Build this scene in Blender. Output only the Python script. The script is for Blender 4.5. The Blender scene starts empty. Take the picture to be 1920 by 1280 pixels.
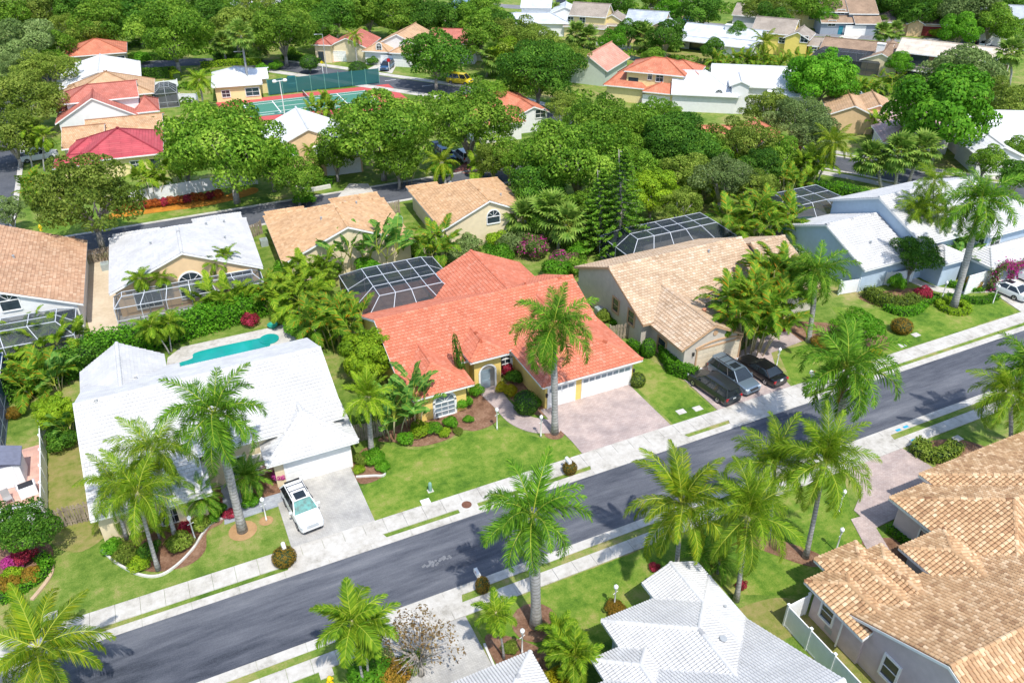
import bpy, math, random
import numpy as np
from mathutils import Vector, Matrix
D = bpy.data
SC = bpy.context.scene
COL = SC.collection
R = math.radians
rng = random.Random(7)
# ---------------------------------------------------------------- camera, world, sun, exposure
# Site frame: X runs along the front street, Y away from it (metres), Z up.
YAW, PITCH, CAMZ, FPX = R(25.3), R(32.25), 42.0, 1493.0
cd = D.cameras.new('camera'); cam = D.objects.new('camera', cd); COL.objects.link(cam)
cam.location = (0, 0, CAMZ); cam.rotation_euler = (R(90) - PITCH, 0, -YAW)
cd.sensor_width = 36; cd.lens = 36 * FPX / 1920; cd.clip_start = .5; cd.clip_end = 3000
SC.camera = cam
W = D.worlds.new('World'); SC.world = W; W.use_nodes = True
wn = W.node_tree.nodes; wl = W.node_tree.links
sky = wn.new('ShaderNodeTexSky'); sky.sky_type = 'NISHITA'; sky.sun_disc = False
SUN_EL = R(60); SUN_AZ = R(181)                      # azimuth clockwise from +Y
sky.sun_elevation = SUN_EL; sky.sun_rotation = SUN_AZ
wn['Background'].inputs['Strength'].default_value = .15
wl.new(sky.outputs[0], wn['Background'].inputs['Color'])
ld = D.lights.new('sun', 'SUN'); ld.energy = 2.9; ld.angle = R(.5); ld.color = (1, .955, .88)
sun = D.objects.new('sun', ld); COL.objects.link(sun)
sdir = Vector((math.sin(SUN_AZ) * math.cos(SUN_EL), math.cos(SUN_AZ) * math.cos(SUN_EL), math.sin(SUN_EL)))
sun.rotation_euler = sdir.to_track_quat('Z', 'Y').to_euler(); sun.location = (0, 0, 90)
SC.view_settings.view_transform = 'Standard'; SC.view_settings.look = 'None'
SC.view_settings.exposure = .74; SC.view_settings.gamma = 1; SC.view_settings.use_curve_mapping = False
# ---------------------------------------------------------------- survey: photo point at a known height -> site metres
def P(px, py, z=0.0):
    a = (px - 960) / FPX; b = (640 - py) / FPX
    c, s = math.cos(PITCH), math.sin(PITCH)
    dx, dy, dz = a, c + b * s, -s + b * c
    t = (CAMZ - z) / -dz
    x, y = dx * t, dy * t
    ca, sa = math.cos(YAW), math.sin(YAW)
    return (ca * x + sa * y, -sa * x + ca * y)
def V3(px, py, z=0.0):
    p = P(px, py, z); return Vector((p[0], p[1], z))
def depth(x, y, z):
    f = -math.sin(YAW) * 0 + math.sin(YAW) * x + math.cos(YAW) * y
    return f * math.cos(PITCH) - (z - CAMZ) * math.sin(PITCH)
# ---------------------------------------------------------------- materials
MATS = {}
def nodes(name):
    m = D.materials.new(name); m.use_nodes = True
    nt = m.node_tree; b = nt.nodes['Principled BSDF']
    return m, nt, nt.nodes, nt.links, b
def ramp(n, stops):
    r = n.new('ShaderNodeValToRGB'); e = r.color_ramp.elements
    while len(e) < len(stops): e.new(.5)
    for k, (p, c) in zip(e, stops): k.position = p; k.color = (*c, 1)
    return r
def scl(c, k): return tuple(min(1, x * k) for x in c)
def mat(name, col, rough=.7, var=.12, scale=3.0, bump=0.0, bscale=40.0, metal=0.0, spec=.4, coat=0.0):
    if name in MATS: return MATS[name]
    m, nt, n, l, b = nodes(name)
    g = n.new('ShaderNodeNewGeometry')
    no = n.new('ShaderNodeTexNoise'); no.inputs['Scale'].default_value = scale; no.inputs['Detail'].default_value = 6
    l.new(g.outputs['Position'], no.inputs['Vector'])
    r = ramp(n, [(.3, scl(col, 1 - var)), (.7, scl(col, 1 + var))])
    l.new(no.outputs['Fac'], r.inputs[0]); l.new(r.outputs[0], b.inputs['Base Color'])
    b.inputs['Roughness'].default_value = rough; b.inputs['Metallic'].default_value = metal
    b.inputs['Specular IOR Level'].default_value = spec; b.inputs['Coat Weight'].default_value = coat
    if bump:
        n2 = n.new('ShaderNodeTexNoise'); n2.inputs['Scale'].default_value = bscale; n2.inputs['Detail'].default_value = 4
        l.new(g.outputs['Position'], n2.inputs['Vector'])
        bp = n.new('ShaderNodeBump'); bp.inputs['Strength'].default_value = bump; bp.inputs['Distance'].default_value = .05
        l.new(n2.outputs['Fac'], bp.inputs['Height']); l.new(bp.outputs[0], b.inputs['Normal'])
    MATS[name] = m; return m
def ground_mat(name, stops, s1=.25, s2=2.5, s3=14, rough=.95, bump=.5, stretch=None, mixw=(.5, .3, .2)):
    """three octaves of noise on site position, mapped through a colour ramp"""
    if name in MATS: return MATS[name]
    m, nt, n, l, b = nodes(name)
    g = n.new('ShaderNodeNewGeometry'); src = g.outputs['Position']
    if stretch:
        mp = n.new('ShaderNodeMapping'); mp.inputs['Scale'].default_value = stretch
        l.new(src, mp.inputs['Vector']); src = mp.outputs[0]
    acc = None
    for s, w in zip((s1, s2, s3), mixw):
        no = n.new('ShaderNodeTexNoise'); no.inputs['Scale'].default_value = s; no.inputs['Detail'].default_value = 5
        no.inputs['Roughness'].default_value = .65
        l.new(src if s != s3 else g.outputs['Position'], no.inputs['Vector'])
        mu = n.new('ShaderNodeMath'); mu.operation = 'MULTIPLY_ADD'; mu.inputs[1].default_value = w
        l.new(no.outputs['Fac'], mu.inputs[0])
        if acc: l.new(acc, mu.inputs[2])
        else: mu.inputs[2].default_value = 0
        acc = mu.outputs[0]
    r = ramp(n, stops); l.new(acc, r.inputs[0]); l.new(r.outputs[0], b.inputs['Base Color'])
    b.inputs['Roughness'].default_value = rough; b.inputs['Specular IOR Level'].default_value = .2
    n2 = n.new('ShaderNodeTexNoise'); n2.inputs['Scale'].default_value = s3 * 2; n2.inputs['Detail'].default_value = 5
    l.new(g.outputs['Position'], n2.inputs['Vector'])
    bp = n.new('ShaderNodeBump'); bp.inputs['Strength'].default_value = bump; bp.inputs['Distance'].default_value = .06
    l.new(n2.outputs['Fac'], bp.inputs['Height']); l.new(bp.outputs[0], b.inputs['Normal'])
    MATS[name] = m; return m
def paver_mat(name, c1, c2, mortar, bw=.22, bh=.11, rot=0.0):
    if name in MATS: return MATS[name]
    m, nt, n, l, b = nodes(name)
    g = n.new('ShaderNodeNewGeometry'); mp = n.new('ShaderNodeMapping'); mp.inputs['Rotation'].default_value = (0, 0, rot)
    l.new(g.outputs['Position'], mp.inputs['Vector'])
    br = n.new('ShaderNodeTexBrick'); br.inputs['Scale'].default_value = 1
    br.inputs['Brick Width'].default_value = bw; br.inputs['Row Height'].default_value = bh; br.inputs['Mortar Size'].default_value = .008
    br.inputs['Color1'].default_value = (*c1, 1); br.inputs['Color2'].default_value = (*c2, 1); br.inputs['Mortar'].default_value = (*mortar, 1)
    l.new(mp.outputs[0], br.inputs['Vector'])
    no = n.new('ShaderNodeTexNoise'); no.inputs['Scale'].default_value = .7; no.inputs['Detail'].default_value = 8
    l.new(g.outputs['Position'], no.inputs['Vector'])
    r = ramp(n, [(.3, (.72, .72, .74)), (.7, (1.12, 1.1, 1.08))]); l.new(no.outputs['Fac'], r.inputs[0])
    mx = n.new('ShaderNodeMixRGB'); mx.blend_type = 'MULTIPLY'; mx.inputs[0].default_value = 1
    l.new(br.outputs['Color'], mx.inputs[1]); l.new(r.outputs[0], mx.inputs[2]); l.new(mx.outputs[0], b.inputs['Base Color'])
    b.inputs['Roughness'].default_value = .85
    bp = n.new('ShaderNodeBump'); bp.inputs['Strength'].default_value = .4; bp.inputs['Distance'].default_value = .01; bp.invert = True
    l.new(br.outputs['Fac'], bp.inputs['Height']); l.new(bp.outputs[0], b.inputs['Normal'])
    MATS[name] = m; return m
def tile_mat(name, c_lo, c_mid, c_hi, rough=.75, course=0.0, width=.33, weather=.25, vary=.5):
    """roof tile: colour from the per-tile 'rnd' attribute, soft weathering; course>0 also draws the laps (far roofs)"""
    if name in MATS: return MATS[name]
    m, nt, n, l, b = nodes(name)
    at = n.new('ShaderNodeAttribute'); at.attribute_name = 'rnd'
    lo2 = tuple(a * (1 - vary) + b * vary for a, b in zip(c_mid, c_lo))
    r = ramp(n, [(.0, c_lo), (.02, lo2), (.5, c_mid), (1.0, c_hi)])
    g = n.new('ShaderNodeNewGeometry')
    no = n.new('ShaderNodeTexNoise'); no.inputs['Scale'].default_value = .6; no.inputs['Detail'].default_value = 8
    l.new(g.outputs['Position'], no.inputs['Vector'])
    r2 = ramp(n, [(.3, (1 - weather,) * 3), (.7, (1.08, 1.08, 1.08))]); l.new(no.outputs['Fac'], r2.inputs[0])
    mx = n.new('ShaderNodeMixRGB'); mx.blend_type = 'MULTIPLY'; mx.inputs[0].default_value = 1
    if course:
        uv = n.new('ShaderNodeUVMap'); br = n.new('ShaderNodeTexBrick'); br.inputs['Scale'].default_value = 1
        br.inputs['Brick Width'].default_value = width; br.inputs['Row Height'].default_value = course
        br.inputs['Mortar Size'].default_value = .018; br.inputs['Mortar Smooth'].default_value = .3
        br.inputs['Color1'].default_value = (*c_mid, 1); br.inputs['Color2'].default_value = (*c_hi, 1); br.inputs['Mortar'].default_value = (*scl(c_lo, .8), 1)
        l.new(uv.outputs[0], br.inputs['Vector']); l.new(br.outputs['Color'], mx.inputs[1])
        bp = n.new('ShaderNodeBump'); bp.inputs['Strength'].default_value = .7; bp.inputs['Distance'].default_value = .04; bp.invert = True
        l.new(br.outputs['Fac'], bp.inputs['Height']); l.new(bp.outputs[0], b.inputs['Normal'])
    else:
        l.new(at.outputs['Fac'], r.inputs[0]); l.new(r.outputs[0], mx.inputs[1])
    l.new(r2.outputs[0], mx.inputs[2]); l.new(mx.outputs[0], b.inputs['Base Color'])
    b.inputs['Roughness'].default_value = rough; b.inputs['Specular IOR Level'].default_value = .3
    MATS[name] = m; return m
def leaf_mat(name, lo, mid, hi, extra=None, trans=.35, rough=.5):
    """foliage: colour from per-leaf 'rnd'; extra=(threshold, colour) for blossom or dead tips"""
    if name in MATS: return MATS[name]
    m, nt, n, l, b = nodes(name)
    at = n.new('ShaderNodeAttribute'); at.attribute_name = 'rnd'
    st = [(0, lo), (.45, mid), (.85, hi)]
    if extra: st = [(0, lo), (extra[0] * .5, mid), (extra[0] - .02, hi), (extra[0], extra[1])]
    r = ramp(n, st); l.new(at.outputs['Fac'], r.inputs[0])
    oi = n.new('ShaderNodeObjectInfo'); hs = n.new('ShaderNodeHueSaturation')
    ma = n.new('ShaderNodeMapRange'); ma.inputs['To Min'].default_value = .8; ma.inputs['To Max'].default_value = 1.2
    l.new(oi.outputs['Random'], ma.inputs['Value']); l.new(ma.outputs[0], hs.inputs['Value']); l.new(r.outputs[0], hs.inputs['Color'])
    b.inputs['Roughness'].default_value = rough + .1; b.inputs['Specular IOR Level'].default_value = .16
    l.new(hs.outputs[0], b.inputs['Base Color'])
    tr = n.new('ShaderNodeBsdfTranslucent'); l.new(hs.outputs[0], tr.inputs['Color'])
    mx = n.new('ShaderNodeMixShader'); mx.inputs[0].default_value = trans
    l.new(b.outputs[0], mx.inputs[1]); l.new(tr.outputs[0], mx.inputs[2])
    l.new(mx.outputs[0], n['Material Output'].inputs['Surface'])
    MATS[name] = m; return m
def screen_mat(name, col, opac):
    if name in MATS: return MATS[name]
    m, nt, n, l, b = nodes(name)
    b.inputs['Base Color'].default_value = (*col, 1); b.inputs['Roughness'].default_value = .7
    tr = n.new('ShaderNodeBsdfTransparent'); mx = n.new('ShaderNodeMixShader'); mx.inputs[0].default_value = opac
    l.new(tr.outputs[0], mx.inputs[1]); l.new(b.outputs[0], mx.inputs[2]); l.new(mx.outputs[0], n['Material Output'].inputs['Surface'])
    MATS[name] = m; return m
def glass_mat(name, col, rough=.08):
    return mat(name, col, rough, .25, .8, spec=.8)
def paint(name, col, metal=0.0):
    return mat(name, col, .28, .02, 1, metal=metal, spec=.5, coat=.6)
WHITE = mat('white_paint', (.78, .78, .76), .55, .05)
WPVC = mat('white_vinyl', (.8, .81, .82), .4, .03)
ALU = mat('white_aluminium', (.56, .59, .63), .4, .04)
DARKG = glass_mat('dark_glass', (.03, .045, .055))
PALEG = glass_mat('pale_glass', (.22, .28, .32), .15)
BLACK = mat('black_rubber', (.025, .025, .027), .8, .1)
CHROME = mat('alloy', (.55, .56, .58), .3, .04, metal=.8)
GREYM = mat('grey_metal', (.35, .37, .38), .5, .1)
SCREEN = screen_mat('screen_mesh', (.02, .029, .038), .68)
SCREENL = screen_mat('screen_mesh_light', (.07, .085, .10), .45)
TEALW = screen_mat('court_windscreen', (.012, .12, .125), .78)
CONC = ground_mat('concrete', [(.38, (.33, .31, .27)), (.47, (.48, .455, .41)), (.58, (.57, .55, .51))], .5, 3, 24, bump=.25)
TRUNKG = mat('palm_trunk_grey', (.36, .35, .335), .85, .25, 5, .5, 30)
TRUNKB = mat('bark', (.2, .17, .14), .9, .35, 4, .6, 25)
LIMB = mat('pale_limb', (.34, .31, .27), .9, .25, 3, .4, 25)
MULCH = ground_mat('mulch', [(.36, (.12, .06, .035)), (.48, (.26, .14, .085)), (.62, (.42, .26, .17))], .8, 6, 40, bump=1)
OMULCH = ground_mat('orange_mulch', [(.38, (.3, .12, .02)), (.56, (.58, .25, .03))], 1, 6, 30, bump=.6)
SAND = ground_mat('sand', [(.3, (.42, .33, .22)), (.6, (.62, .53, .40))], .4, 3, 20, bump=.4)
nt_ = TRUNKG.node_tree; wv_ = nt_.nodes.new('ShaderNodeTexWave'); wv_.bands_direction = 'Z'; wv_.inputs['Scale'].default_value = 1.1; wv_.inputs['Distortion'].default_value = 2.5; wv_.inputs['Detail'].default_value = 3
tc_ = nt_.nodes.new('ShaderNodeNewGeometry'); nt_.links.new(tc_.outputs['Position'], wv_.inputs['Vector'])
rr_ = ramp(nt_.nodes, [(.0, (.62, .6, .56)), (.25, (1, 1, 1))]); nt_.links.new(wv_.outputs['Fac'], rr_.inputs[0])
mm_ = nt_.nodes.new('ShaderNodeMixRGB'); mm_.blend_type = 'MULTIPLY'; mm_.inputs[0].default_value = 1
bs_ = nt_.nodes['Principled BSDF']; nt_.links.new(bs_.inputs['Base Color'].links[0].from_socket, mm_.inputs[1]); nt_.links.new(rr_.outputs[0], mm_.inputs[2]); nt_.links.new(mm_.outputs[0], bs_.inputs['Base Color'])
# ---------------------------------------------------------------- mesh builder
class MB:
    def __init__(s): s.v = []; s.f = []; s.m = []; s.r = []; s.uv = {}
    def face(s, pts, mi=0, rnd=.5, uv=None):
        k = len(s.v); s.v.extend([tuple(p) for p in pts]); s.f.append(tuple(range(k, k + len(pts)))); s.m.append(mi); s.r.append(rnd)
        if uv: s.uv[len(s.f) - 1] = uv
    def box(s, c, d, mi=0, M=None, rnd=.5):
        x, y, z = (q / 2 for q in d); k = len(s.v)
        for a in (-1, 1):
            for b in (-1, 1):
                for e in (-1, 1):
                    p = Vector((a * x, b * y, e * z)); p = M @ p if M else p
                    s.v.append((p[0] + c[0], p[1] + c[1], p[2] + c[2]))
        for q in ((0, 1, 3, 2), (4, 6, 7, 5), (0, 4, 5, 1), (2, 3, 7, 6), (0, 2, 6, 4), (1, 5, 7, 3)):
            s.f.append(tuple(k + i for i in q)); s.m.append(mi); s.r.append(rnd)
    def beam(s, a, b, w, h=None, mi=0):
        a, b = Vector(a), Vector(b); d = b - a; L = d.length
        if L < 1e-4: return
        s.box((a + b) / 2, (w, h or w, L), mi, d.to_track_quat('Z', 'Y').to_matrix())
    def tube(s, path, rad, n=8, mi=0, cap=True, rnd=.5):
        k = len(s.v); path = [Vector(p) for p in path]
        for i, p in enumerate(path):
            t = (path[min(i + 1, len(path) - 1)] - path[max(i - 1, 0)]).normalized()
            q = t.to_track_quat('Z', 'Y')
            for j in range(n):
                a = 2 * math.pi * j / n
                s.v.append(tuple(p + q @ Vector((math.cos(a) * rad[i], math.sin(a) * rad[i], 0))))
        for i in range(len(path) - 1):
            for j in range(n):
                j2 = (j + 1) % n
                s.f.append((k + i * n + j, k + i * n + j2, k + (i + 1) * n + j2, k + (i + 1) * n + j)); s.m.append(mi); s.r.append(rnd)
        if cap:
            s.f.append(tuple(k + (len(path) - 1) * n + j for j in range(n))); s.m.append(mi); s.r.append(rnd)
            s.f.append(tuple(k + j for j in reversed(range(n)))); s.m.append(mi); s.r.append(rnd)
    def lathe(s, prof, n=16, c=(0, 0, 0), axis='z', mi=0):
        k = len(s.v)
        for r, z in prof:
            for j in range(n):
                a = 2 * math.pi * j / n; x, y = r * math.cos(a), r * math.sin(a)
                p = (x, y, z) if axis == 'z' else (x, z, y)
                s.v.append((p[0] + c[0], p[1] + c[1], p[2] + c[2]))
        for i in range(len(prof) - 1):
            for j in range(n):
                j2 = (j + 1) % n; q = (k + i * n + j, k + i * n + j2, k + (i + 1) * n + j2, k + (i + 1) * n + j)
                s.f.append(q if axis == 'z' else q[::-1]); s.m.append(mi); s.r.append(.5)
    def prism(s, poly, z0, z1, mi=0, rnd=.5, bottom=False):
        """poly counter-clockwise (x,y)"""
        n = len(poly); k = len(s.v)
        s.v.extend([(x, y, z0) for x, y in poly]); s.v.extend([(x, y, z1) for x, y in poly])
        s.f.append(tuple(k + n + i for i in range(n))); s.m.append(mi); s.r.append(rnd)
        for i in range(n):
            j = (i + 1) % n; s.f.append((k + i, k + j, k + n + j, k + n + i)); s.m.append(mi); s.r.append(rnd)
        if bottom: s.f.append(tuple(k + i for i in reversed(range(n)))); s.m.append(mi); s.r.append(rnd)
    def mesh(s, name, mats, smooth=False):
        me = D.meshes.new(name); me.from_pydata(s.v, [], s.f)
        for m in (mats if isinstance(mats, (list, tuple)) else [mats]): me.materials.append(m)
        me.polygons.foreach_set('material_index', s.m)
        if smooth: me.polygons.foreach_set('use_smooth', [True] * len(s.f))
        a = me.attributes.new('rnd', 'FLOAT', 'FACE'); a.data.foreach_set('value', s.r)
        if s.uv:
            ul = me.uv_layers.new(name='UVMap'); arr = np.zeros(len(me.loops) * 2, 'f')
            for fi, u in s.uv.items():
                ls = me.polygons[fi].loop_start
                for i, (a_, b_) in enumerate(u): arr[2 * (ls + i)] = a_; arr[2 * (ls + i) + 1] = b_
            ul.data.foreach_set('uv', arr)
        me.update(); return me
    def build(s, name, mats, parent=None, smooth=False, loc=None):
        return link(name, s.mesh(name, mats, smooth), parent, loc)
def link(name, data, parent=None, loc=None, rotz=0, scale=None):
    o = D.objects.new(name, data); COL.objects.link(o)
    if parent: o.parent = parent
    if loc is not None: o.location = loc
    if rotz: o.rotation_euler = (0, 0, rotz)
    if scale is not None: o.scale = scale if hasattr(scale, '__len__') else (scale,) * 3
    return o
def tag(o, label, cat, group=None):
    o['label'] = label; o['category'] = cat
    if group: o['group'] = group
    return o
def kind(o, k): o['kind'] = k; return o
def empty(name, label, cat, loc, rotz=0, group=None):
    o = link(name, None, None, loc, rotz); o.empty_display_size = .3
    return tag(o, label, cat, group)
def quads(name, Q, rnd, material, smooth=False):
    """Q (N,4,3) numpy"""
    N = len(Q); me = D.meshes.new(name)
    me.vertices.add(4 * N); me.vertices.foreach_set('co', np.ascontiguousarray(Q, 'f').ravel())
    me.loops.add(4 * N); me.loops.foreach_set('vertex_index', np.arange(4 * N, dtype='i'))
    me.polygons.add(N); me.polygons.foreach_set('loop_start', np.arange(0, 4 * N, 4, dtype='i'))
    a = me.attributes.new('rnd', 'FLOAT', 'FACE'); a.data.foreach_set('value', np.ascontiguousarray(rnd, 'f'))
    me.materials.append(material); me.update(calc_edges=True); return me
def slotmat(o, m, i=0):
    o.material_slots[i].link = 'OBJECT'; o.material_slots[i].material = m; return o
# ---------------------------------------------------------------- foliage materials (leaf reflectance, saturated subtropical greens)
LF = {
 'oak':    leaf_mat('leaf_oak', (.05, .135, .008), (.145, .295, .02), (.33, .5, .055)),
 'olive':  leaf_mat('leaf_olive', (.07, .125, .012), (.18, .265, .03), (.36, .44, .075)),
 'dark':   leaf_mat('leaf_dark', (.025, .092, .008), (.075, .195, .015), (.18, .36, .036)),
 'bright': leaf_mat('leaf_bright', (.045, .155, .006), (.1, .3, .012), (.21, .44, .03)),
 'lime':   leaf_mat('leaf_lime', (.1, .2, .008), (.23, .39, .015), (.4, .53, .03)),
 'grey':   leaf_mat('leaf_grey', (.085, .14, .04), (.18, .27, .07), (.3, .39, .14)),
 'fern':   leaf_mat('leaf_pine', (.05, .15, .01), (.13, .31, .02), (.3, .5, .05)),
 'golden': leaf_mat('leaf_golden', (.045, .135, .008), (.12, .26, .014), (.29, .4, .03), (.8, (.5, .26, .015))),
 'yellow': leaf_mat('leaf_yellow', (.2, .22, .01), (.4, .38, .015), (.62, .5, .02)),
 'red':    leaf_mat('leaf_red', (.06, .03, .012), (.38, .025, .055), (.62, .07, .14), rough=.6),
 'copper': leaf_mat('leaf_copper', (.12, .09, .012), (.28, .19, .02), (.42, .22, .035)),
 'orange': leaf_mat('leaf_orange', (.16, .03, .015), (.42, .1, .02), (.6, .2, .04)),
 'boug':   leaf_mat('leaf_bougainvillea', (.05, .1, .02), (.1, .17, .03), (.17, .22, .05), (.62, (.5, .03, .26))),
 'pink':   leaf_mat('leaf_pink', (.3, .03, .16), (.5, .05, .28), (.65, .12, .4)),
 'sparse': leaf_mat('leaf_dry', (.14, .09, .04), (.26, .17, .07), (.36, .27, .12)),
 'royal':  leaf_mat('frond_royal', (.045, .145, .01), (.11, .265, .016), (.25, .43, .03)),
 'queen':  leaf_mat('frond_queen', (.065, .165, .008), (.16, .29, .013), (.36, .46, .028)),
 'coco':   leaf_mat('frond_coconut', (.06, .15, .006), (.17, .28, .012), (.4, .42, .02)),
 'fan':    leaf_mat('frond_fan', (.07, .16, .02), (.17, .3, .04), (.36, .45, .09)),
 'dead':   leaf_mat('frond_dead', (.2, .1, .02), (.36, .19, .04), (.5, .28, .06)),
 'banana': leaf_mat('leaf_banana', (.05, .16, .025), (.12, .29, .04), (.26, .42, .09)),
}
SHAFT = mat('green_crownshaft', (.17, .3, .04), .45, .2, 4)
RACHIS = mat('yellow_rachis', (.38, .42, .05), .5, .15, 3)
CANE = mat('palm_cane', (.42, .38, .22), .7, .2, 4)
# ---------------------------------------------------------------- leaf clouds
def unit(a): return a / np.maximum(np.linalg.norm(a, axis=-1, keepdims=True), 1e-6)
def leaf_quads(p, n, size, g, asp=.55):
    """rhombic leaf sprays at points p with normals n"""
    N = len(p); t = unit(np.cross(n, g.normal(size=(N, 3)))); b = np.cross(n, t)
    s = size * g.uniform(.6, 1.35, (N, 1)); a, c = t * s, b * s * asp
    bend = n * s * .18
    return np.stack([p - a - bend, p - c, p + a - bend, p + c], 1)
def crown(seed, rx, ry, rz, lobes, per, leaf, rough=.35, zmin=-.45, lr=(.26, .42), gap=0.0):
    """points over many unequal lobes that fill an ellipsoid; returns leaf quads and tone"""
    g = np.random.default_rng(seed)
    d = unit(g.normal(size=(lobes * 3, 3))); d = d[d[:, 2] > zmin][:lobes]; L = len(d)
    cr = d * g.uniform(.36, .86, (L, 1)) * g.uniform(.86, 1.12, (L, 1)); rr = g.uniform(*lr, L)
    Q, T = [], []
    S = np.array([rx, ry, rz])
    for i in range(L):
        k = int(per * (rr[i] / lr[1]) ** 2)
        u = unit(g.normal(size=(k, 3)) + np.array([0, 0, .35])); rad = rr[i] * (1 - np.abs(g.normal(0, .16, (k, 1))))
        p = cr[i] + u * rad
        q = np.ones(k, bool)
        for j in range(L):
            if j != i: q &= np.linalg.norm(p - cr[j], axis=1) > rr[j] * .72
        p, u = p[q], u[q]
        n = unit(u * .75 + unit(p) * .45 + g.normal(0, rough, p.shape))
        Q.append(leaf_quads(p * S, n, leaf, g)); T.append(np.clip(g.normal(.42, .2, len(p)) + g.normal(0, .13), 0, .84))
    return np.concatenate(Q), np.concatenate(T)
CROWN = {}
def crown_mesh(kind_, var):
    key = (kind_, var)
    if key in CROWN: return CROWN[key]
    if kind_ == 'big': Q, T = crown(100 + var, 1, 1, .66, 84, 1000, .027, rough=.55, zmin=-.62, lr=(.11, .36))
    elif kind_ == 'mid': Q, T = crown(200 + var, 1, 1, .76, 54, 760, .036, rough=.55, zmin=-.62, lr=(.14, .4))
    elif kind_ == 'dense': Q, T = crown(300 + var, 1, 1, .8, 80, 620, .034, rough=.35, lr=(.16, .3))
    elif kind_ == 'open': Q, T = crown(400 + var, 1, 1, .66, 70, 560, .026, rough=.75, lr=(.09, .28))
    elif kind_ == 'shrub': Q, T = crown(500 + var, 1, 1, .85, 26, 330, .075, rough=.45, zmin=-.1, lr=(.32, .5))
    elif kind_ == 'round': 
        g = np.random.default_rng(600 + var); u = unit(g.normal(size=(1700, 3))); u = u[u[:, 2] > -.75]
        p = u * g.uniform(.9, 1.02, (len(u), 1)); Q = leaf_quads(p, unit(u + g.normal(0, .35, u.shape)), .07, g); T = np.clip(g.normal(.4, .2, len(u)), 0, .84)
    elif kind_ == 'sparse': Q, T = crown(700 + var, 1, 1, .8, 44, 42, .038, rough=.9, lr=(.12, .24))
    me = quads('crown_' + kind_, Q, T, LF['oak']); CROWN[key] = me; return me
LIMBS = {}
def limb_mesh(var, nl=6, thin=1.0):
    """tapered trunk with forking limbs, unit height to the crown centre"""
    key = (var, nl, thin)
    if key in LIMBS: return LIMBS[key]
    r = random.Random(var); mb = MB()
    h0 = r.uniform(.28, .4)
    mb.tube([(0, 0, -.03), (.01, .0, h0 * .5), (.0, .01, h0)], [.075 * thin, .055 * thin, .05 * thin], 9)
    for i in range(nl):
        a = 2 * math.pi * (i + r.uniform(-.3, .3)) / nl; q = r.uniform(.3, .62); z = r.uniform(.8, 1.25)
        ca, sa = math.cos(a), math.sin(a)
        pts = [(0, 0, h0 * .9), (ca * q * .35, sa * q * .35, h0 + (z - h0) * .45), (ca * q, sa * q, z)]
        mb.tube(pts, [.04 * thin, .026 * thin, .008 * thin], 6)
        for s in (-1, 1):
            a2 = a + s * r.uniform(.4, .9); e = Vector(pts[1]); f = r.uniform(.25, .5)
            mb.tube([e, e + Vector((math.cos(a2) * f * .5, math.sin(a2) * f * .5, .2)), e + Vector((math.cos(a2) * f, math.sin(a2) * f, .45))], [.02 * thin, .013 * thin, .004 * thin], 5)
    me = mb.mesh('limbs', LIMB, True); LIMBS[key] = me; return me
def tree_at(x, y, h, r, ck, color, label, var, group=None, name='broadleaf_tree', rz=None, thin=1.0):
    """crown centre h above the ground, radius r"""
    e = empty(name, label, 'tree', (x, y, 0), 0, group)
    t = link('trunk', limb_mesh(var % 5, 6, thin), e, (0, 0, 0), var * 1.7, (h * 1.0, h * 1.0, h))
    c = link('crown', crown_mesh(ck, var % 3), e, (0, 0, h), var * 2.3, (r, r * rng.uniform(.9, 1.1), rz or r)); slotmat(c, LF[color])
    return e
def tree(px, py, rpx, ck, color, label, hk=.72, hadd=1.5, group=None, name='broadleaf_tree', flat=1.0):
    """from the photo: crown centre pixel and crown half-width in pixels"""
    h = 6.0
    for _ in range(6):
        x, y = P(px, py, h); r = rpx * depth(x, y, h) / FPX; h = hk * r + hadd
    tree.n += 1
    return tree_at(x, y, h, r, ck, color, label, tree.n, group, name, r * flat)
tree.n = 0
def shrub(px, py, r, color, label, ck='shrub', h=None, cat='shrub', group=None, name='shrub', stem=True):
    """px,py: foot of the shrub on the ground"""
    x, y = P(px, py); shrub.n += 1; h = h or r
    e = empty(name, label, cat, (x, y, 0), 0, group)
    c = link('foliage', crown_mesh(ck, shrub.n % 3), e, (0, 0, h * .62), shrub.n * 1.9, (r, r, h)); slotmat(c, LF[color])
    if stem:
        mb = MB(); mb.tube([(0, 0, 0), (.02, 0, h * .6)], [.05, .03], 6); mb.build('stem', TRUNKB, e)
    return e
shrub.n = 0
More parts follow.
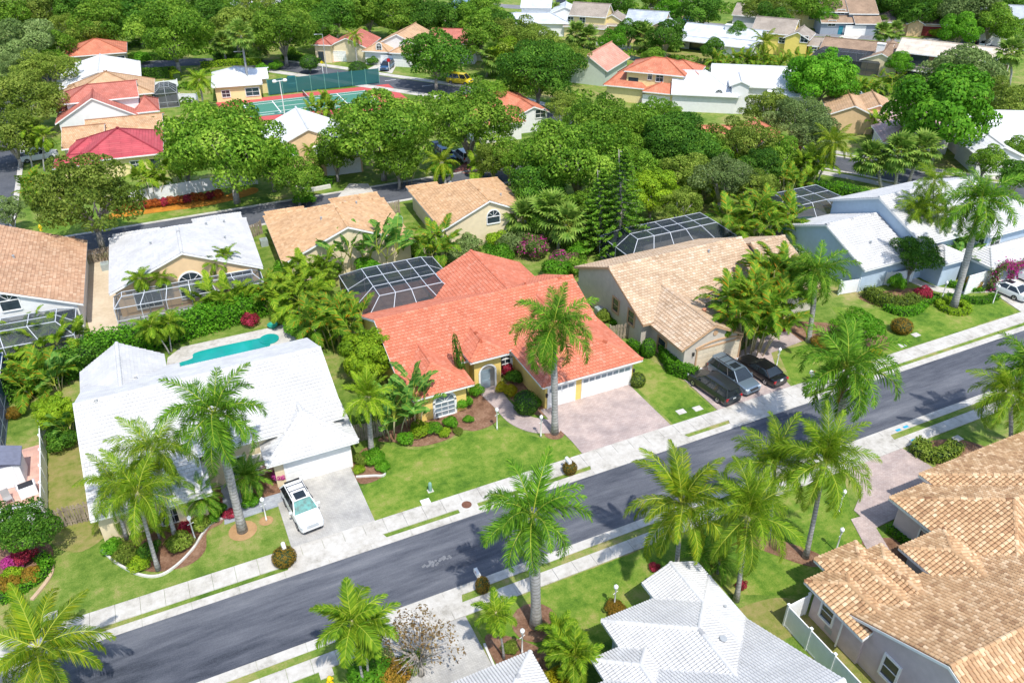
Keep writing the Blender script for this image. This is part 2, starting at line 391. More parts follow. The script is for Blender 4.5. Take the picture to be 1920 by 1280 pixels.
def hedge(pts, w, h, color, label, cat='hedge', name='hedge', wob=.05, closed=False, dens=190, group=None, leaf=.085):
    """clipped hedge along a site polyline: dark core of twigs and leaves over its skin"""
    g = np.random.default_rng(len(label) * 7 + int(abs(pts[0][0]) * 13)); mb = MB(); Q = []; T = []
    pp = [Vector((x, y, 0)) for x, y in pts]
    if closed: pp.append(pp[0])
    o = pp[0].copy()
    for a, b in zip(pp, pp[1:]):
        d = b - a; L = d.length
        if L < .05: continue
        d /= L; nrm = Vector((-d.y, d.x, 0)); M = Matrix(((d.x, nrm.x, 0), (d.y, nrm.y, 0), (0, 0, 1)))
        c = (a + b) / 2 - o
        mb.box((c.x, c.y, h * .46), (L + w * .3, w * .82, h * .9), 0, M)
        k = int(dens * L * (w + 2 * h))
        u = g.uniform(-.5 - w * .2 / L, .5 + w * .2 / L, k) * L; s = g.uniform(0, w + 2 * h, k)
        y = np.where(s < h, -w / 2, np.where(s < h + w, s - h - w / 2, w / 2)); z = np.where(s < h, s, np.where(s < h + w, h, w + 2 * h - s))
        nl = np.stack([np.zeros(k), np.where(s < h, -1., np.where(s < h + w, 0., 1.)), np.where((s >= h) & (s < h + w), 1., .15)], 1)
        p = np.stack([u, y, z], 1) + g.normal(0, wob, (k, 3))
        A = np.array(M); p = p @ A.T + np.array(c); nl = unit(nl @ A.T + g.normal(0, .45, (k, 3)))
        Q.append(leaf_quads(p, nl, leaf, g)); T.append(np.clip(g.normal(.42, .2, k), 0, .84))
    e = empty(name, label, cat, o, 0, group)
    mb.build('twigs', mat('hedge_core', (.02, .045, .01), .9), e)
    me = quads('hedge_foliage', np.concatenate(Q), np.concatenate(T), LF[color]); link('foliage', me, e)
    return e
# ---------------------------------------------------------------- palms
def frond_quads(seed, L, rise, fall, nl, lw, ll, spread=.7, plume=.5, hang=.45, base=.12):
    """pinnate leaf along +X. returns leaflet quads, tones, rachis path"""
    g = np.random.default_rng(seed); t = np.linspace(0, 1, 12)
    path = []
    x = z = 0.0; ang = rise
    for i in range(12):
        path.append((x, 0, z)); x += math.cos(ang) * L / 11; z += math.sin(ang) * L / 11; ang -= (rise + fall) / 11 * (.5 + i / 9)
    path = np.array(path); Q = []; T = []
    for s in (-1, 1):
        for k in range(nl):
            f = base + (1 - base) * (k + .5) / nl; i = min(10, int(f * 11)); w = f * 11 - i
            p = path[i] * (1 - w) + path[i + 1] * w; tan = path[i + 1] - path[i]; tan /= np.linalg.norm(tan)
            up = np.array([-tan[2], 0, tan[0]]); side = np.array([0, s, 0.])
            env = ll * (math.sin(math.pi * min(1, .18 + f * .8)) ** .7) * g.uniform(.85, 1.1)
            a = g.uniform(-plume * .6, plume)
            d = side * math.cos(a) * spread + tan * (.45 + .5 * f) + up * math.sin(a); d /= np.linalg.norm(d)
            m = p + d * env * .5; d2 = d + np.array([0, 0, -hang * g.uniform(.6, 1.4)]); d2 /= np.linalg.norm(d2); e = m + d2 * env * .5
            wv = np.cross(d, side if abs(d[1]) < .9 else up); wv = tan * .8 + up * g.uniform(-.3, .3); wv /= np.linalg.norm(wv); hw = wv * lw / 2
            tone = np.clip(g.normal(.42, .2), 0, .84)
            Q += [[p - hw * .6, p + hw * .6, m + hw, m - hw], [m - hw, m + hw, e + hw * .12, e - hw * .12]]; T += [tone, min(.84, tone + .08)]
    return np.array(Q), np.array(T), path
def frond_mesh(name, seed, material, L, rise, fall, nl, lw, ll, rad=.035, **k):
    Q, T, path = frond_quads(seed, L, rise, fall, nl, lw, ll, **k)
    mb = MB()
    mb.tube([tuple(p) for p in path], [rad * (1 - .85 * i / 11) for i in range(12)], 4, 1)
    for q, t in zip(Q, T): mb.face(q, 0, float(t))
    return mb.mesh(name, [material, RACHIS])
FR = {}
def frond_set(kindn):
    if kindn in FR: return FR[kindn]
    m = LF
    if kindn == 'royal': s = [frond_mesh('frond', 10 + i, m['royal'], 3.7, R(a), R(b), 84, .062, .86, spread=.8, plume=1.0, hang=.7) for i, (a, b) in enumerate([(14, 55), (22, 90), (20, 105), (8, 95)])]
    elif kindn == 'queen': s = [frond_mesh('frond', 30 + i, m['queen'], 3.6, R(a), R(b), 88, .045, .95, spread=.6, plume=.6, hang=1.4) for i, (a, b) in enumerate([(18, 45), (22, 85), (12, 95), (5, 80)])]
    elif kindn == 'coco': s = [frond_mesh('frond', 50 + i, m['coco'], 3.9, R(a), R(b), 84, .058, .92, spread=.65, plume=.3, hang=1.1) for i, (a, b) in enumerate([(14, 35), (18, 70), (14, 88), (4, 75)])]
    elif kindn == 'small': s = [frond_mesh('frond', 70 + i, m['queen'], 1.9, R(a), R(b), 34, .075, .58, .02, spread=.75, plume=.3, hang=.45) for i, (a, b) in enumerate([(14, 45), (18, 75), (8, 85)])]
    elif kindn == 'pygmy': s = [frond_mesh('frond', 80 + i, m['royal'], 1.7, R(a), R(b), 34, .035, .34, .018, spread=.8, plume=.15, hang=.4) for i, (a, b) in enumerate([(14, 55), (18, 85), (8, 90)])]
    elif kindn == 'areca': s = [frond_mesh('frond', 90 + i, m['golden'], 2.3, R(a), R(b), 26, .11, .66, .022, spread=.75, plume=.2, hang=.35, base=.25) for i, (a, b) in enumerate([(16, 50), (18, 80), (14, 95)])]
    elif kindn == 'arecadark': s = [frond_mesh('frond', 95 + i, m['queen'], 2.3, R(a), R(b), 26, .11, .66, .022, spread=.75, plume=.2, hang=.35, base=.25) for i, (a, b) in enumerate([(16, 50), (18, 80), (14, 95)])]
    elif kindn == 'date': s = [frond_mesh('frond', 110 + i, m['lime'], 2.7, R(a), R(b), 54, .06, .6, spread=.7, plume=.5, hang=.3) for i, (a, b) in enumerate([(10, 35), (14, 65), (10, 80)])]
    elif kindn == 'dead': s = [frond_mesh('dead_frond', 130 + i, m['dead'], 2.6, R(0), R(60), 30, .05, .6, spread=.35, plume=.2, hang=1.2) for i in range(2)]
    elif kindn == 'fan': s = [fan_leaf(140 + i) for i in range(2)]
    elif kindn == 'banana': s = [paddle_leaf(150 + i) for i in range(3)]
    FR[kindn] = s; return s
def fan_leaf(seed):
    g = random.Random(seed); mb = MB(); n = 15
    mb.tube([(0, 0, 0), (.6, 0, .07), (.95, 0, .05)], [.022, .018, .012], 4, 1)
    for i in range(n):
        a = R(-125 + 250 * i / (n - 1)); L = .82 * (1 - .25 * abs(i / (n - 1) - .5)) * g.uniform(.9, 1.1); c = (.95, 0, .05)
        d = Vector((math.cos(a), math.sin(a), .06 * (i % 2))); s = Vector((-math.sin(a), math.cos(a), 0))
        m = Vector(c) + d * L * .55; e = Vector(c) + d * L + Vector((0, 0, -.22))
        t = min(.84, max(0, g.gauss(.42, .2)))
        mb.face([c, m - s * .11 + Vector((0, 0, .04)), m, m + s * .11 + Vector((0, 0, -.02))], 0, t)
        mb.face([m - s * .1, e, m + s * .1], 0, min(.84, t + .1))
    return mb.mesh('fan_leaf', [LF['fan'], RACHIS])
def paddle_leaf(seed):
    """banana / bird-of-paradise leaf: long stalk, blade with midrib and splits"""
    g = random.Random(seed); mb = MB(); pts = []; x = z = 0; a = R(8)
    for i in range(11):
        pts.append(Vector((x, 0, z))); x += math.cos(a) * .24; z += math.sin(a) * .24; a -= R(1.5 + i * .9)
    mb.tube(pts, [.035 * (1 - .08 * i) for i in range(11)], 4, 1)
    for s in (-1, 1):
        for i in range(4, 10):
            w0, w1 = (.34 * math.sin(math.pi * min(1, max(.08, (j - 3.6) / 6.6))) ** .6 for j in (i, i + 1))
            p, q = pts[i], pts[i + 1]; sp = g.uniform(0, .05)
            mb.face([p, q - (q - p) * sp, q - (q - p) * sp * 2 + Vector((0, s * w1, .1 - g.uniform(0, .14))), p + Vector((0, s * w0, .1 - g.uniform(0, .14)))], 0, min(.84, max(0, g.gauss(.42, .22))))
    return mb.mesh('paddle_leaf', [LF['banana'], RACHIS])
def fronds(parent, kindn, n, z, el0, el1, sc=1.0, seed=0, lean=(0, 0), name='frond', az0=None, pw=1.0):
    S = frond_set(kindn); g = random.Random(seed)
    for i in range(n):
        f = (i + .5) / n; el = el0 + (el1 - el0) * f ** pw + g.uniform(-7, 7); az = (az0 or seed) + i * 137.5 + g.uniform(-14, 14)
        k = min(len(S) - 1, int(f * len(S))); o = D.objects.new(name, S[k]); COL.objects.link(o); o.parent = parent
        o.location = (lean[0], lean[1], z); o.rotation_euler = (g.uniform(-.25, .25), -R(el), R(az)); q = sc * g.uniform(.88, 1.1); o.scale = (q, q, q)
def best_h(base, top):
    b = P(*base); best = None
    for i in range(10, 160):
        z = i * .1; q = P(*top, z); d = math.hypot(q[0] - b[0], q[1] - b[1])
        if best is None or d < best[0]: best = (d, z, q[0] - b[0], q[1] - b[1])
    return best
def royal(base, top, label, sc=1.0, n=17, rad=.26, kindn='royal', group=None, seed=1, shaft=True, ndead=0, cat='palm tree', name='palm_tree', el=(56, -56)):
    """base: foot pixel, top: crown pixel; height solved so that the trunk stands nearest upright"""
    x, y = P(*base); _, h, lx, ly = best_h(base, top)
    e = empty(name, label, cat, (x, y, 0), 0, group); mb = MB()
    ht = h - (1.3 * sc if shaft else .1); f = ht / h
    pr = [1.35, 1.05, .92, .95, 1.02, .95, .8, .66] if shaft else [1.3, .9, .8, .78, .76, .75, .75, .8]
    path = [(lx * (k / 7) ** 1.4 * f, ly * (k / 7) ** 1.4 * f, ht * k / 7) for k in range(8)]; path[0] = (0, 0, -.1)
    mb.tube(path, [rad * q for q in pr], 12); mb.build('trunk', TRUNKG, e, True)
    tx, ty, tz = path[-1]
    if shaft:
        mb = MB(); mb.tube([(tx, ty, tz - .03), (lx * .98, ly * .98, tz + .5 * sc), (lx, ly, h)], [rad * .75, rad * .7, rad * .35], 10); mb.build('crownshaft', SHAFT, e, True)
    else:
        mb = MB(); mb.tube([(tx, ty, tz - .5), (tx, ty, tz), (lx, ly, h + .15)], [rad * .8, rad * 1.25, rad * .5], 8); mb.build('crown_heart', CANE, e, True)
    fronds(e, kindn, n + (7 if kindn == 'royal' else 4), h, el[0], el[1], sc * (1.1 if kindn == 'royal' else 1.05), seed, (lx, ly))
    if ndead: fronds(e, 'dead', ndead, h - .3, -62, -78, sc, seed + 5, (lx, ly), 'dead_frond')
    return e
def clump(px, py, r, label, kindn='areca', n=34, h=3.5, group=None, canes=9, sc=1.0, name='areca_palm', cat='palm clump', seed=0, e0=72, e1=75):
    """many-stemmed palm: foot pixel, spread r, cane height h"""
    x, y = P(px, py) if py is not None else px; g = random.Random(seed + int(abs(x) * 10)); e = empty(name, label, cat, (x, y, 0), 0, group)
    mb = MB(); tops = []
    for i in range(canes):
        a = i * 2.4; q = r * math.sqrt((i + .5) / canes); hh = h * g.uniform(.62, 1.05)
        bx, by = math.cos(a) * q * .45, math.sin(a) * q * .45; tx, ty = math.cos(a) * q * .85, math.sin(a) * q * .85
        mb.tube([(bx, by, 0), ((bx + tx) / 2 * .95, (by + ty) / 2 * .95, hh * .55), (tx, ty, hh)], [.06, .05, .04], 6); tops.append((tx, ty, hh, a))
    mb.build('canes', CANE, e, True)
    S = frond_set(kindn)
    for i in range(n):
        tx, ty, hh, a = tops[i % canes]; f = (i // canes + .5) / max(1, n / canes)
        o = D.objects.new('frond', S[min(len(S) - 1, int(f * len(S)))]); COL.objects.link(o); o.parent = e
        o.location = (tx, ty, hh - g.uniform(0, .35) * h * .3); o.rotation_euler = (g.uniform(-.3, .3), -R(e0 - e1 * f + g.uniform(-12, 12)), a + g.uniform(-1.6, 1.6) + (i // canes) * 2.2)
        q = sc * g.uniform(.8, 1.15); o.scale = (q, q, q)
    return e
def fan_palm(px, py, tpx, tpy, label, n=26, sc=1.0, rad=.2, group=None, seed=3):
    x, y = P(px, py); _, h, lx, ly = best_h((px, py), (tpx, tpy)); e = empty('fan_palm', label, 'palm tree', (x, y, 0), 0, group); mb = MB()
    mb.tube([(0, 0, -.1), (lx * .3, ly * .3, h * .5), (lx, ly, h)], [rad * 1.2, rad, rad * .9], 9); mb.build('trunk', TRUNKG, e, True)
    fronds(e, 'fan', n + 8, h, 84, -58, sc * 1.15, seed, (lx, ly), 'fan_leaf')
    return e
def small_crown(px, py, h, label, kindn='small', n=14, sc=1.0, stems=1, group=None, seed=5, rad=.08, cat='palm tree', name='palm_tree', el=(75, -25)):
    """low palm given by foot pixel and height; stems>1 gives leaning multiple trunks"""
    x, y = P(px, py); e = empty(name, label, cat, (x, y, 0), 0, group)
    g = random.Random(seed + px)
    for i in range(stems):
        a = g.uniform(0, 6.28); q = 0 if stems == 1 else .16 * h; lx, ly = math.cos(a + i * 2.6) * q, math.sin(a + i * 2.6) * q; hh = h * (1 - .13 * i)
        mb = MB(); mb.tube([(lx * .1, ly * .1, -.05), (lx * .45, ly * .45, hh * .5), (lx, ly, hh)], [rad * 1.3, rad, rad * .9], 8); mb.build('trunk', TRUNKG, e, True)
        fronds(e, kindn, n, hh, el[0], el[1], sc, seed + i * 31 + px, (lx, ly))
    return e
def norfolk(px, py, tpx, tpy, label, rbase=3.0, seed=0, tiers=26):
    x, y = P(px, py); _, h, lx, ly = best_h((px, py), (tpx, tpy)); e = empty('norfolk_pine', label, 'pine tree', (x, y, 0)); g = np.random.default_rng(seed)
    mb = MB(); mb.tube([(0, 0, 0), (0, 0, h * .5), (lx, ly, h)], [.24, .16, .03], 8); mb.build('trunk', LIMB, e, True)
    Q, T = [], []; mb = MB()
    for k in range(tiers):
        f = k / (tiers - 1); z = h * (.1 + .88 * f); r = rbase * (1 - f) ** .8 * .95 + .15; nb = 7
        for j in range(nb):
            a = 6.283 * (j + .5 * (k % 2)) / nb + g.uniform(-.2, .2); ca, sa = math.cos(a), math.sin(a); rr = r * g.uniform(.8, 1.1)
            mb.tube([(lx * f, ly * f, z), (ca * rr * .6, sa * rr * .6, z + .02), (ca * rr, sa * rr, z + .22)], [.03, .02, .008], 4)
            m = int(110 * max(.35, rr / rbase)); u = g.uniform(.3, 1.05, m)
            p = np.stack([ca * rr * u, sa * rr * u, z + .22 * u ** 3], 1) + g.normal(0, .1, (m, 3)) * np.array([1, 1, .5])
            Q.append(leaf_quads(p, unit(g.normal(0, .5, (m, 3)) + [0, 0, 1]), .17, g, .45)); T.append(np.clip(g.normal(.45, .2, m) + .25 * (u - .6), 0, .84))
    mb.build('branches', LIMB, e)
    link('foliage', quads('pine_foliage', np.concatenate(Q), np.concatenate(T), LF['fern']), e); return e
# ---------------------------------------------------------------- houses
class Blk:
    """one roof block: eave rectangle x0..x1, y0..y1 at height ze; ridge along ax; ends e0/e1 'g' gable or 'h' hip"""
    def __init__(s, x0, x1, y0, y1, ze=2.9, ax='x', e='gg', pitch=.42, ov=.55, z0=0.0, walls=True, openw=''):
        s.x0, s.x1, s.y0, s.y1, s.ze, s.ax, s.e, s.p, s.ov, s.z0, s.walls, s.openw = x0, x1, y0, y1, ze, ax, e, pitch, ov, z0, walls, openw
        s.hw = ((y1 - y0) if ax == 'x' else (x1 - x0)) / 2; s.zr = ze + pitch * s.hw
    def h(s, x, y):
        if not (s.x0 <= x <= s.x1 and s.y0 <= y <= s.y1): return -1
        c, a0, a1 = (min(y - s.y0, s.y1 - y), x - s.x0, s.x1 - x) if s.ax == 'x' else (min(x - s.x0, s.x1 - x), y - s.y0, s.y1 - y)
        if s.e[0] == 'h': c = min(c, a0)
        if s.e[1] == 'h': c = min(c, a1)
        return s.ze + s.p * c
    def planes(s):
        """each: polygon whose first edge is the eave, plus which edges are rakes"""
        x0, x1, y0, y1 = (s.x0, s.x1, s.y0, s.y1)
        L = (x1 - x0) if s.ax == 'x' else (y1 - y0); w = s.hw
        i0 = min(w, L / 2) if s.e[0] == 'h' else 0; i1 = min(w, L / 2) if s.e[1] == 'h' else 0
        def T(u, v, z):  # u along ridge, v across (0..2w)
            return Vector((x0 + u, y0 + v, z)) if s.ax == 'x' else Vector((x1 - v, y0 + u, z))
        A, B = T(i0, w, s.zr), T(L - i1, w, s.zr); z = s.ze
        out = [([T(0, 0, z), T(L, 0, z), B, A], s.e), ([T(L, 2 * w, z), T(0, 2 * w, z), A, B], s.e[::-1])]
        if s.e[0] == 'h': out.append(([T(0, 2 * w, z), T(0, 0, z), A], 'hh'))
        if s.e[1] == 'h': out.append(([T(L, 0, z), T(L, 2 * w, z), B], 'hh'))
        caps = [(A, B)]
        if s.e[0] == 'h': caps += [(T(0, 0, z), A), (T(0, 2 * w, z), A)]
        if s.e[1] == 'h': caps += [(T(L, 0, z), B), (T(L, 2 * w, z), B)]
        if (A - B).length < .1: caps = caps[1:]
        return out, caps
TILE_MESH = {}
def tile_geo(style, w, l, th):
    """one tile in its own frame: u across, v up the slope, n out of the roof"""
    if style == 'flat':
        a = [(0, 0, th), (w, 0, th), (w, l, .012), (0, l, .012)]
        return [a, [(0, 0, -.01), (w, 0, -.01), (w, 0, th), (0, 0, th)], [(w, 0, 0), (w, l, 0), (w, l, .012), (w, 0, th)], [(0, l, 0), (0, 0, 0), (0, 0, th), (0, l, .012)]]
    fs = []; n = 5; r = w * .5
    arc = [(r - r * .98 * math.cos(math.pi * i / n), r * .62 * math.sin(math.pi * i / n)) for i in range(n + 1)]
    for (u0, h0), (u1, h1) in zip(arc, arc[1:]):
        fs.append([(u0, 0, h0 + th), (u1, 0, h1 + th), (u1 * .9 + .05 * w, l, h1 * .9), (u0 * .9 + .05 * w, l, h0 * .9)])
    fs.append([(u, 0, h + th) for u, h in reversed(arc)])
    return fs
HOUSES = []
class House:
    def __init__(s, name, label, wall, roof, trim=WHITE, origin=(0, 0), ang=0.0, cat='house', group=None, z=0.0):
        s.e = empty(name, label, cat, (origin[0], origin[1], z), R(ang), group); s.o = Vector((origin[0], origin[1], z)); s.a = R(ang)
        s.wall, s.roof, s.trim, s.b = wall, roof, trim, []; s.local = ang != 0 or True
        s.Minv = Matrix.Rotation(-s.a, 3, 'Z'); HOUSES.append(s)
    def loc(s, x, y, z=0): return s.Minv @ (Vector((x, y, z)) - s.o)      # site -> house
    def blk(s, x0, x1, y0, y1, ze=2.9, ax='x', e='gg', **k):
        """rectangle given in the house frame (for ang=0 houses: site metres minus origin)"""
        b = Blk(x0, x1, y0, y1, ze, ax, e, **k); s.b.append(b); return b
    def sblk(s, x0, x1, y0, y1, *a, **k):
        return s.blk(x0 - s.o.x, x1 - s.o.x, y0 - s.o.y, y1 - s.o.y, *a, **k)
    def finish(s, style=None, w=.33, l=.40, singles=0, ridge='ridge_cap', caps_single=False, gm=None, vents=0):
        wm, rf, fa, cp, tl = MB(), MB(), MB(), MB(), MB(); singlesL = []; g = random.Random(int(abs(s.o.x * 7 + s.o.y)))
        ncap = []
        for b in s.b:
            pl, caps = b.planes(); ovg = .28
            if b.walls:
                gx = ovg if b.ax == 'x' else b.ov; gy = b.ov if b.ax == 'x' else ovg
                X0 = b.x0 + (gx if b.ax == 'x' and b.e[0] == 'g' else b.ov); X1 = b.x1 - (gx if b.ax == 'x' and b.e[1] == 'g' else b.ov)
                Y0 = b.y0 + (gy if b.ax == 'y' and b.e[0] == 'g' else b.ov); Y1 = b.y1 - (gy if b.ax == 'y' and b.e[1] == 'g' else b.ov)
                b.w = (X0, X1, Y0, Y1); zt = b.ze + b.p * b.ov - .14
                cs = [(X0, Y0), (X1, Y0), (X1, Y1), (X0, Y1)]
                for i, c in enumerate('frbl'):
                    if c in b.openw: continue
                    (xa, ya), (xb, yb) = cs[i], cs[(i + 1) % 4]
                    gable = (b.ax == 'x' and ((c == 'l' and b.e[0] == 'g') or (c == 'r' and b.e[1] == 'g'))) or (b.ax == 'y' and ((c == 'f' and b.e[0] == 'g') or (c == 'b' and b.e[1] == 'g')))
                    if gable: wm.face([(xa, ya, b.z0), (xb, yb, b.z0), (xb, yb, zt), ((xa + xb) / 2, (ya + yb) / 2, b.zr - .14), (xa, ya, zt)])
                    else: wm.face([(xa, ya, b.z0), (xb, yb, b.z0), (xb, yb, zt), (xa, ya, zt)])
            for poly, ends in pl:
                lip = 0.0
                U = (poly[1] - poly[0]).normalized(); N = (poly[1] - poly[0]).cross(poly[2] - poly[0]).normalized(); Vv = N.cross(U)
                q2 = [((p - poly[0]).dot(U), (p - poly[0]).dot(Vv)) for p in poly]
                th = .13; dn = Vector((0, 0, -th))
                rf.face(poly, 0, -.4 if style else g.random() * .2 + .4, q2); rf.face([p + dn for p in reversed(poly)], 1)
                n = len(poly)
                edges = [0] + ([1] if n == 4 and ends[1] == 'g' else []) + ([3] if n == 4 and ends[0] == 'g' else [])
                for i in edges:
                    p, q = poly[i], poly[(i + 1) % n]
                    rf.face([p + dn, q + dn, q, p], 1)
                    d = (q - p).normalized(); o = d.cross(Vector((0, 0, 1))).normalized()   # outward
                    hgt = .19; off = o * .025
                    a_, b_ = p + off + Vector((0, 0, -.015)), q + off + Vector((0, 0, -.015)); dz = Vector((0, 0, -hgt))
                    fa.face([a_ + dz, b_ + dz, b_, a_]); fa.face([a_, b_, b_ - off, a_ - off]); fa.face([b_ + dz, a_ + dz, a_ + dz - off * 2, b_ + dz - off * 2])
                if style:
                    H = max(v for _, v in q2); rows = int(H / (l - .07)) + 1; e_ = H / rows
                    def ext(v):
                        v = min(max(v, 0), H - 1e-4); xs = []
                        for i in range(n):
                            (u0, v0), (u1, v1) = q2[i], q2[(i + 1) % n]
                            if (v0 - v) * (v1 - v) <= 0 and abs(v1 - v0) > 1e-9: xs.append(u0 + (u1 - u0) * (v - v0) / (v1 - v0))
                        return (min(xs), max(xs)) if len(xs) > 1 else (0, 0)
                    base = poly[0]
                    geo = tile_geo(style, w * (.93 if style == 'flat' else .955), e_ + .05, .065 if style == 'flat' else .045)
                    for r_ in range(rows):
                        v0 = r_ * e_ - (.03 if r_ == 0 else 0); v1 = v0 + e_ + .04
                        a0, b0 = ext(v0 + .02); a1, b1 = ext(v1 - .04); st = (r_ % 2) * w * .5 if style == 'flat' else 0
                        j0 = int(math.floor((a0 - st) / w)); j1 = int(math.ceil((b0 - st) / w))
                        for j in range(j0, j1 + 1):
                            u = st + j * w; cu, cv = u + w / 2, v0 + e_ / 2
                            ca_, cb_ = ext(cv)
                            if u + w < a0 + .06 or u > b0 - .06 or cu < ca_ - w * .4 or cu > cb_ + w * .4: continue
                            c = base + U * cu + Vv * cv
                            if any(o is not b and o.h(c.x, c.y) > c.z + .10 for o in s.b): continue
                            full = u >= max(a0, a1) - .02 and u + w <= min(b0, b1) + .02
                            t = min(1, max(.03, g.gauss(.5, .22)))
                            if full: singlesL.append((base + U * u + Vv * v0, U, Vv, N, t, e_))
                            else:
                                for fi, f in enumerate(geo[:2] if style == 'flat' else geo):
                                    pts = []
                                    for (x, y, z) in f:
                                        lo, hi = ext(v0 + y * .9); uu = min(max(u + x, lo), hi); pts.append(base + U * uu + Vv * (v0 + y) + N * z)
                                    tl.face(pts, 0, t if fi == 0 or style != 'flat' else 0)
            for p, q in caps: ncap.append((p, q, b))
            if not style and len(s.b) < 9:
                pass
        # ridge and hip caps
        capm = MB()
        for p, q, b in ncap:
            L = (q - p).length; k = max(1, int(L / .42)); d = (q - p) / k
            if not style: k, d = 1, q - p
            sd = (q - p).normalized().cross(Vector((0, 0, 1))).normalized(); up = sd.cross((q - p).normalized())
            for i in range(k):
                a_ = p + d * i; b_ = p + d * (i + 1.04); m = (a_ + b_) / 2
                if any(o is not b and o.h(m.x, m.y) > m.z + .12 for o in s.b): continue
                one = caps_single or not style; tgt = MB() if one else capm; wd, hh = (.19, .13) if style == 'flat' else (.16, .1); t = min(1, max(0, g.gauss(.5, .25)))
                def ring(c, k2, dz): return [c + sd * x * wd * k2 + up * (z * hh * k2 + dz) for x, z in ((-1, -.15), (-.6, .75), (0, 1.05), (.6, .75), (1, -.15))]
                r0, r1 = ring(a_, 1, .035 if style else 0), ring(b_, .9 if style else 1, .0)
                for u in range(4): tgt.face([r0[u], r0[u + 1], r1[u + 1], r1[u]][::-1], 0, t)
                tgt.face(r0, 0, t)
                if one: tgt.build('ridge_tile' if style else 'ridge_cap', s.roof, s.e)
        if capm.f: kind(capm.build('ridge_caps', s.roof, s.e), 'stuff')
        if wm.f: s.wallo = wm.build('wall', gm or s.wall, s.e)
        s.roofo = rf.build('roof', [s.roof, s.trim], s.e)
        fa.build('fascia', s.trim, s.e)
        if style:
            if singles:
                def dist(t):
                    p = s.o + Matrix.Rotation(s.a, 3, 'Z') @ t[0]; return depth(p.x, p.y, p.z)
                def frame(t):
                    p = s.o + Matrix.Rotation(s.a, 3, 'Z') @ t[0]; v = Vector((p.x, p.y, p.z - CAMZ)); dd = depth(p.x, p.y, p.z)
                    ca, sa = math.cos(YAW), math.sin(YAW); sx = (ca * v.x - sa * v.y) / dd * FPX + 960
                    fw = sa * v.x + ca * v.y; sy = 640 - (fw * math.sin(PITCH) + v.z * math.cos(PITCH)) / dd * FPX
                    return -5 < sx < 1925 and -5 < sy < 1285
                singlesL.sort(key=lambda t: (not frame(t), dist(t)))
                for (p, U, Vv, N, t, e_) in singlesL[:singles]:
                    key = (s.roof.name, style, round(w, 3), round(e_, 2), round(t * 7))
                    if key not in TILE_MESH:
                        mb = MB()
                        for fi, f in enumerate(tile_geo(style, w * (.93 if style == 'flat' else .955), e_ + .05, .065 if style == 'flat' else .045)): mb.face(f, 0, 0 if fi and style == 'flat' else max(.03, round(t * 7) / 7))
                        TILE_MESH[key] = mb.mesh('roof_tile', s.roof)
                    o = D.objects.new('roof_tile', TILE_MESH[key]); COL.objects.link(o); o.parent = s.e
                    M = Matrix((U, Vv, N)).transposed().to_4x4(); M.translation = p; o.matrix_local = M
            for (p, U, Vv, N, t, e_) in singlesL[singles:]:
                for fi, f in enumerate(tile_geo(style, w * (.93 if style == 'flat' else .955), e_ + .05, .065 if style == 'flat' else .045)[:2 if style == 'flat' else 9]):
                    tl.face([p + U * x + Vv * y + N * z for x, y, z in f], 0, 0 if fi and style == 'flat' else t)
            if tl.f: kind(tl.build('roof_tiles', s.roof, s.e), 'stuff')
        return s
    # ---- things on the walls
    def plane(s, b, side):
        X0, X1, Y0, Y1 = getattr(b, 'w', (b.x0 + b.ov, b.x1 - b.ov, b.y0 + b.ov, b.y1 - b.ov))
        return {'f': (Vector((X0, Y0, 0)), Vector((1, 0, 0)), Vector((0, -1, 0))), 'b': (Vector((X1, Y1, 0)), Vector((-1, 0, 0)), Vector((0, 1, 0))),
                'l': (Vector((X0, Y1, 0)), Vector((0, -1, 0)), Vector((-1, 0, 0))), 'r': (Vector((X1, Y0, 0)), Vector((0, 1, 0)), Vector((1, 0, 0)))}[side]
    def hit(s, b, side, px, py):
        """where the sight line of a photo point meets a wall: (distance along it, height)"""
        o, u, n = s.plane(b, side)
        c = s.loc(0, 0, CAMZ); q = P(px, py, 0); d = s.loc(q[0], q[1], 0) - c
        t = (o - c).dot(n) / d.dot(n); h = c + d * t
        return (h - o).dot(u), h.z + s.o.z
    def panel(s, b, side, u, z, pts_list, name, m, out, parent=None):
        """faces in wall coordinates (u, z, outset)"""
        o, U, n = s.plane(b, side); mb = MB()
        for pts in pts_list: mb.face([o + U * (u + p[0]) + Vector((0, 0, z + p[1])) + n * (out + p[2]) for p in pts])
        return mb.build(name, m, parent or s.e)
    def window(s, b, side, w=1.2, h=1.3, px=None, u=None, z=None, nx=2, ny=2, arch=False, frame=WHITE, glass=DARKG, fw=.1, name='window'):
        if px: u, z = s.hit(b, side, *px)
        o, U, n = s.plane(b, side); mb = MB(); M = Matrix((U, n, Vector((0, 0, 1)))).transposed()
        def bar(cu, cz, du, dz, out=.05, dep=.1): mb.box(o + U * (u + cu) + Vector((0, 0, z + cz)) + n * out, (du, dep, dz), 0, M)
        bar(-w / 2 - fw / 2, 0, fw, h + 2 * fw); bar(w / 2 + fw / 2, 0, fw, h + 2 * fw); bar(0, -h / 2 - fw / 2, w, fw, .07, .14)
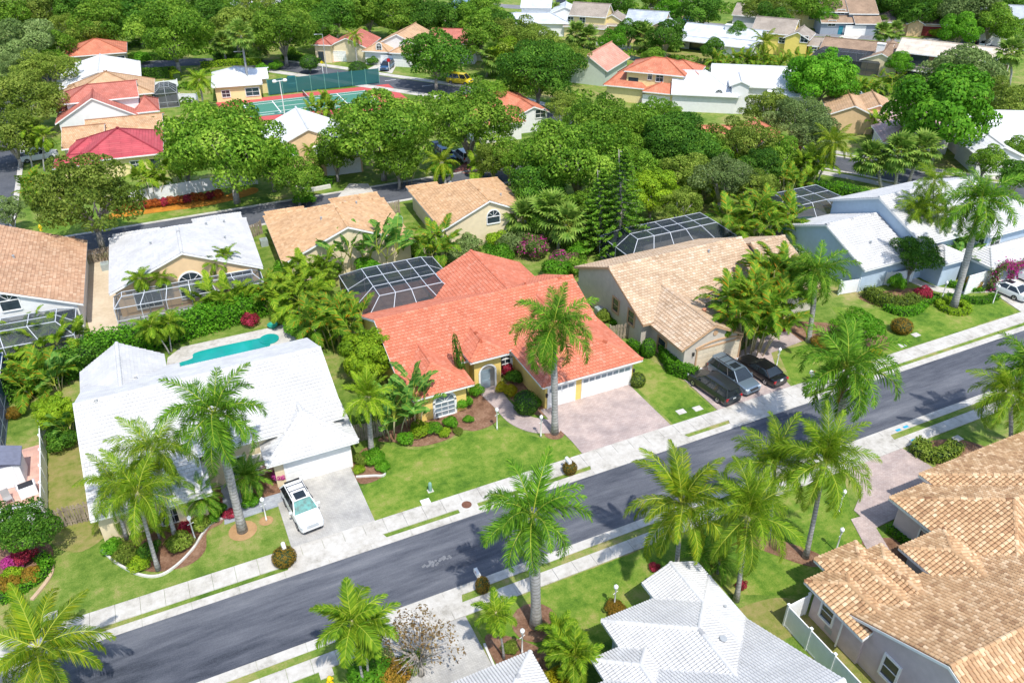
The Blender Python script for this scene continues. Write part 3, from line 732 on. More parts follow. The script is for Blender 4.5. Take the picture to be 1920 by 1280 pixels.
        if not arch: bar(0, h / 2 + fw / 2, w, fw)
        else:
            bar(0, h / 2 + .03, w, .06); k = 12; r0, r1 = w / 2, w / 2 + fw
            for i in range(k):
                a, c = math.pi * i / k, math.pi * (i + 1) / k
                q = [(math.cos(x) * r, math.sin(x) * r) for x, r in ((a, r0), (a, r1), (c, r1), (c, r0))]
                mb.face([o + U * (u + x) + Vector((0, 0, z + h / 2 + .05 + y)) + n * .1 for x, y in q][::-1])
                mb.face([o + U * (u + q[1][0]) + Vector((0, 0, z + h / 2 + .05 + q[1][1])), o + U * (u + q[1][0]) + Vector((0, 0, z + h / 2 + .05 + q[1][1])) + n * .1, o + U * (u + q[2][0]) + Vector((0, 0, z + h / 2 + .05 + q[2][1])) + n * .1, o + U * (u + q[2][0]) + Vector((0, 0, z + h / 2 + .05 + q[2][1]))])
            for a in (.25, .5, .75): mb.beam(o + U * u + Vector((0, 0, z + h / 2 + .05)) + n * .05, o + U * (u + math.cos(a * math.pi) * r0) + Vector((0, 0, z + h / 2 + .05 + math.sin(a * math.pi) * r0)) + n * .05, .035, .04)
        for i in range(1, nx): bar(-w / 2 + w * i / nx, 0, .045, h, .04, .05)
        for i in range(1, ny): bar(0, -h / 2 + h * i / ny, w, .045, .04, .05)
        fo = mb.build(name, frame, s.e); pm = MB()
        pm.face([o + U * (u + x) + Vector((0, 0, z + y)) + n * .02 for x, y in ((-w / 2, -h / 2), (w / 2, -h / 2), (w / 2, h / 2), (-w / 2, h / 2))])
        if arch: pm.face([o + U * (u + math.cos(math.pi * i / 12) * w / 2) + Vector((0, 0, z + h / 2 + math.sin(math.pi * i / 12) * w / 2)) + n * .02 for i in range(13)])
        pm.build('pane', glass, fo); return fo
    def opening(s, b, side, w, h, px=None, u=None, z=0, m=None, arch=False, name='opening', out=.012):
        """flat panel on the wall, its dark colour painting the shade inside an open porch or doorway"""
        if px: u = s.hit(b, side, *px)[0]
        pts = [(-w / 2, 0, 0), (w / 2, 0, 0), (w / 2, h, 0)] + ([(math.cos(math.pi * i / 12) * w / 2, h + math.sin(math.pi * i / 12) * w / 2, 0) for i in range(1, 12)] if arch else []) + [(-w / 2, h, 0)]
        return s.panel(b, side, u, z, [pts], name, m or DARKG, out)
    def door(s, b, side, w=.95, h=2.05, px=None, u=None, m=WHITE, name='door', z=0):
        if px: u = s.hit(b, side, *px)[0]
        o, U, n = s.plane(b, side); mb = MB(); M = Matrix((U, n, Vector((0, 0, 1)))).transposed()
        mb.box(o + U * u + Vector((0, 0, z + h / 2)) + n * .02, (w, .08, h), 0, M)
        for c in (.3, .74): mb.box(o + U * u + Vector((0, 0, z + h * c)) + n * .07, (w * .7, .03, h * .3), 0, M)
        d = mb.build(name, m, s.e); hb = MB(); hb.box(o + U * (u + w * .38) + Vector((0, 0, z + 1)) + n * .1, (.05, .07, .12), 0, M); hb.build('handle', GREYM, d); return d
    def garage(s, b, side, w=4.88, h=2.15, px=None, u=None, m=WHITE, lights=False, rows=4, cols=8, z=0):
        if px: u = s.hit(b, side, *px)[0]
        o, U, n = s.plane(b, side); M = Matrix((U, n, Vector((0, 0, 1)))).transposed(); fr = MB()
        for x, y, dx, dy in ((-w / 2 - .07, h / 2, .14, h), (w / 2 + .07, h / 2, .14, h), (0, h + .08, w + .28, .16)):
            fr.box(o + U * (u + x) + Vector((0, 0, z + y)) + n * .04, (dx, .1, dy), 0, M)
        d = fr.build('garage_door', s.trim, s.e); rh = h / rows
        for r_ in range(rows):
            mb = MB(); mb.box(o + U * u + Vector((0, 0, z + rh * (r_ + .5))) + n * .012, (w, .05, rh - .015), 0, M)
            for c in range(cols): mb.box(o + U * (u - w / 2 + w * (c + .5) / cols) + Vector((0, 0, z + rh * (r_ + .5))) + n * .042, (w / cols * .78, .02, rh * .66), 1 if lights and r_ == rows - 1 and c % 2 == 0 or (lights and r_ == rows - 1) else 0, M)
            mb.build('panel', [m, PALEG], d)
        return d
    def lamp(s, b, side, px=None, u=None, z=2.0):
        if px: u, z = s.hit(b, side, *px)
        o, U, n = s.plane(b, side); mb = MB(); c = o + U * u + Vector((0, 0, z)) + n * .12
        mb.box(c, (.14, .14, .28)); mb.box(c + Vector((0, 0, .17)), (.18, .18, .05)); mb.box(c - n * .06, (.06, .06, .06)); return mb.build('wall_lamp', mat('black_iron', (.03, .03, .03), .5), s.e)
    def vent(s, x, y, m=GREYM, r=.09, h=.3):
        b = max(s.b, key=lambda q: q.h(x, y)); z = b.h(x, y); mb = MB(); mb.lathe([(r, z - .1), (r, z + h), (r * 1.5, z + h), (r * 1.5, z + h + .06), (0, z + h + .06)], 10, (x, y, 0)); return mb.build('roof_vent', m, s.e)
def cage(label, x0, x1, y0, y1, he=2.6, ht=3.7, ins=1.8, nx=4, ny=3, ang=0, origin=None, group='screened pool enclosures', bar=ALU, bw=.075, pool=None, deck=True, mans=True, sides='frbl', scr=None):
    """aluminium pool enclosure with a mansard top: each bar a part, screens per face"""
    ox, oy = origin or ((x0 + x1) / 2, (y0 + y1) / 2)
    if origin is None: x0, x1, y0, y1 = x0 - ox, x1 - ox, y0 - oy, y1 - oy
    e = empty('pool_enclosure', label, 'pool cage', (ox, oy, 0), R(ang), group)
    bars = []; X = [x0 + (x1 - x0) * i / nx for i in range(nx + 1)]; Y = [y0 + (y1 - y0) * i / ny for i in range(ny + 1)]
    ix0, ix1, iy0, iy1 = x0 + ins, x1 - ins, y0 + ins, y1 - ins
    IX = [ix0 + (ix1 - ix0) * i / nx for i in range(nx + 1)]; IY = [iy0 + (iy1 - iy0) * i / ny for i in range(ny + 1)]
    for i, x in enumerate(X):
        for y, iy, sd in ((y0, iy0, 'f'), (y1, iy1, 'b')):
            if sd in sides: bars.append(((x, y, 0), (x, y, he)))
            bars.append(((x, y, he), (IX[i], iy, ht)))
        bars.append(((IX[i], iy0, ht), (IX[i], iy1, ht)))
    for j, y in enumerate(Y):
        for x, ix, sd in ((x0, ix0, 'l'), (x1, ix1, 'r')):
            if 0 < j < ny and sd in sides: bars.append(((x, y, 0), (x, y, he)))
            if 0 < j < ny: bars.append(((x, y, he), (ix, IY[j], ht)))
        if True: bars.append(((ix0, IY[j], ht), (ix1, IY[j], ht)))
    c = [(x0, y0), (x1, y0), (x1, y1), (x0, y1)]
    for i in range(4):
        a, b = c[i], c[(i + 1) % 4]
        if 'frbl'[i] in sides:
            for z in (.05, 1.0): bars.append(((*a, z), (*b, z)))
        bars.append(((*a, he), (*b, he)))
    um = D.meshes.get('enclosure_bar_' + bar.name)
    if not um:
        q = MB(); q.box((0, 0, 0), (1, 1, 1)); um = q.mesh('enclosure_bar_' + bar.name, bar)
    for a, b in bars:
        a, b = Vector(a), Vector(b); d = b - a
        if d.length < .05: continue
        o = D.objects.new('bar', um); COL.objects.link(o); o.parent = e; o.location = (a + b) / 2; o.rotation_mode = 'QUATERNION'; o.rotation_quaternion = d.to_track_quat('Z', 'Y'); o.scale = (bw * .8, bw, d.length)
    I = [(ix0, iy0), (ix1, iy0), (ix1, iy1), (ix0, iy1)]; sm = scr or SCREEN
    for i in range(4):
        a, b, p, q = c[i], c[(i + 1) % 4], I[i], I[(i + 1) % 4]; mb = MB()
        if 'frbl'[i] in sides: mb.face([(*a, 0), (*b, 0), (*b, he), (*a, he)])
        mb.face([(*a, he), (*b, he), (*q, ht), (*p, ht)]); mb.build('screen', sm, e)
    mb = MB(); mb.face([(*p, ht) for p in I]); mb.build('screen', sm, e)
    if deck:
        mb = MB(); mb.prism([(x0 + .05, y0 + .05), (x1 - .05, y0 + .05), (x1 - .05, y1 - .05), (x0 + .05, y1 - .05)], -.05, .05); k = mb.build('deck', deck if deck is not True else CONC, e)
    return e
def pool(label, pts, z=.06, group=None):
    e = empty('swimming_pool', label, 'pool', (*pts[0], 0), 0, group); o = Vector((*pts[0], 0))
    mb = MB(); q = [(x - o.x, y - o.y) for x, y in pts]; cx = sum(a for a, _ in q) / len(q); cy = sum(b for _, b in q) / len(q)
    out = [(cx + (a - cx) * 1.0 + .25 * (1 if a > cx else -1), cy + (b - cy) + .25 * (1 if b > cy else -1)) for a, b in q]
    mb.prism(out, -.1, z); mb.build('coping', mat('pool_coping', (.5, .47, .42), .7), e)
    mb = MB(); mb.face([(a, b, z + .006) for a, b in q]); mb.build('water', WATER, e); return e
WATER = mat('pool_water', (.012, .30, .27), .1, .22, .4, bump=.15, bscale=3, spec=.6)
# ---------------------------------------------------------------- fences
def fence(label, pts, h=1.7, style='vinyl', m=None, group=None, cat='fence', step=2.4, z=0.0):
    e = empty(style + '_fence' if style != 'vinyl' else 'vinyl_fence', label, cat, (*pts[0], z), 0, group); o = Vector((*pts[0], 0)); m = m or WPVC
    pp = [Vector((*p, 0)) - o for p in pts]; g = random.Random(int(abs(o.x * 3 + o.y * 5)))
    pm = D.meshes.get('picket_' + m.name)
    if not pm:
        q = MB(); q.prism([(-.065, -.012), (.065, -.012), (.065, .012), (-.065, .012)], 0, 1, 0, .5); pm = q.mesh('picket_' + m.name, m)
    for a, b in zip(pp, pp[1:]):
        d = b - a; L = d.length; k = max(1, round(L / step)); d /= L; M = Matrix(((d.x, -d.y, 0), (d.y, d.x, 0), (0, 0, 1))); an = math.atan2(d.y, d.x)
        for i in range(k + 1):
            if i == k and b is not pp[-1]: continue
            p = a + d * L * i / k; mb = MB(); mb.box((p.x, p.y, (h + .12) / 2), (.13, .13, h + .12), 0, M)
            if style == 'vinyl': mb.box((p.x, p.y, h + .15), (.18, .18, .06), 0, M)
            mb.build('post', m, e)
        for i in range(k):
            p0, p1 = a + d * L * i / k, a + d * L * (i + 1) / k; c = (p0 + p1) / 2; l = L / k - .14
            if style == 'vinyl':
                mb = MB(); mb.box((c.x, c.y, h / 2 + .03), (l, .04, h - .1), 0, M); mb.box((c.x, c.y, h - .05), (l, .07, .13), 0, M); mb.box((c.x, c.y, .12), (l, .07, .13), 0, M)
                nb = int(l / .18)
                for q in range(nb): mb.box((c.x + d.x * (-l / 2 + (q + .5) * l / nb), c.y + d.y * (-l / 2 + (q + .5) * l / nb), h / 2), (l / nb - .02, .055, h - .3), 0, M)
                mb.build('panel', m, e)
            else:
                mb = MB()
                for zz in (.35, h - .3): mb.box((c.x, c.y, zz), (l + .1, .04, .09), 0, M)
                mb.build('rail', m, e); w = .16 if style == 'wooden' else .13; n = int(l / w)
                for q in range(n):
                    s_ = (.035 if q % 2 else -.035) if style == 'wooden' else .035
                    t = p0 + d * (.07 + (q + .5) * l / n); o2 = D.objects.new('picket', pm); COL.objects.link(o2); o2.parent = e
                    o2.location = (t.x - d.y * s_, t.y + d.x * s_, .03); o2.rotation_euler = (g.uniform(-.02, .02), g.uniform(-.02, .02), an); o2.scale = (1 if style == 'wooden' else .6, 1, h * g.uniform(.95, 1.02))
    return e
WOOD = mat('weathered_wood', (.30, .245, .185), .9, .35, 2, .4, 20)
# ---------------------------------------------------------------- vehicles
CARGLASS = glass_mat('car_glass', (.018, .024, .028), .05)
SHADE = mat('windscreen_sunshade', (.02, .17, .16), .4, .6, 3.5)
REDL = mat('tail_lamp_red', (.45, .012, .015), .25, .05, coat=.5)
HEADL = mat('headlamp', (.62, .66, .68), .15, .08, spec=.8)
TRIMB = mat('dark_plastic', (.03, .03, .033), .55, .1)
PLATE = mat('licence_plate', (.7, .72, .68), .5, .05)
SPEC = {  # L, W, belt z, roof z, hood z, rear deck z, x of: windscreen base, roof front, roof rear, rear glass base (fractions of L from the nose)
 'minivan': (5.1, 1.98, 1.05, 1.74, .98, 1.05, .25, .40, .93, .985),
 'suv':     (4.75, 1.86, 1.05, 1.68, 1.0, 1.05, .29, .43, .88, .985),
 'sedan':   (4.9, 1.84, .95, 1.45, .92, 1.0, .30, .46, .72, .86),
 'pickup':  (5.6, 1.98, 1.12, 1.85, 1.12, 1.1, .28, .38, .62, .66),
 'van':     (5.4, 1.95, 1.2, 2.05, 1.1, 1.2, .14, .26, .97, .99),
}
def wheel(e, x, y, r, sgn, alloy):
    t = MB(); t.lathe([(r * .62, -.1), (r * .9, -.115), (r, -.07), (r, .07), (r * .9, .115), (r * .62, .1)], 18, (0, 0, 0), 'y')
    w = link('wheel', t.mesh('tyre', BLACK, True), e, (x, y, r))
    q = MB(); q.lathe([(r * .64, .08), (r * .6, .06), (r * .2, .045), (.0, .05)], 18, (0, 0, 0), 'y')
    for k in range(5):
        a = k * 1.2566; q.beam((math.cos(a) * r * .1, .075, math.sin(a) * r * .1), (math.cos(a) * r * .6, .085, math.sin(a) * r * .6), .05, .1, 0)
    o = q.build('rim', alloy, w); o.scale = (1, sgn, 1)
def car(px, py, head, typ, body, label, sun=False, rails=False, sunroof=False, lod=0, group=None, name=None, second=None, pos=None):
    """px,py: ground point under the middle of the car; head: site bearing of the nose in degrees from +X"""
    L, Wd, zb_, zr, zh, zd, f0, f1, f2, f3 = SPEC[typ]
    x, y = pos or P(px, py); e = empty(name or {'minivan': 'parked_minivan', 'suv': 'parked_suv', 'sedan': 'parked_sedan', 'pickup': 'pickup_truck', 'van': 'parked_van'}[typ], label, {'suv': 'suv', 'minivan': 'minivan', 'sedan': 'car', 'pickup': 'pickup truck', 'van': 'van'}[typ], (x, y, .05), R(head), group)
    hw = Wd / 2; X = lambda f: L / 2 - f * L; r = .34 if typ != 'sedan' else .32
    st = [(0, .42, .62, .72), (.012, .3, .72, .84), (.05, .22, zh - .14, .93), (.12, .19, zh - .07, .985), (f0, .19, zh + .02, 1), (f0 + .04, .19, zb_, 1), (.55, .19, zb_, 1), (f3 - .03 if typ != 'pickup' else .66, .19, zb_, 1), (.9, .2, zd, .985), (.975, .25, zd - .04, .93), (.994, .33, zd - .16, .87), (1, .42, zd - .3, .8)]
    st = sorted(st, key=lambda q: q[0]); mb = MB(); rows = []
    for f, z0, z1, k in st:
        w = hw * k; h = z1 - z0
        half = [(w * .82, z0), (w * .96, z0 + h * .12), (w, z0 + h * .38), (w * .985, z0 + h * .72), (w * .95, z1 - .05), (w * .86, z1)]
        rows.append([(X(f), -a, z) for a, z in half] + [(X(f), 0, z1 + .015)] + [(X(f), a, z) for a, z in reversed(half)])
    for A, B in zip(rows, rows[1:]):
        for j in range(len(A) - 1): mb.face([A[j], A[j + 1], B[j + 1], B[j]])
    mb.face(rows[0][::-1]); mb.face(rows[-1])
    mb.build('body', body, e, True)
    # greenhouse
    zbel = zb_ - .02; bw, rw = hw * .94, hw * .68
    bx0, bx1, tx0, tx1 = X(f0 - .01), X(f3), X(f1), X(f2)
    def B(xx, s): return Vector((xx, s * bw, zbel if typ != 'sedan' or xx > X(.8) else zbel + .03))
    def T(xx, s): return Vector((xx, s * rw, zr - .06))
    mb = MB(); mb.face([B(bx0, 1), B(bx0, -1), T(tx0, -1), T(tx0, 1)]); mb.build('windscreen', SHADE if sun else CARGLASS, e)
    mb = MB(); mb.face([B(bx1, -1), B(bx1, 1), T(tx1, 1), T(tx1, -1)]); mb.build('rear_window', CARGLASS, e)
    npan = {'sedan': 2, 'pickup': 2, 'suv': 3, 'minivan': 3, 'van': 3}[typ]
    for s in (-1, 1):
        for k in range(npan):
            a, b = k / npan, (k + 1) / npan; la = bx0 + (bx1 - bx0) * a; lb = bx0 + (bx1 - bx0) * b; ta = tx0 + (tx1 - tx0) * a; tb = tx0 + (tx1 - tx0) * b
            q = [B(la, s), T(ta, s), T(tb, s), B(lb, s)]; mb = MB(); mb.face(q if s > 0 else q[::-1]); mb.build('side_window', CARGLASS if not (second and k) else second, e)
    for s in (-1, 1):
        mb = MB(); mb.beam(B(bx0, s), T(tx0, s), .07, .07); mb.beam(B(bx1, s), T(tx1, s), .1 if typ != 'sedan' else .07, .1); mb.beam(T(tx0, s), T(tx1, s), .08, .07)
        mb.build('pillars', body, e); mb = MB()
        for k in range(1, npan):
            a = k / npan; mb.beam(B(bx0 + (bx1 - bx0) * a, s), T(tx0 + (tx1 - tx0) * a, s), .06, .09)
        mb.build('window_pillar', TRIMB if typ in ('suv', 'minivan') else body, e)
    mb = MB(); n = 6; rr = []
    for i in range(n + 1):
        xx = tx0 + (tx1 - tx0) * i / n; c = 1 - (2 * i / n - 1) ** 4 * .5
        rr.append([(xx, y_ * rw * 1.03, zr - .055 + .06 * c * (1 - (abs(y_)) ** 3)) for y_ in (-1, -.8, -.4, 0, .4, .8, 1)])
    for A, C in zip(rr, rr[1:]):
        for j in range(6): mb.face([A[j], A[j + 1], C[j + 1], C[j]])
    ro = mb.build('roof', body, e, True)
    if sunroof:
        q = MB(); q.box((tx0 + (tx1 - tx0) * .22, 0, zr + .005), (.75, rw * 1.25, .02)); q.build('sunroof', CARGLASS, ro)
    if typ in ('suv', 'minivan'):
        q = MB(); q.box((tx1 - .1, 0, zr - .03), (.2, rw * 1.8, .05)); q.build('rear_spoiler', TRIMB if sun else body, e)
    if rails:
        for s in (-1, 1):
            q = MB(); q.beam((tx0 - .45, s * rw * .93, zr + .05), (tx1 + .3, s * rw * .93, zr + .05), .045, .045)
            q.build('roof_rail', TRIMB, e)
        for f in (.5, .78):
            q = MB(); q.beam((tx0 + (tx1 - tx0) * f, -rw * .93, zr + .07), (tx0 + (tx1 - tx0) * f, rw * .93, zr + .07), .045, .03); q.build('roof_rail', TRIMB, e)
    for fx in (.19, .79 if typ != 'sedan' else .78):
        for s in (-1, 1):
            wheel(e, X(fx), s * (hw - .1), r, s, CHROME)
            q = MB(); q.face([(X(fx) + math.cos(math.pi * i / 10) * r * 1.17, s * (hw + .004), r * .8 + math.sin(math.pi * i / 10) * r * 1.2) for i in range(11)][::-s]); q.build('wheel_arch', TRIMB, e)
    if typ == 'pickup':
        q = MB(); q.box((X(.83), 0, 1.09), (1.75, hw * 1.55, .06)); q.build('truck_bed', TRIMB, e)
    for s in (-1, 1):
        q = MB(); q.box((X(.035), s * hw * .7, zh - .26), (.22, .36, .15), 0, Matrix.Rotation(s * -.35, 3, 'Z')); q.build('headlight', HEADL, e)
        q = MB(); q.box((X(.982), s * hw * .76, zd - .22), (.14, .34, .22 if typ != 'suv' else .3), 0, Matrix.Rotation(s * .28, 3, 'Z')); q.build('tail_light', REDL, e)
        q = MB(); q.box((bx0 - .32, s * (hw + .1), zb_ + .06), (.12, .22, .15)); q.build('mirror', body, e)
    q = MB(); q.box((X(.994), 0, .78 if typ != 'sedan' else .82), (.06, .34, .17)); q.build('licence_plate', PLATE, e)
    q = MB(); q.box((X(.016), 0, zh - .3), (.16, hw * .95, .2), 0, Matrix.Rotation(-.5, 3, 'Y')); q.build('grille', TRIMB if not sun else GREYM, e)
    q = MB(); q.box((X(.02), 0, .32), (.12, hw * 1.5, .12)); q.box((X(.985), 0, .34), (.12, hw * 1.6, .13)); q.build('bumper', TRIMB, e)
    return e
PAINTS = {k: paint('paint_' + k, c, m) for k, c, m in (('white', (.78, .79, .79), 0), ('silver', (.24, .31, .37), .6), ('charcoal', (.045, .05, .054), .5), ('black', (.008, .008, .01), 0), ('blue', (.04, .12, .24), .4), ('navy', (.02, .03, .06), .3), ('teal', (.02, .22, .25), .3), ('yellow', (.7, .55, .02), 0), ('orange', (.65, .2, .02), 0), ('palegrey', (.55, .58, .6), .3))}
# ---------------------------------------------------------------- street furniture
def lamp_post(px, py, label, h=2.05, group='white garden lamp posts', bar=True):
    x, y = P(px, py); e = empty('lamp_post', label, 'lamp post', (x, y, 0), .3, group)
    mb = MB(); mb.lathe([(.0, 0), (.075, 0), (.07, .25), (.05, .3), (.042, h - .25), (.07, h - .22), (.05, h - .18)], 10); mb.build('post', WHITE, e, True)
    mb = MB(); mb.beam((-.22, 0, h - .5), (.22, 0, h - .5), .03, .03); mb.build('crossbar', WHITE, e)
    mb = MB(); mb.lathe([(.05, h - .18), (.12, h - .1), (.15, h + .02), (.13, h + .13), (.0, h + .17)], 12); mb.build('globe', mat('lamp_globe', (.82, .84, .84), .25, .03), e, True)
    mb = MB(); mb.lathe([(.14, h + .12), (.06, h + .2), (.02, h + .27), (0, h + .28)], 10); mb.build('finial', WHITE, e, True)
    return e
def mailbox(px, py, label, ang=0, group='white kerbside mailboxes'):
    x, y = P(px, py); e = empty('mailbox', label, 'mailbox', (x, y, 0), R(ang), group)
    mb = MB(); mb.box((0, 0, .5), (.11, .11, 1)); mb.beam((0, .02, .7), (0, -.28, .98), .07, .07); mb.build('post', WHITE, e)
    mb = MB(); prof = [(-.14, 0), (.14, 0), (.14, .18)] + [(.14 * math.cos(a * math.pi / 6), .18 + .14 * math.sin(a * math.pi / 6)) for a in range(1, 6)] + [(-.14, .18)]
    k = [(a, -.42, b + 1.0) for a, b in prof]; j = [(a, .18, b + 1.0) for a, b in prof]; n = len(k)
    for i in range(n): mb.face([k[i], j[i], j[(i + 1) % n], k[(i + 1) % n]][::-1])
    mb.face(k); mb.face(j[::-1]); bo = mb.build('box', WHITE, e)
    mb = MB(); mb.box((0, -.44, 1.15), (.26, .02, .28)); mb.build('door', WPVC, bo)
    mb = MB(); mb.box((.16, -.1, 1.3), (.015, .05, .18)); mb.build('flag', REDL, bo); return e
def hydrant(px, py, label):
    x, y = P(px, py); e = empty('fire_hydrant', label, 'fire hydrant', (x, y, 0), .4, 'yellow fire hydrants'); m = mat('hydrant_yellow', (.7, .5, .01), .5, .1)
    mb = MB(); mb.lathe([(0, 0), (.2, 0), (.2, .05), (.12, .06), (.12, .5), (.17, .52), (.17, .57), (.14, .6)], 14); mb.build('barrel', m, e, True)
    mb = MB(); mb.lathe([(.15, .6), (.13, .7), (.06, .77), (.03, .78), (.03, .84), (0, .84)], 14); mb.build('bonnet', m, e, True)
    for s in (-1, 1):
        mb = MB(); mb.tube([(s * .1, 0, .42), (s * .22, 0, .42)], [.07, .08], 10); mb.build('outlet', m, e)
    mb = MB(); mb.tube([(0, -.1, .36), (0, -.24, .36)], [.09, .1], 10); mb.build('outlet', m, e); return e
def ac_unit(px, py, label, ang=0, z=0, sz=.85, group='air conditioning units'):
    x, y = P(px, py, z); e = empty('air_conditioner', label, 'air conditioner', (x, y, z), R(ang), group); m = mat('ac_green_grey', (.36, .44, .42), .5, .1)
    mb = MB(); mb.box((0, 0, sz / 2), (sz, sz, sz)); mb.build('case', m, e)
    for k in range(4):
        mb = MB(); mb.box((0, 0, sz * (.2 + .2 * k)), (sz + .03, sz + .03, sz * .09)); mb.build('louvre', GREYM, e)
    mb = MB(); mb.lathe([(sz * .44, sz + .001), (sz * .44, sz + .05), (sz * .36, sz + .05), (sz * .36, sz + .005)], 16); mb.build('fan_guard', GREYM, e)
    mb = MB()
    for a in (0, .785, 1.571, 2.356): mb.beam((-math.cos(a) * sz * .4, -math.sin(a) * sz * .4, sz + .04), (math.cos(a) * sz * .4, math.sin(a) * sz * .4, sz + .04), .03, .02)
    mb.build('grille', GREYM, e); return e
def flat(name, label, cat, px, py, poly, z0, z1, m, group=None):
    x, y = P(px, py); mb = MB(); mb.prism(poly, z0, z1); o = mb.build(name, m, None, loc=(x, y, 0)); return tag(o, label, cat, group)
def ngon(r, n=16, sy=1): return [(r * math.cos(6.2832 * i / n), r * sy * math.sin(6.2832 * i / n)) for i in range(n)]
def pot(px, py, label, r=.3, h=.5, m=None, plant=None, ph=.6):
    x, y = P(px, py); e = empty('plant_pot', label, 'plant pot', (x, y, 0), 0)
    mb = MB(); mb.lathe([(0, 0), (r * .7, 0), (r, h), (r * 1.1, h), (r * 1.1, h + .05), (r * .9, h + .05), (r * .85, h - .05), (0, h - .05)], 14); mb.build('pot', m or mat('terracotta', (.4, .16, .08), .8), e, True)
    if plant: c = link('foliage', crown_mesh('shrub', 1), e, (0, 0, h + ph * .4), 1, (r * 1.8, r * 1.8, ph)); slotmat(c, LF[plant])
    return e
def chair(x, y, a, label, m, group=None, z=.05):
    e = empty('patio_chair', label, 'chair', (x, y, z), R(a), group)
    mb = MB(); mb.box((0, 0, .42), (.55, .55, .07)); mb.build('seat', m, e)
    mb = MB(); mb.box((0, .28, .75), (.55, .06, .65), 0, Matrix.Rotation(-.2, 3, 'X')); mb.build('backrest', m, e)
    for sx in (-1, 1):
        for sy in (-1, 1):
            mb = MB(); mb.box((sx * .24, sy * .24, .2), (.05, .05, .4)); mb.build('leg', GREYM, e)
    return e
# ================================================================ THE GROUND
LAWN = ground_mat('lawn', [(.39, (.055, .12, .014)), (.46, (.115, .195, .025)), (.51, (.175, .245, .045)), (.56, (.27, .27, .085)), (.62, (.36, .29, .15))], .14, 1.1, 9, bump=.8)
LUSH = ground_mat('lush_lawn', [(.4, (.055, .13, .012)), (.47, (.11, .205, .02)), (.53, (.18, .26, .036)), (.6, (.3, .29, .085))], .2, 1.5, 10, bump=.8)
DRYG = ground_mat('dry_lawn', [(.3, (.09, .15, .02)), (.45, (.2, .22, .05)), (.6, (.3, .25, .1)), (.75, (.38, .31, .17))], .5, 2, 10, bump=.8)
ASPH = ground_mat('asphalt', [(.38, (.04, .046, .06)), (.45, (.08, .087, .107)), (.53, (.125, .132, .153)), (.65, (.21, .217, .235))], .16, 1.0, 22, bump=.5, stretch=(.2, 1.5, 1), mixw=(.4, .36, .24))
ASPHD = ground_mat('asphalt_far', [(.35, (.06, .066, .08)), (.6, (.12, .126, .14))], .3, 3, 15, bump=.3)
ASPHG = ground_mat('asphalt_grey', [(.35, (.16, .16, .17)), (.6, (.24, .24, .25))], .3, 3, 15, bump=.3)
PINKP = paver_mat('pink_pavers', (.43, .34, .31), (.51, .42, .385), (.33, .27, .25), .24, .12)
GREYP = paver_mat('grey_pavers', (.42, .41, .38), (.5, .49, .46), (.32, .31, .29), .2, .1, .785)
BLUEP = paver_mat('blue_grey_pavers', (.3, .33, .38), (.40, .43, .47), (.25, .27, .3), .4, .2)
REDP = paver_mat('red_pavers', (.4, .13, .1), (.48, .2, .15), (.28, .1, .08), .24, .12)
SALM = paver_mat('salmon_patio', (.62, .36, .28), (.68, .44, .35), (.5, .3, .24), .5, .5)
def st(o): return kind(o, 'structure')
def sheet(name, poly, z, m, z0=None):
    mb = MB()
    if z0 is None: mb.face([(x, y, z) for x, y in poly])
    else: mb.prism(poly, z0, z)
    return st(mb.build(name, m))
def pxs(*pts): return [P(*p) for p in pts]
def ccw(p):
    a = sum(p[i][0] * p[(i + 1) % len(p)][1] - p[(i + 1) % len(p)][0] * p[i][1] for i in range(len(p))); return p if a > 0 else p[::-1]
def smooth(pts, n=4, closed=True):
    out = []; N = len(pts)
    for i in range(N if closed else N - 1):
        p0, p1, p2, p3 = (pts[(i + k) % N] if closed else pts[min(max(i + k, 0), N - 1)] for k in (-1, 0, 1, 2))
        for k in range(n):
            t = k / n; out.append(tuple(.5 * (2 * p1[c] + (p2[c] - p0[c]) * t + (2 * p0[c] - 5 * p1[c] + 4 * p2[c] - p3[c]) * t * t + (3 * p1[c] - p0[c] - 3 * p2[c] + p3[c]) * t ** 3) for c in (0, 1)))
    if not closed: out.append(tuple(pts[-1]))
    return out
ROADS = []
def ribbon(name, pts, w0, w1, z, m, z0=None, n=5):
    if 'street' in name and 'kerb' not in name and 'walk' not in name: ROADS.append(smooth(pts, n, False))
    """strip between offsets w0 (right) and w1 (left) of a smooth centre line"""
    c = smooth(pts, n, False); L, Rr = [], []
    for i, p in enumerate(c):
        a, b = c[max(0, i - 1)], c[min(len(c) - 1, i + 1)]; d = Vector((b[0] - a[0], b[1] - a[1])).normalized(); nn = Vector((-d.y, d.x))
        L.append((p[0] + nn.x * w1, p[1] + nn.y * w1)); Rr.append((p[0] + nn.x * w0, p[1] + nn.y * w0))
    mb = MB()
    for i in range(len(c) - 1):
        mb.face([(*Rr[i], z), (*Rr[i + 1], z), (*L[i + 1], z), (*L[i], z)])
        if z0 is not None:
            mb.face([(*Rr[i], z0), (*Rr[i + 1], z0), (*Rr[i + 1], z), (*Rr[i], z)]); mb.face([(*L[i + 1], z0), (*L[i], z0), (*L[i], z), (*L[i + 1], z)])
    return st(mb.build(name, m))
mb = MB(); N = 24
for i in range(N):
    for j in range(N):
        x, y = -600 + 1400 / N * i, -300 + 1400 / N * j; q = 1400 / N
        mb.face([(x, y, 0), (x + q, y, 0), (x + q, y + q, 0), (x, y + q, 0)])
st(mb.build('ground', LAWN))
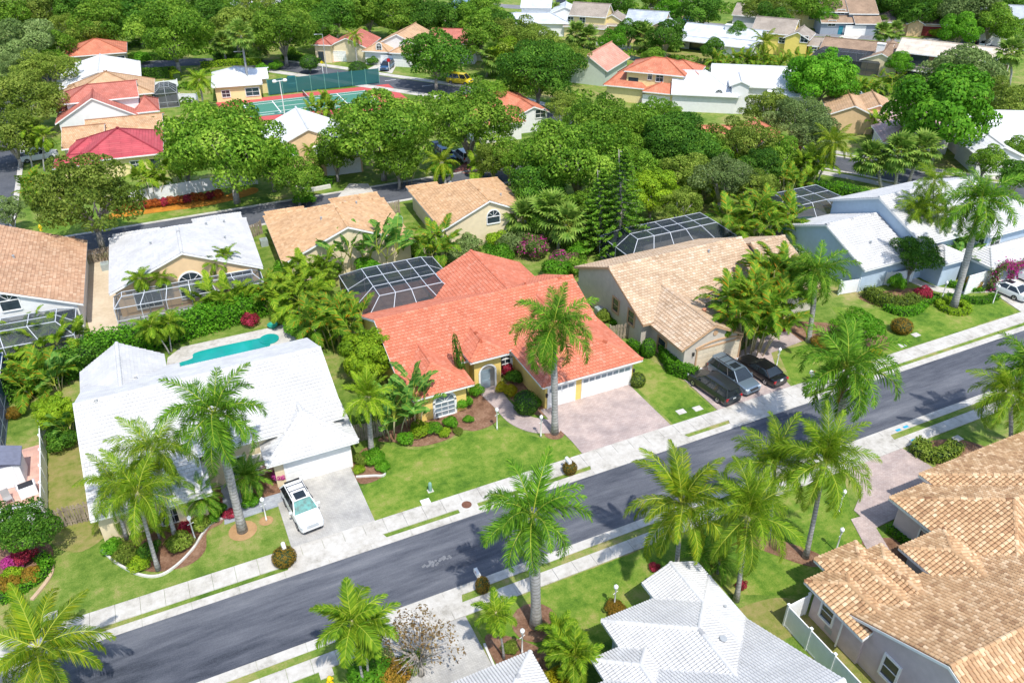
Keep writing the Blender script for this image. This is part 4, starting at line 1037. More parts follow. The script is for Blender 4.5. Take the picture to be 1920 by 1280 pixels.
# front street with valley gutters
S0, S1 = -70, 150
sheet('road', [(S0, 33.9), (S1, 34.4), (S1, 40.2), (S0, 39.55)], .02, ASPH)
for nm, a, b, c, d in (('gutter', 39.55, 40.2, 40.82, 40.2), ('gutter', 33.9, 34.4, 33.75, 33.25)):
    pass
def slabs(name, label, ya, yb, step, gap, z, m, skip=(), parts=True, rngx=(S0, S1)):
    e = link(name, None); e.location = (0, 0, 0); e['label'] = label; kind(e, 'structure')
    x = rngx[0]; g = random.Random(int(ya(0) * 10)); far = MB()
    while x < rngx[1]:
        x1 = x + step - gap; q = g.uniform(-.004, .004)
        poly = [(x, ya(x)), (x1, ya(x1)), (x1, yb(x1)), (x, yb(x))]
        if -14 < x < 88:
            mb = MB(); mb.prism(poly, -.05, z + q); mb.build('slab', m, e)
        else: far.prism(poly, -.05, z + q)
        x += step
    kind(far.build('slabs', m, e), 'stuff'); return e
lin = lambda a, b: (lambda x: a + (b - a) * (x - S0) / (S1 - S0))
slabs('far_gutter', 'pale concrete gutter along the far edge of the front street', lin(39.5, 40.15), lin(40.18, 40.72), 3.0, .015, .05, CONC)
slabs('near_gutter', 'pale concrete gutter along the near edge of the front street', lin(33.2, 33.72), lin(33.92, 34.42), 3.0, .015, .05, CONC)
slabs('far_sidewalk', 'pale concrete sidewalk in front of the red roofed house', lin(40.55, 41.2), lin(42.02, 42.75), 1.5, .02, .07, CONC)
slabs('near_sidewalk', 'pale concrete sidewalk on the near side of the street', lin(31.55, 32.05), lin(32.6, 33.1), 1.5, .02, .07, CONC)
# aprons across the grass strips
for a, b in ((2.6, 8.9), (26.3, 35.0), (39.9, 47.9), (79.0, 88)): sheet('driveway_apron', [(a - .4, 40.2), (b + .4, 40.2), (b, 41.2), (a, 41.2)], .066, CONC, -.05)
for a, b in ((6.4, 11.8), (44.0, 50.3)): sheet('driveway_apron', [(a, 32.4), (b, 32.4), (b + .4, 33.6), (a - .4, 33.6)], .066, CONC, -.05)
# driveways and walks
sheet('driveway', [(2.9, 42.1), (8.95, 42.1), (8.95, 49.4), (3.9, 49.4), (3.9, 47.3), (2.9, 47.1)], .06, GREYP, -.05)
sheet('driveway', [(26.3, 42.15), (34.9, 42.15), (34.9, 49), (25.9, 49), (25.9, 47.0), (26.2, 45.2), (26.3, 44)], .06, PINKP, -.05)
sheet('walkway', ccw(smooth([(22.2, 53.9), (22.4, 51.2), (22.6, 48.9), (23.2, 47.4), (24.2, 46.3), (26.0, 45.6), (26.1, 47.2), (24.9, 48.3), (24.2, 49.6), (24.0, 51.5), (23.9, 53.9)], 4)), .058, PINKP, -.05)
sheet('driveway', [(39.8, 42.2), (48.0, 42.3), (48.6, 45), (50.2, 47.6), (54.3, 47.9), (54.6, 52), (53, 52.4), (50.5, 50.0), (46.9, 48.8), (39.9, 48.8)], .06, PINKP, -.05)
sheet('driveway', [(6.7, 31.7), (11.7, 31.7), (11.8, 25.6), (6.7, 25.6)], .06, GREYP, -.05)
sheet('driveway', [(44.1, 31.8), (50.2, 31.8), (50.8, 26.6), (41.2, 26.2), (41.3, 28.2), (43.6, 29.6)], .06, PINKP, -.05)
sheet('walkway', ccw([(41.4, 27.5), (41.4, 26.2), (40.6, 24.2), (39.4, 22), (38.4, 22.2), (39.2, 24.9), (40.4, 27.6)]), .058, PINKP, -.05)
sheet('driveway', [(79.2, 42.5), (90, 42.5), (90, 52), (80.4, 52), (80.2, 46.5)], .06, CONC, -.05)
sheet('walkway', ccw(smooth([(80.3, 46.9), (78.3, 47.6), (76, 48.4), (74.4, 50.4), (74.2, 53.5), (75.2, 53.5), (75.6, 50.9), (77, 49.2), (79, 48.6), (80.3, 48.2)], 3)), .058, CONC, -.05)
sheet('walkway', [(-1.0, 46.6), (3.9, 46.9), (3.9, 48.2), (.6, 48.2), (.6, 52.5), (-.6, 52.5), (-.8, 48.2)], .058, BLUEP, -.05)
# planting beds, soil and sand
def bed(name, pts, m=MULCH, z=.03): return sheet(name, ccw(smooth(pts, 4)), z, m)
bed('mulch_bed', [(12.0, 51.2), (13.0, 50.3), (14.6, 48.9), (17, 48.7), (18.7, 49.3), (19.6, 48.8), (21.2, 48.9), (22.2, 49.9), (22.3, 53.6), (20, 54), (16, 53)])
bed('mulch_bed', [(24.3, 53.4), (24.4, 50.4), (25.0, 48.9), (25.9, 48.2), (26.3, 49.3), (26.3, 54)])
for x, y, r in ((25.5, 45.67, .85), (.1, 45.42, 1.0), (1.8, 45.7, .5), (15.5, 29.4, 1.5)):
    sheet('mulch_ring', [(x + r * a, y + r * b) for a, b in [(math.cos(i * .3927), math.sin(i * .3927)) for i in range(16)]], .032, MULCH if x > 1.9 else ground_mat('tan_mulch', [(.3, (.3, .17, .08)), (.6, (.48, .3, .15))], 1, 6, 30))
bed('mulch_bed', [(-7.6, 47.8), (-7.6, 46.0), (-6.2, 44.2), (-3.9, 43.7), (-2.6, 44.6), (-2.2, 46.4), (-.9, 47.2), (-.9, 51), (-3, 48.6)])
bed('mulch_bed', [(.7, 48.3), (3.7, 48.3), (3.7, 51), (.7, 52)])
bed('mulch_bed', [(9.1, 48.9), (9.1, 46.6), (10.8, 46.6), (11.4, 48), (10.8, 50.6)])
bed('mulch_bed', [(-18, 46.4), (-14.6, 46.2), (-12.7, 47.4), (-12.2, 49.2), (-13.4, 50.6), (-18, 51)])
bed('mulch_bed', [(12.1, 29.6), (13.4, 29.3), (15, 27.4), (14.6, 26), (12.4, 25.8)])
bed('mulch_bed', [(31.8, 29.4), (33.6, 28.9), (35.6, 26.6), (36, 25.2), (34.6, 25.4), (33, 27.4)])
bed('mulch_bed', [(39.3, 25.3), (40.1, 25.6), (42.2, 24.6), (42.2, 22.6), (40.4, 23.2)])
bed('mulch_bed', [(50.5, 31.2), (52.6, 31.6), (55.4, 30.6), (56.6, 28.4), (54.6, 26.9), (52, 27.4)])
bed('mulch_bed', [(50, 50), (53, 48.2), (57, 47.6), (60, 46.6), (59.8, 49), (56, 51.4), (52.6, 52.6)])
bed('mulch_bed', [(66.2, 52.2), (67.3, 48.8), (70, 47.6), (73.4, 48.2), (73.7, 50.8), (71, 51.8)])
bed('mulch_bed', [(59.5, 43.6), (61, 43.3), (62.6, 45), (61.8, 46.2), (60, 45.6)])
bed('sand_strip', [(-9.2, 96), (-6.6, 95.2), (-6.3, 78.2), (-9.2, 79.6)], SAND, .02)
bed('bare_soil', [(-12.4, 51.6), (-9.4, 51.0), (-8.6, 49.4), (-10.4, 48.2), (-12, 49.4)], DRYG, .012)
bed('dry_grass', [(-12.4, 62), (-9.6, 61), (-9.3, 52), (-12.3, 52.6)], DRYG, .014)
bed('dry_grass', [(27, 24.6), (30.6, 24.4), (32, 22.9), (29.6, 21.6), (26.4, 22.6)], DRYG, .018)
bed('dry_grass', [(29.7, 22), (32, 22), (31.6, 8), (29.7, 10)], DRYG, .014)
sheet('lush_lawn', ccw(smooth([(9.3, 42.3), (26, 42.3), (25.9, 44.6), (24, 45.8), (22.4, 48), (21, 48.4), (18.6, 48.9), (16.6, 48.3), (14.4, 48.6), (12.6, 50), (11.8, 50.4), (11.4, 47.2), (9.4, 46.2)], 4)), .009, LUSH)
sheet('lush_lawn', [(35.2, 42.3), (39.6, 42.3), (39.6, 49), (38.4, 53.6), (35.4, 54)], .009, LUSH)
sheet('lush_lawn', [(48.3, 42.4), (79, 42.8), (79.8, 46), (74, 48), (66, 49.5), (62, 52), (60, 47), (51, 47.6)], .009, LUSH)
sheet('lush_lawn', [(12, 31.6), (43.8, 31.8), (41.2, 28.4), (38, 22.5), (31.4, 24.2), (26.2, 26.9), (16, 26), (12, 29)], .009, LUSH)
sheet('lush_lawn', [(-17, 107), (14, 107), (13.6, 112), (-16.6, 113)], .009, LUSH)
sheet('patio', [(-30, 53.8), (-13.1, 53.8), (-13.1, 62.4), (-30, 61.2)], .05, SALM, -.05)
# the other streets
W2 = [(-45, 102.7), (0, 102.7), (40, 102.6), (62, 102.4), (78, 100), (89, 93), (96.5, 83), (103, 72), (113, 63), (135, 55)]
ribbon('back_street', W2, -3.1, 3.1, .02, ASPHD); ribbon('back_street_kerb', W2, 3.1, 3.6, .08, CONC, -.05); ribbon('back_street_kerb', W2, -3.6, -3.1, .08, CONC, -.05)
ribbon('back_street_sidewalk', W2[5:], 4.6, 6.0, .06, CONC, -.05); ribbon('back_street_sidewalk', W2[5:], -6.0, -4.4, .06, CONC, -.05)
W1 = [(-21.4, 60), (-21.4, 99), (-21.4, 150), (-20.5, 185), (-14, 196), (4, 197.5), (18, 194), (30, 185), (38, 174.5), (46, 163), (55, 151), (61, 141), (66, 128), (72, 119), (80, 112), (87, 102), (90, 94)]
ribbon('side_street', [(-21.4, 106), (-21.4, 130), (-21.4, 160), (-20.5, 185), (-14, 196), (4, 197.5), (18, 194), (30, 185), (38, 174.5), (46, 163), (55, 151), (61, 141), (66, 128), (72, 119), (80, 112), (87, 102)], -3.4, 3.4, .024, ASPHD)
ribbon('side_street_kerb', [(-21.4, 110), (-21.4, 130), (-21.4, 160), (-20.5, 183)], -4.1, -3.4, .09, CONC, -.05)
ribbon('side_street_kerb', [(-18.2, 106.3), (-18.0, 107.4), (-17.6, 109), (-17.5, 112)], -.3, .4, .085, CONC, -.05)
ribbon('far_sidewalk_kerb', W1[7:13], -5.6, -3.6, .06, CONC, -.05); ribbon('far_sidewalk_kerb', W1[7:13], 3.8, 5.6, .06, CONC, -.05)
ribbon('far_street', [(100, 235), (120, 214), (150, 172), (176, 144), (200, 118), (230, 90)], -3, 3, .02, ASPHG)
sheet('canal_water', pxs((1118, 97), (1120, 94), (1182, 104), (1250, 118), (1250, 126), (1170, 111)), .012, mat('canal', (.03, .05, .06), .1, .2, .5, spec=.8))
sheet('pond_water', pxs((826, 18), (838, 8), (866, -6), (905, -10), (868, 8), (848, 20)), .012, mat('pond', (.03, .10, .16), .1, .3, .5, spec=.8))
sheet('canal_bank', pxs((1060, 78), (1190, 98), (1300, 100), (1390, 118), (1380, 126), (1250, 128), (1110, 104)), .008, DRYG)
for pts, m in (([(620, 385), (655, 345), (690, 345), (700, 360)], CONC), ([(848, 322), (880, 300), (905, 302), (900, 330)], REDP), ([(596, 108), (615, 118), (650, 115), (640, 100)], SALM), ([(690, 130), (712, 118), (745, 120), (735, 138)], CONC),
               ([(1540, 90), (1590, 60), (1625, 58), (1590, 90)], CONC), ([(1700, 88), (1735, 72), (1765, 72), (1730, 92)], CONC), ([(1190, 200), (1205, 178), (1260, 180), (1250, 205)], CONC)):
    sheet('far_driveway', ccw(pxs(*pts)), .05, m, -.05)
sheet('orange_mulch_bed', ccw(smooth(pxs((190, 412), (215, 398), (260, 392), (400, 372), (470, 352), (480, 362), (400, 384), (300, 398), (225, 408)), 4)), .03, OMULCH)
# white painted road marks, dashes on the far street
for a in range(4):
    px = 592 + a * 70
    q = P(px, 131 + a * 10); sheet('road_marking', [(q[0] - 1.2, q[1] - .1), (q[0] + 1.2, q[1] - .1), (q[0] + 1.2, q[1] + .1), (q[0] - 1.2, q[1] + .1)], .035, WHITE)
# ================================================================ HOUSES
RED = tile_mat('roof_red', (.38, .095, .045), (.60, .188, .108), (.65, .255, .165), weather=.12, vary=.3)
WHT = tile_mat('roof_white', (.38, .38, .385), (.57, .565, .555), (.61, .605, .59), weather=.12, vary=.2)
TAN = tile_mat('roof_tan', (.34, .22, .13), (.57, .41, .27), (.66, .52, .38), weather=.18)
BARR = tile_mat('roof_barrel', (.24, .12, .06), (.53, .335, .18), (.74, .54, .34), weather=.14, vary=.6)
ORT = tile_mat('roof_orange_tan', (.38, .21, .1), (.62, .38, .2), (.69, .46, .27), weather=.15)
BRO = tile_mat('roof_brown', (.30, .15, .09), (.54, .32, .19), (.64, .43, .28), weather=.16)
RTAN = ORT
YEL = mat('wall_yellow', (.78, .56, .17), .85, .06, 2, .15, 30)
CRM = mat('wall_cream', (.72, .60, .40), .85, .06, 2, .15, 30)
BEI = mat('wall_beige', (.52, .47, .40), .85, .07, 2, .2, 30)
LAV = mat('wall_lavender', (.56, .47, .47), .85, .07, 2, .35, 18)
BLU = mat('wall_pale_blue', (.42, .52, .62), .85, .05, 2, .15, 30)
WHW = mat('wall_white', (.72, .72, .70), .85, .04, 2, .15, 30)
PEA = mat('wall_peach', (.70, .49, .28), .85, .06, 2, .15, 30)
TRT = mat('trim_tan', (.48, .31, .18), .7, .06)
GDOORC = mat('garage_cream', (.64, .56, .42), .7, .05)
# --- the red-roofed yellow house
H = House('detached_house', 'yellow house with a coral red tile roof, three white garage bays and arched porch', YEL, RED, origin=(25, 58), ang=0)
m_ = H.sblk(15.0, 35.2, 54.7, 66.4, 3.0, 'x', 'gg', pitch=.45); rw = H.sblk(22.8, 34.0, 60.4, 70.2, 3.0, 'y', 'gg', pitch=.46)
lw = H.sblk(15.2, 20.7, 51.3, 59, 2.9, 'y', 'hg', pitch=.45); en = H.sblk(21.3, 25.0, 53.5, 59, 3.55, 'y', 'hg', pitch=.45)
ga = H.sblk(25.75, 35.75, 48.4, 59.8, 2.85, 'y', 'hg', pitch=.45); H.finish('flat', .33, .40, singles=300, caps_single=True)
H.garage(ga, 'f', 4.88, 2.13, px=(1136, 725), lights=True); H.garage(ga, 'f', 2.5, 2.13, px=(1052, 748), lights=True, cols=4)
H.lamp(ga, 'f', (1187, 694)); H.lamp(ga, 'f', (1024, 741))
H.window(lw, 'f', 1.75, 1.35, px=(834, 765), nx=3, ny=3, arch=True, fw=.2, glass=PALEG); H.window(m_, 'f', 1.0, 2.0, px=(947, 690), nx=2, ny=4, arch=True, fw=.22)
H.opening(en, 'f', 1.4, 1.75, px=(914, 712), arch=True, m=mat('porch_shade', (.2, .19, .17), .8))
o, U, n = H.plane(en, 'f'); u = H.hit(en, 'f', 914, 712)[0]; mb = MB(); k = 14
for i in range(k):
    a, c = math.pi * i / k, math.pi * (i + 1) / k; q = [(math.cos(x) * r, 1.75 + math.sin(x) * r) for x, r in ((a, .7), (a, .86), (c, .86), (c, .7))]
    mb.face([o + U * (u + x) + Vector((0, 0, z)) + n * .09 for x, z in q][::-1]); mb.face([o + U * (u + q[0][0]) + Vector((0, 0, q[0][1])) + n * v for v in (.02, .09)] + [o + U * (u + q[3][0]) + Vector((0, 0, q[3][1])) + n * v for v in (.09, .02)])
for s in (-1, 1): mb.box(o + U * (u + s * .78) + Vector((0, 0, .875)) + n * .05, (.16, .09, 1.75))
mb.build('porch_arch', WHITE, H.e); H.door(en, 'f', .9, 2.05, u=u - .2, m=PALEG)
H.vent(30.5 - 25, 61.5 - 58, H.roof)
# --- the white-roofed house in front left
H = House('detached_house', 'cream house with a wide white tile roof and white double garage door', CRM, WHT, origin=(0, 56), ang=0)
H.sblk(-9.15, -1.6, 47.85, 65.6, 2.75, 'x', 'gg', pitch=.425); mR = H.sblk(-1.6, 9.35, 50.4, 63.05, 3.85, 'x', 'gg', pitch=.4249)
H.sblk(-9.5, -2.7, 58, 67.6, 2.85, 'y', 'gg', pitch=.62); wg = H.sblk(2.75, 9.75, 48.3, 54.2, 2.8, 'y', 'hg', pitch=.53); H.sblk(-4.4, -1.3, 47.2, 52, 2.7, 'y', 'hg', pitch=.42)
H.finish('flat', .33, .40, singles=300, caps_single=True); H.garage(wg, 'f', 4.9, 2.2, px=(597, 868)); 
H.window(H.b[0], 'f', 1.6, 1.3, px=(325, 965), nx=2, ny=2); H.window(mR, 'f', 1.2, 1.6, u=2.2, z=1.5); H.door(mR, 'f', 1.0, 2.1, u=3.6)
for x, y in ((-7.6, 56.5), (-5, 62)): H.vent(x, y - 56, H.roof)
# --- tan house right of the red roof
H = House('detached_house', 'beige stucco house with a faded tan tile roof behind the three parked cars', BEI, TAN, TRT, origin=(48, 57), ang=0)
m_ = H.sblk(38.9, 55.4, 53.2, 66.6, 3.0, 'x', 'gg', pitch=.45); H.sblk(55.4, 60.0, 51.9, 64.9, 3.0, 'x', 'gg', pitch=.45)
g_ = H.sblk(39.75, 46.75, 48.1, 58.5, 2.85, 'y', 'gg', pitch=.5); H.finish('flat', .34, .40, singles=300, caps_single=True)
for px in ((1155, 572), (1184, 595)): H.window(m_, 'l', 1.0, 1.4, px=px, nx=1, ny=2, frame=TRT, fw=.16)
H.window(g_, 'l', 1.2, 1.5, px=(1241, 648), nx=1, ny=2, frame=TRT, fw=.16)
H.garage(g_, 'f', 4.9, 2.15, px=(1345, 665), m=GDOORC)
o, U, n = H.plane(g_, 'f'); u = H.hit(g_, 'f', 1345, 665)[0]; mb = MB()
for i in range(10):
    a, c = -1 + .2 * i, -1 + .2 * (i + 1); mb.beam(o + U * (u + a * 2.7) + Vector((0, 0, 2.35 + .42 * (1 - a * a))) + n * .05, o + U * (u + c * 2.7) + Vector((0, 0, 2.35 + .42 * (1 - c * c))) + n * .05, .1, .16)
mb.build('arch_trim', TRT, H.e)
mb = MB(); mb.lathe([(0, 0), (.26, 0), (.26, .06), (0, .06)], 14, (0, 0, 0), 'y'); q = mb.build('gable_medallion', TRT, H.e); q.location = o + U * H.hit(g_, 'f', 1341, 627)[0] + Vector((0, 0, 3.6)) - Vector((0, .07, 0))
for s in (-1, 1): H.lamp(g_, 'f', u=u + s * 2.95, z=1.9)
for x, y in ((44.6, 51.5), (52.0, 56.3)): H.vent(x - 48, y - 57, mat('terracotta_vent', (.45, .2, .12), .8), .16, .25)
H.vent(50.5 - 48, 59 - 57)
# --- pale blue house at right
H = House('detached_house', 'large pale blue house with several white tile roofs behind the tallest royal palm', BLU, WHT, origin=(78, 57), ang=0)
f_ = H.sblk(66.6, 75, 52.6, 65.6, 3.0, 'x', 'gg', pitch=.41); t_ = H.sblk(74.2, 89.5, 52.2, 66.4, 4.6, 'x', 'gg', pitch=.41)
w_ = H.sblk(81.5, 93, 49.8, 57, 5.2, 'x', 'hh', pitch=.38); g_ = H.sblk(79.5, 97, 47.2, 52, 2.9, 'x', 'hh', pitch=.42); H.sblk(75.4, 79.4, 49.8, 56, 3.1, 'y', 'hg', pitch=.42)
H.finish('flat', .34, .40, singles=200, caps_single=True); H.garage(g_, 'f', 4.9, 2.2, px=(1850, 505), m=WHITE); H.window(w_, 'f', 1.5, 1.2, px=(1865, 452)); H.window(w_, 'l', 1.2, 1.2, px=(1838, 445))
H.window(f_, 'l', .9, 1.0, px=(1500, 470)); H.door(t_, 'l', 1.0, 2.2, px=(1703, 468), z=0, m=DARKG)
H.vent(70 - 78, 55.5 - 57)
# --- barrel-tiled house, front right
H = House('detached_house', 'lavender stucco house with a mottled orange barrel tile roof in the front right corner', LAV, BARR, WHITE, origin=(44, 17), ang=0)
a1 = H.sblk(41.6, 58, 16, 26.1, 2.95, 'x', 'hh', pitch=.42); H.sblk(45.1, 60, 17, 26.75, 3.25, 'x', 'hh', pitch=.42)
en = H.sblk(38.25, 42.3, 15, 22.3, 3.2, 'y', 'gh', pitch=.42, ov=.5); w1 = H.sblk(32.75, 36.3, 14, 24.0, 3.0, 'y', 'gh', pitch=.45)
w0 = H.sblk(31.0, 34.4, 18.2, 22.95, 2.9, 'y', 'gh', pitch=.42); H.sblk(34.6, 37.6, 15, 23.1, 3.0, 'y', 'gh', pitch=.45)
m_ = H.sblk(31.45, 62, 7.2, 20.2, 2.95, 'x', 'gg', pitch=.45); H.finish('barrel', .27, .38, singles=300, caps_single=True)
H.window(w0, 'l', .9, 1.2, px=(1552, 1149), nx=1, ny=2, fw=.13); H.window(m_, 'l', .95, 1.5, px=(1669, 1255), nx=1, ny=2, fw=.13)
mb = MB(); mb.tube([(31.1 - 44, 19.8 - 17, 2.85), (31.35 - 44, 19.9 - 17, 2.6), (31.35 - 44, 19.9 - 17, .1)], [.06, .06, .06], 8); mb.build('downspout', WHITE, H.e)
u, z = H.hit(w0, 'l', 1553, 1180); H.panel(w0, 'l', u, z, [[(-.3, -.2, 0), (.3, -.2, 0), (.3, .2, 0), (-.3, .2, 0)]], 'meter_box', GREYM, .03)
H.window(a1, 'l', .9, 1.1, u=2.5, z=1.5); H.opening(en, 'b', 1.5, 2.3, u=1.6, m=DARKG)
# --- white tiled house at the bottom
H = House('detached_house', 'pale house with an all white hipped tile roof at the bottom centre', BLU, WHT, origin=(18, 19), ang=0)
a_ = H.sblk(18.05, 25.85, 15, 25.8, 2.9, 'y', 'gh', pitch=.42); H.sblk(21.8, 25.85, 18, 27.2, 2.903, 'y', 'gg', pitch=.42); e_ = H.sblk(16.2, 20.05, 13, 23.75, 2.9, 'y', 'gh', pitch=.42)
H.sblk(5.8, 25.9, 8.6, 22.2, 2.95, 'x', 'gg', pitch=.45); H.sblk(5.8, 13.3, 14, 25.7, 2.9, 'y', 'gh', pitch=.42); H.finish('barrel', .18, .42, singles=300, caps_single=True)
H.window(a_, 'l', 1.0, 1.2, u=1.0, z=1.5); H.vent(22.9 - 18, 20.9 - 19, GREYM, .14, .2); H.vent(25.0 - 18, 23.2 - 19, GREYM, .06, .15)
# --- middle row, left to right
H = House('detached_house', 'white house with brown orange tile roof cut by the left edge', WHW, BRO, origin=(-16.75, 88.7), ang=-2.3)
a_ = H.blk(-8, 8, -8, 8, 3.0, 'y', 'gg', pitch=.42); H.blk(-7, 1, 2, 9.5, 3.0, 'y', 'gh', pitch=.42); H.blk(2.2, 6.6, 4, 9.5, 3.0, 'y', 'gh', pitch=.42); H.finish('flat', .34, .4)
H.opening(a_, 'f', 2.2, 2.2, px=(40, 610), m=DARKG); H.window(a_, 'f', 2.6, 2.0, px=(115, 600), nx=3); H.window(a_, 'f', 1.6, 1.0, px=(20, 572), ny=1, nx=1, arch=True); H.vent(2, 0)
H = House('detached_house', 'peach house with white tile roof and screened lanai under its gable', PEA, WHT, origin=(1.24, 88.3), ang=-2.3)
a_ = H.blk(-7.6, 7.6, -7.2, 7.0, 3.0, 'y', 'gh', pitch=.42); H.blk(-7.2, -2.2, 2, 8, 3.0, 'y', 'gh', pitch=.42); H.blk(1.6, 7.2, 0, 9, 3.0, 'y', 'gh', pitch=.42); H.finish('flat', .34, .4)
H.window(a_, 'f', 2.4, 1.6, px=(362, 543), nx=2, ny=2, arch=True, fw=.14); H.window(a_, 'f', 2.4, 1.9, px=(278, 560), nx=3, ny=1, glass=DARKG); H.window(a_, 'f', 2.6, 1.3, px=(448, 520), nx=3, ny=2)
for x, y in ((3, 2), (4.6, -1), (-3, -1), (5, 4)): H.vent(x, y)
H = House('detached_house', 'cream house with orange tan tile roof behind the giant bird of paradise', CRM, ORT, origin=(18.4, 87.3), ang=-2.3)
a_ = H.blk(-7.5, 7.5, -6.9, 7.0, 3.0, 'y', 'gh', pitch=.41); H.blk(-7.2, -2.5, 1, 8.2, 3.0, 'y', 'gh', pitch=.42); H.blk(1, 7.2, 2, 9.3, 3.0, 'y', 'gh', pitch=.4); H.finish('flat', .34, .4)
for p in ((513, 460), (533, 490)): H.window(a_, 'l', .9, 1.3, px=p, nx=1)
for x, y in ((-2, -2), (3, 2), (2, 4)): H.vent(x, y)
H = House('detached_house', 'cream house with tan tile roof and white shuttered side windows', CRM, ORT, origin=(35.8, 88.2), ang=-2.3)
a_ = H.blk(-6.1, 6.1, -6.9, 6.4, 3.0, 'y', 'gh', pitch=.45); H.blk(-6.0, -1.8, 1, 8.0, 3.0, 'y', 'gh', pitch=.42); H.blk(.5, 6.3, 0, 6.5, 3.0, 'y', 'gh', pitch=.42); H.finish('flat', .34, .4)
for p in ((766, 405), (785, 428)): H.window(a_, 'l', 1.0, 1.6, px=p, nx=1)
H.window(a_, 'f', 1.6, .8, px=(925, 412), nx=1, ny=1, arch=True)
for x, y in ((-1.5, 3), (-1, 5), (3, -3)): H.vent(x, y)
# --- houses farther off: front left eave corner (pixel, height), bearing, blocks in their own frame
FRED = tile_mat('roof_far_red', (.38, .10, .07), (.50, .16, .115), (.55, .2, .15), course=.38)
FORA = tile_mat('roof_far_orange', (.48, .14, .07), (.61, .20, .11), (.65, .25, .15), course=.38)
FCRI = tile_mat('roof_far_crimson', (.34, .04, .055), (.46, .075, .09), (.50, .10, .11), course=.42, width=3)
FTAN = tile_mat('roof_far_tan', (.46, .27, .14), (.58, .36, .2), (.62, .41, .25), course=.38)
FBAR = tile_mat('roof_far_barrel', (.36, .18, .09), (.56, .33, .17), (.66, .44, .26), course=.42, width=.3)
FWHT = tile_mat('roof_far_white', (.66, .67, .68), (.72, .73, .74), (.75, .76, .77), course=.5, weather=.08)
FPNK = tile_mat('roof_far_pink', (.52, .32, .28), (.62, .41, .37), (.66, .46, .42), course=.45, width=3)
FPAL = tile_mat('roof_far_salmon', (.56, .24, .16), (.64, .31, .22), (.68, .36, .27), course=.38)
FSHB = tile_mat('roof_far_brown_shingle', (.26, .17, .11), (.34, .23, .155), (.40, .28, .19), course=.2)
FSHG = tile_mat('roof_far_taupe_shingle', (.30, .25, .2), (.38, .32, .26), (.42, .36, .3), course=.2)
FSHD = tile_mat('roof_far_dark_shingle', (.16, .12, .11), (.22, .17, .155), (.27, .21, .2), course=.2)
FCRE = tile_mat('roof_far_cream', (.54, .46, .36), (.62, .53, .43), (.66, .58, .48), course=1.2, width=2)
FSLA = tile_mat('roof_far_blue_grey', (.34, .38, .42), (.42, .46, .50), (.46, .50, .54), course=.6, width=2)
FPEW = tile_mat('roof_far_pale_grey', (.50, .54, .58), (.58, .62, .66), (.62, .66, .70), course=.6, width=2)
BRWN = mat('wall_brown', (.22, .13, .07), .85, .1, 2); LYEL = mat('wall_light_yellow', (.76, .64, .32), .85, .06, 2); SAGE = mat('wall_sage', (.5, .56, .48), .85, .05, 2)
BRICKR = mat('door_red', (.36, .06, .05), .7, .1); TEALD = mat('door_teal', (.02, .2, .28), .6, .1); GRBL = mat('wall_grey_blue', (.28, .32, .37), .85, .06, 2)
def fh(label, wall, roof, at, ang, blocks, wins=(), trim=WHITE, xy=None):
    o = xy or P(*at); H = House('detached_house', label, wall, roof, trim, origin=o, ang=ang)
    for b in blocks:
        k = dict(b[7]) if len(b) > 7 else {}; H.blk(*b[:7], **k)
    H.finish(None)
    for w in wins:
        b = H.b[w[0]]; kd, side, px = w[1], w[2], w[3]
        if kd == 'w': H.window(b, side, w[4], w[5], px=px if isinstance(px, tuple) else None, u=None if isinstance(px, tuple) else px, z=w[6] if len(w) > 6 else None, nx=2, ny=2)
        elif kd == 'a': H.window(b, side, w[4], w[5], px=px, nx=2, ny=2, arch=True, fw=.15)
        elif kd == 'g': H.garage(b, side, w[4], w[5], px=px if isinstance(px, tuple) else None, u=None if isinstance(px, tuple) else px, m=w[6] if len(w) > 6 else WHITE, rows=4, cols=4)
        elif kd == 'd': H.door(b, side, w[4], w[5], px=px if isinstance(px, tuple) else None, u=None if isinstance(px, tuple) else px, m=w[6] if len(w) > 6 else WHITE)
        elif kd == 'o': H.opening(b, side, w[4], w[5], px=px if isinstance(px, tuple) else None, u=None if isinstance(px, tuple) else px, z=w[6] if len(w) > 6 else 0)
    return H
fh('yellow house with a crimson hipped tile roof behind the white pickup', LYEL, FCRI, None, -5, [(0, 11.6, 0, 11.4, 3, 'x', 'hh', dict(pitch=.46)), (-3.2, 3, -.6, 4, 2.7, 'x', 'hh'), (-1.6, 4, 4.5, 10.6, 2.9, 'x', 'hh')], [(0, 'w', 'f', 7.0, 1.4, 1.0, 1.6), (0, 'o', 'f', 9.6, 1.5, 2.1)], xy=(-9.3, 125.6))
fh('low house with orange barrel tile roof tucked behind the crimson roof', CRM, FBAR, None, -5, [(0, 11.4, 0, 9, 3.1, 'x', 'gg', dict(pitch=.3)), (-3, 3, -4, 7, 2.8, 'x', 'gg', dict(pitch=.3))], (), xy=(-8.0, 137.2))
fh('white two storey house with a long sloping red roof', WHW, FRED, None, -3, [(0, 12.6, 0, 9, 2.9, 'y', 'gg', dict(pitch=.56)), (1.5, 13.2, 3, 11, 5.2, 'x', 'hg', dict(pitch=.45)), (12, 16, 1, 9, 3.1, 'x', 'hh'), (0, 9, 5, 13, 3.5, 'x', 'hh')], [(1, 'w', 'r', 1.9, 1.2, 1.5, 4.2)], xy=(-12.3, 147.3))
fh('house with light brown hipped roof between red and white roofs', PEA, FSHB if False else FTAN, None, -5, [(0, 15.3, 0, 10.5, 3, 'y', 'hh', dict(pitch=.42)), (-.8, 5, -1, 8, 2.8, 'x', 'hh')], (), xy=(-11.4, 161.5))
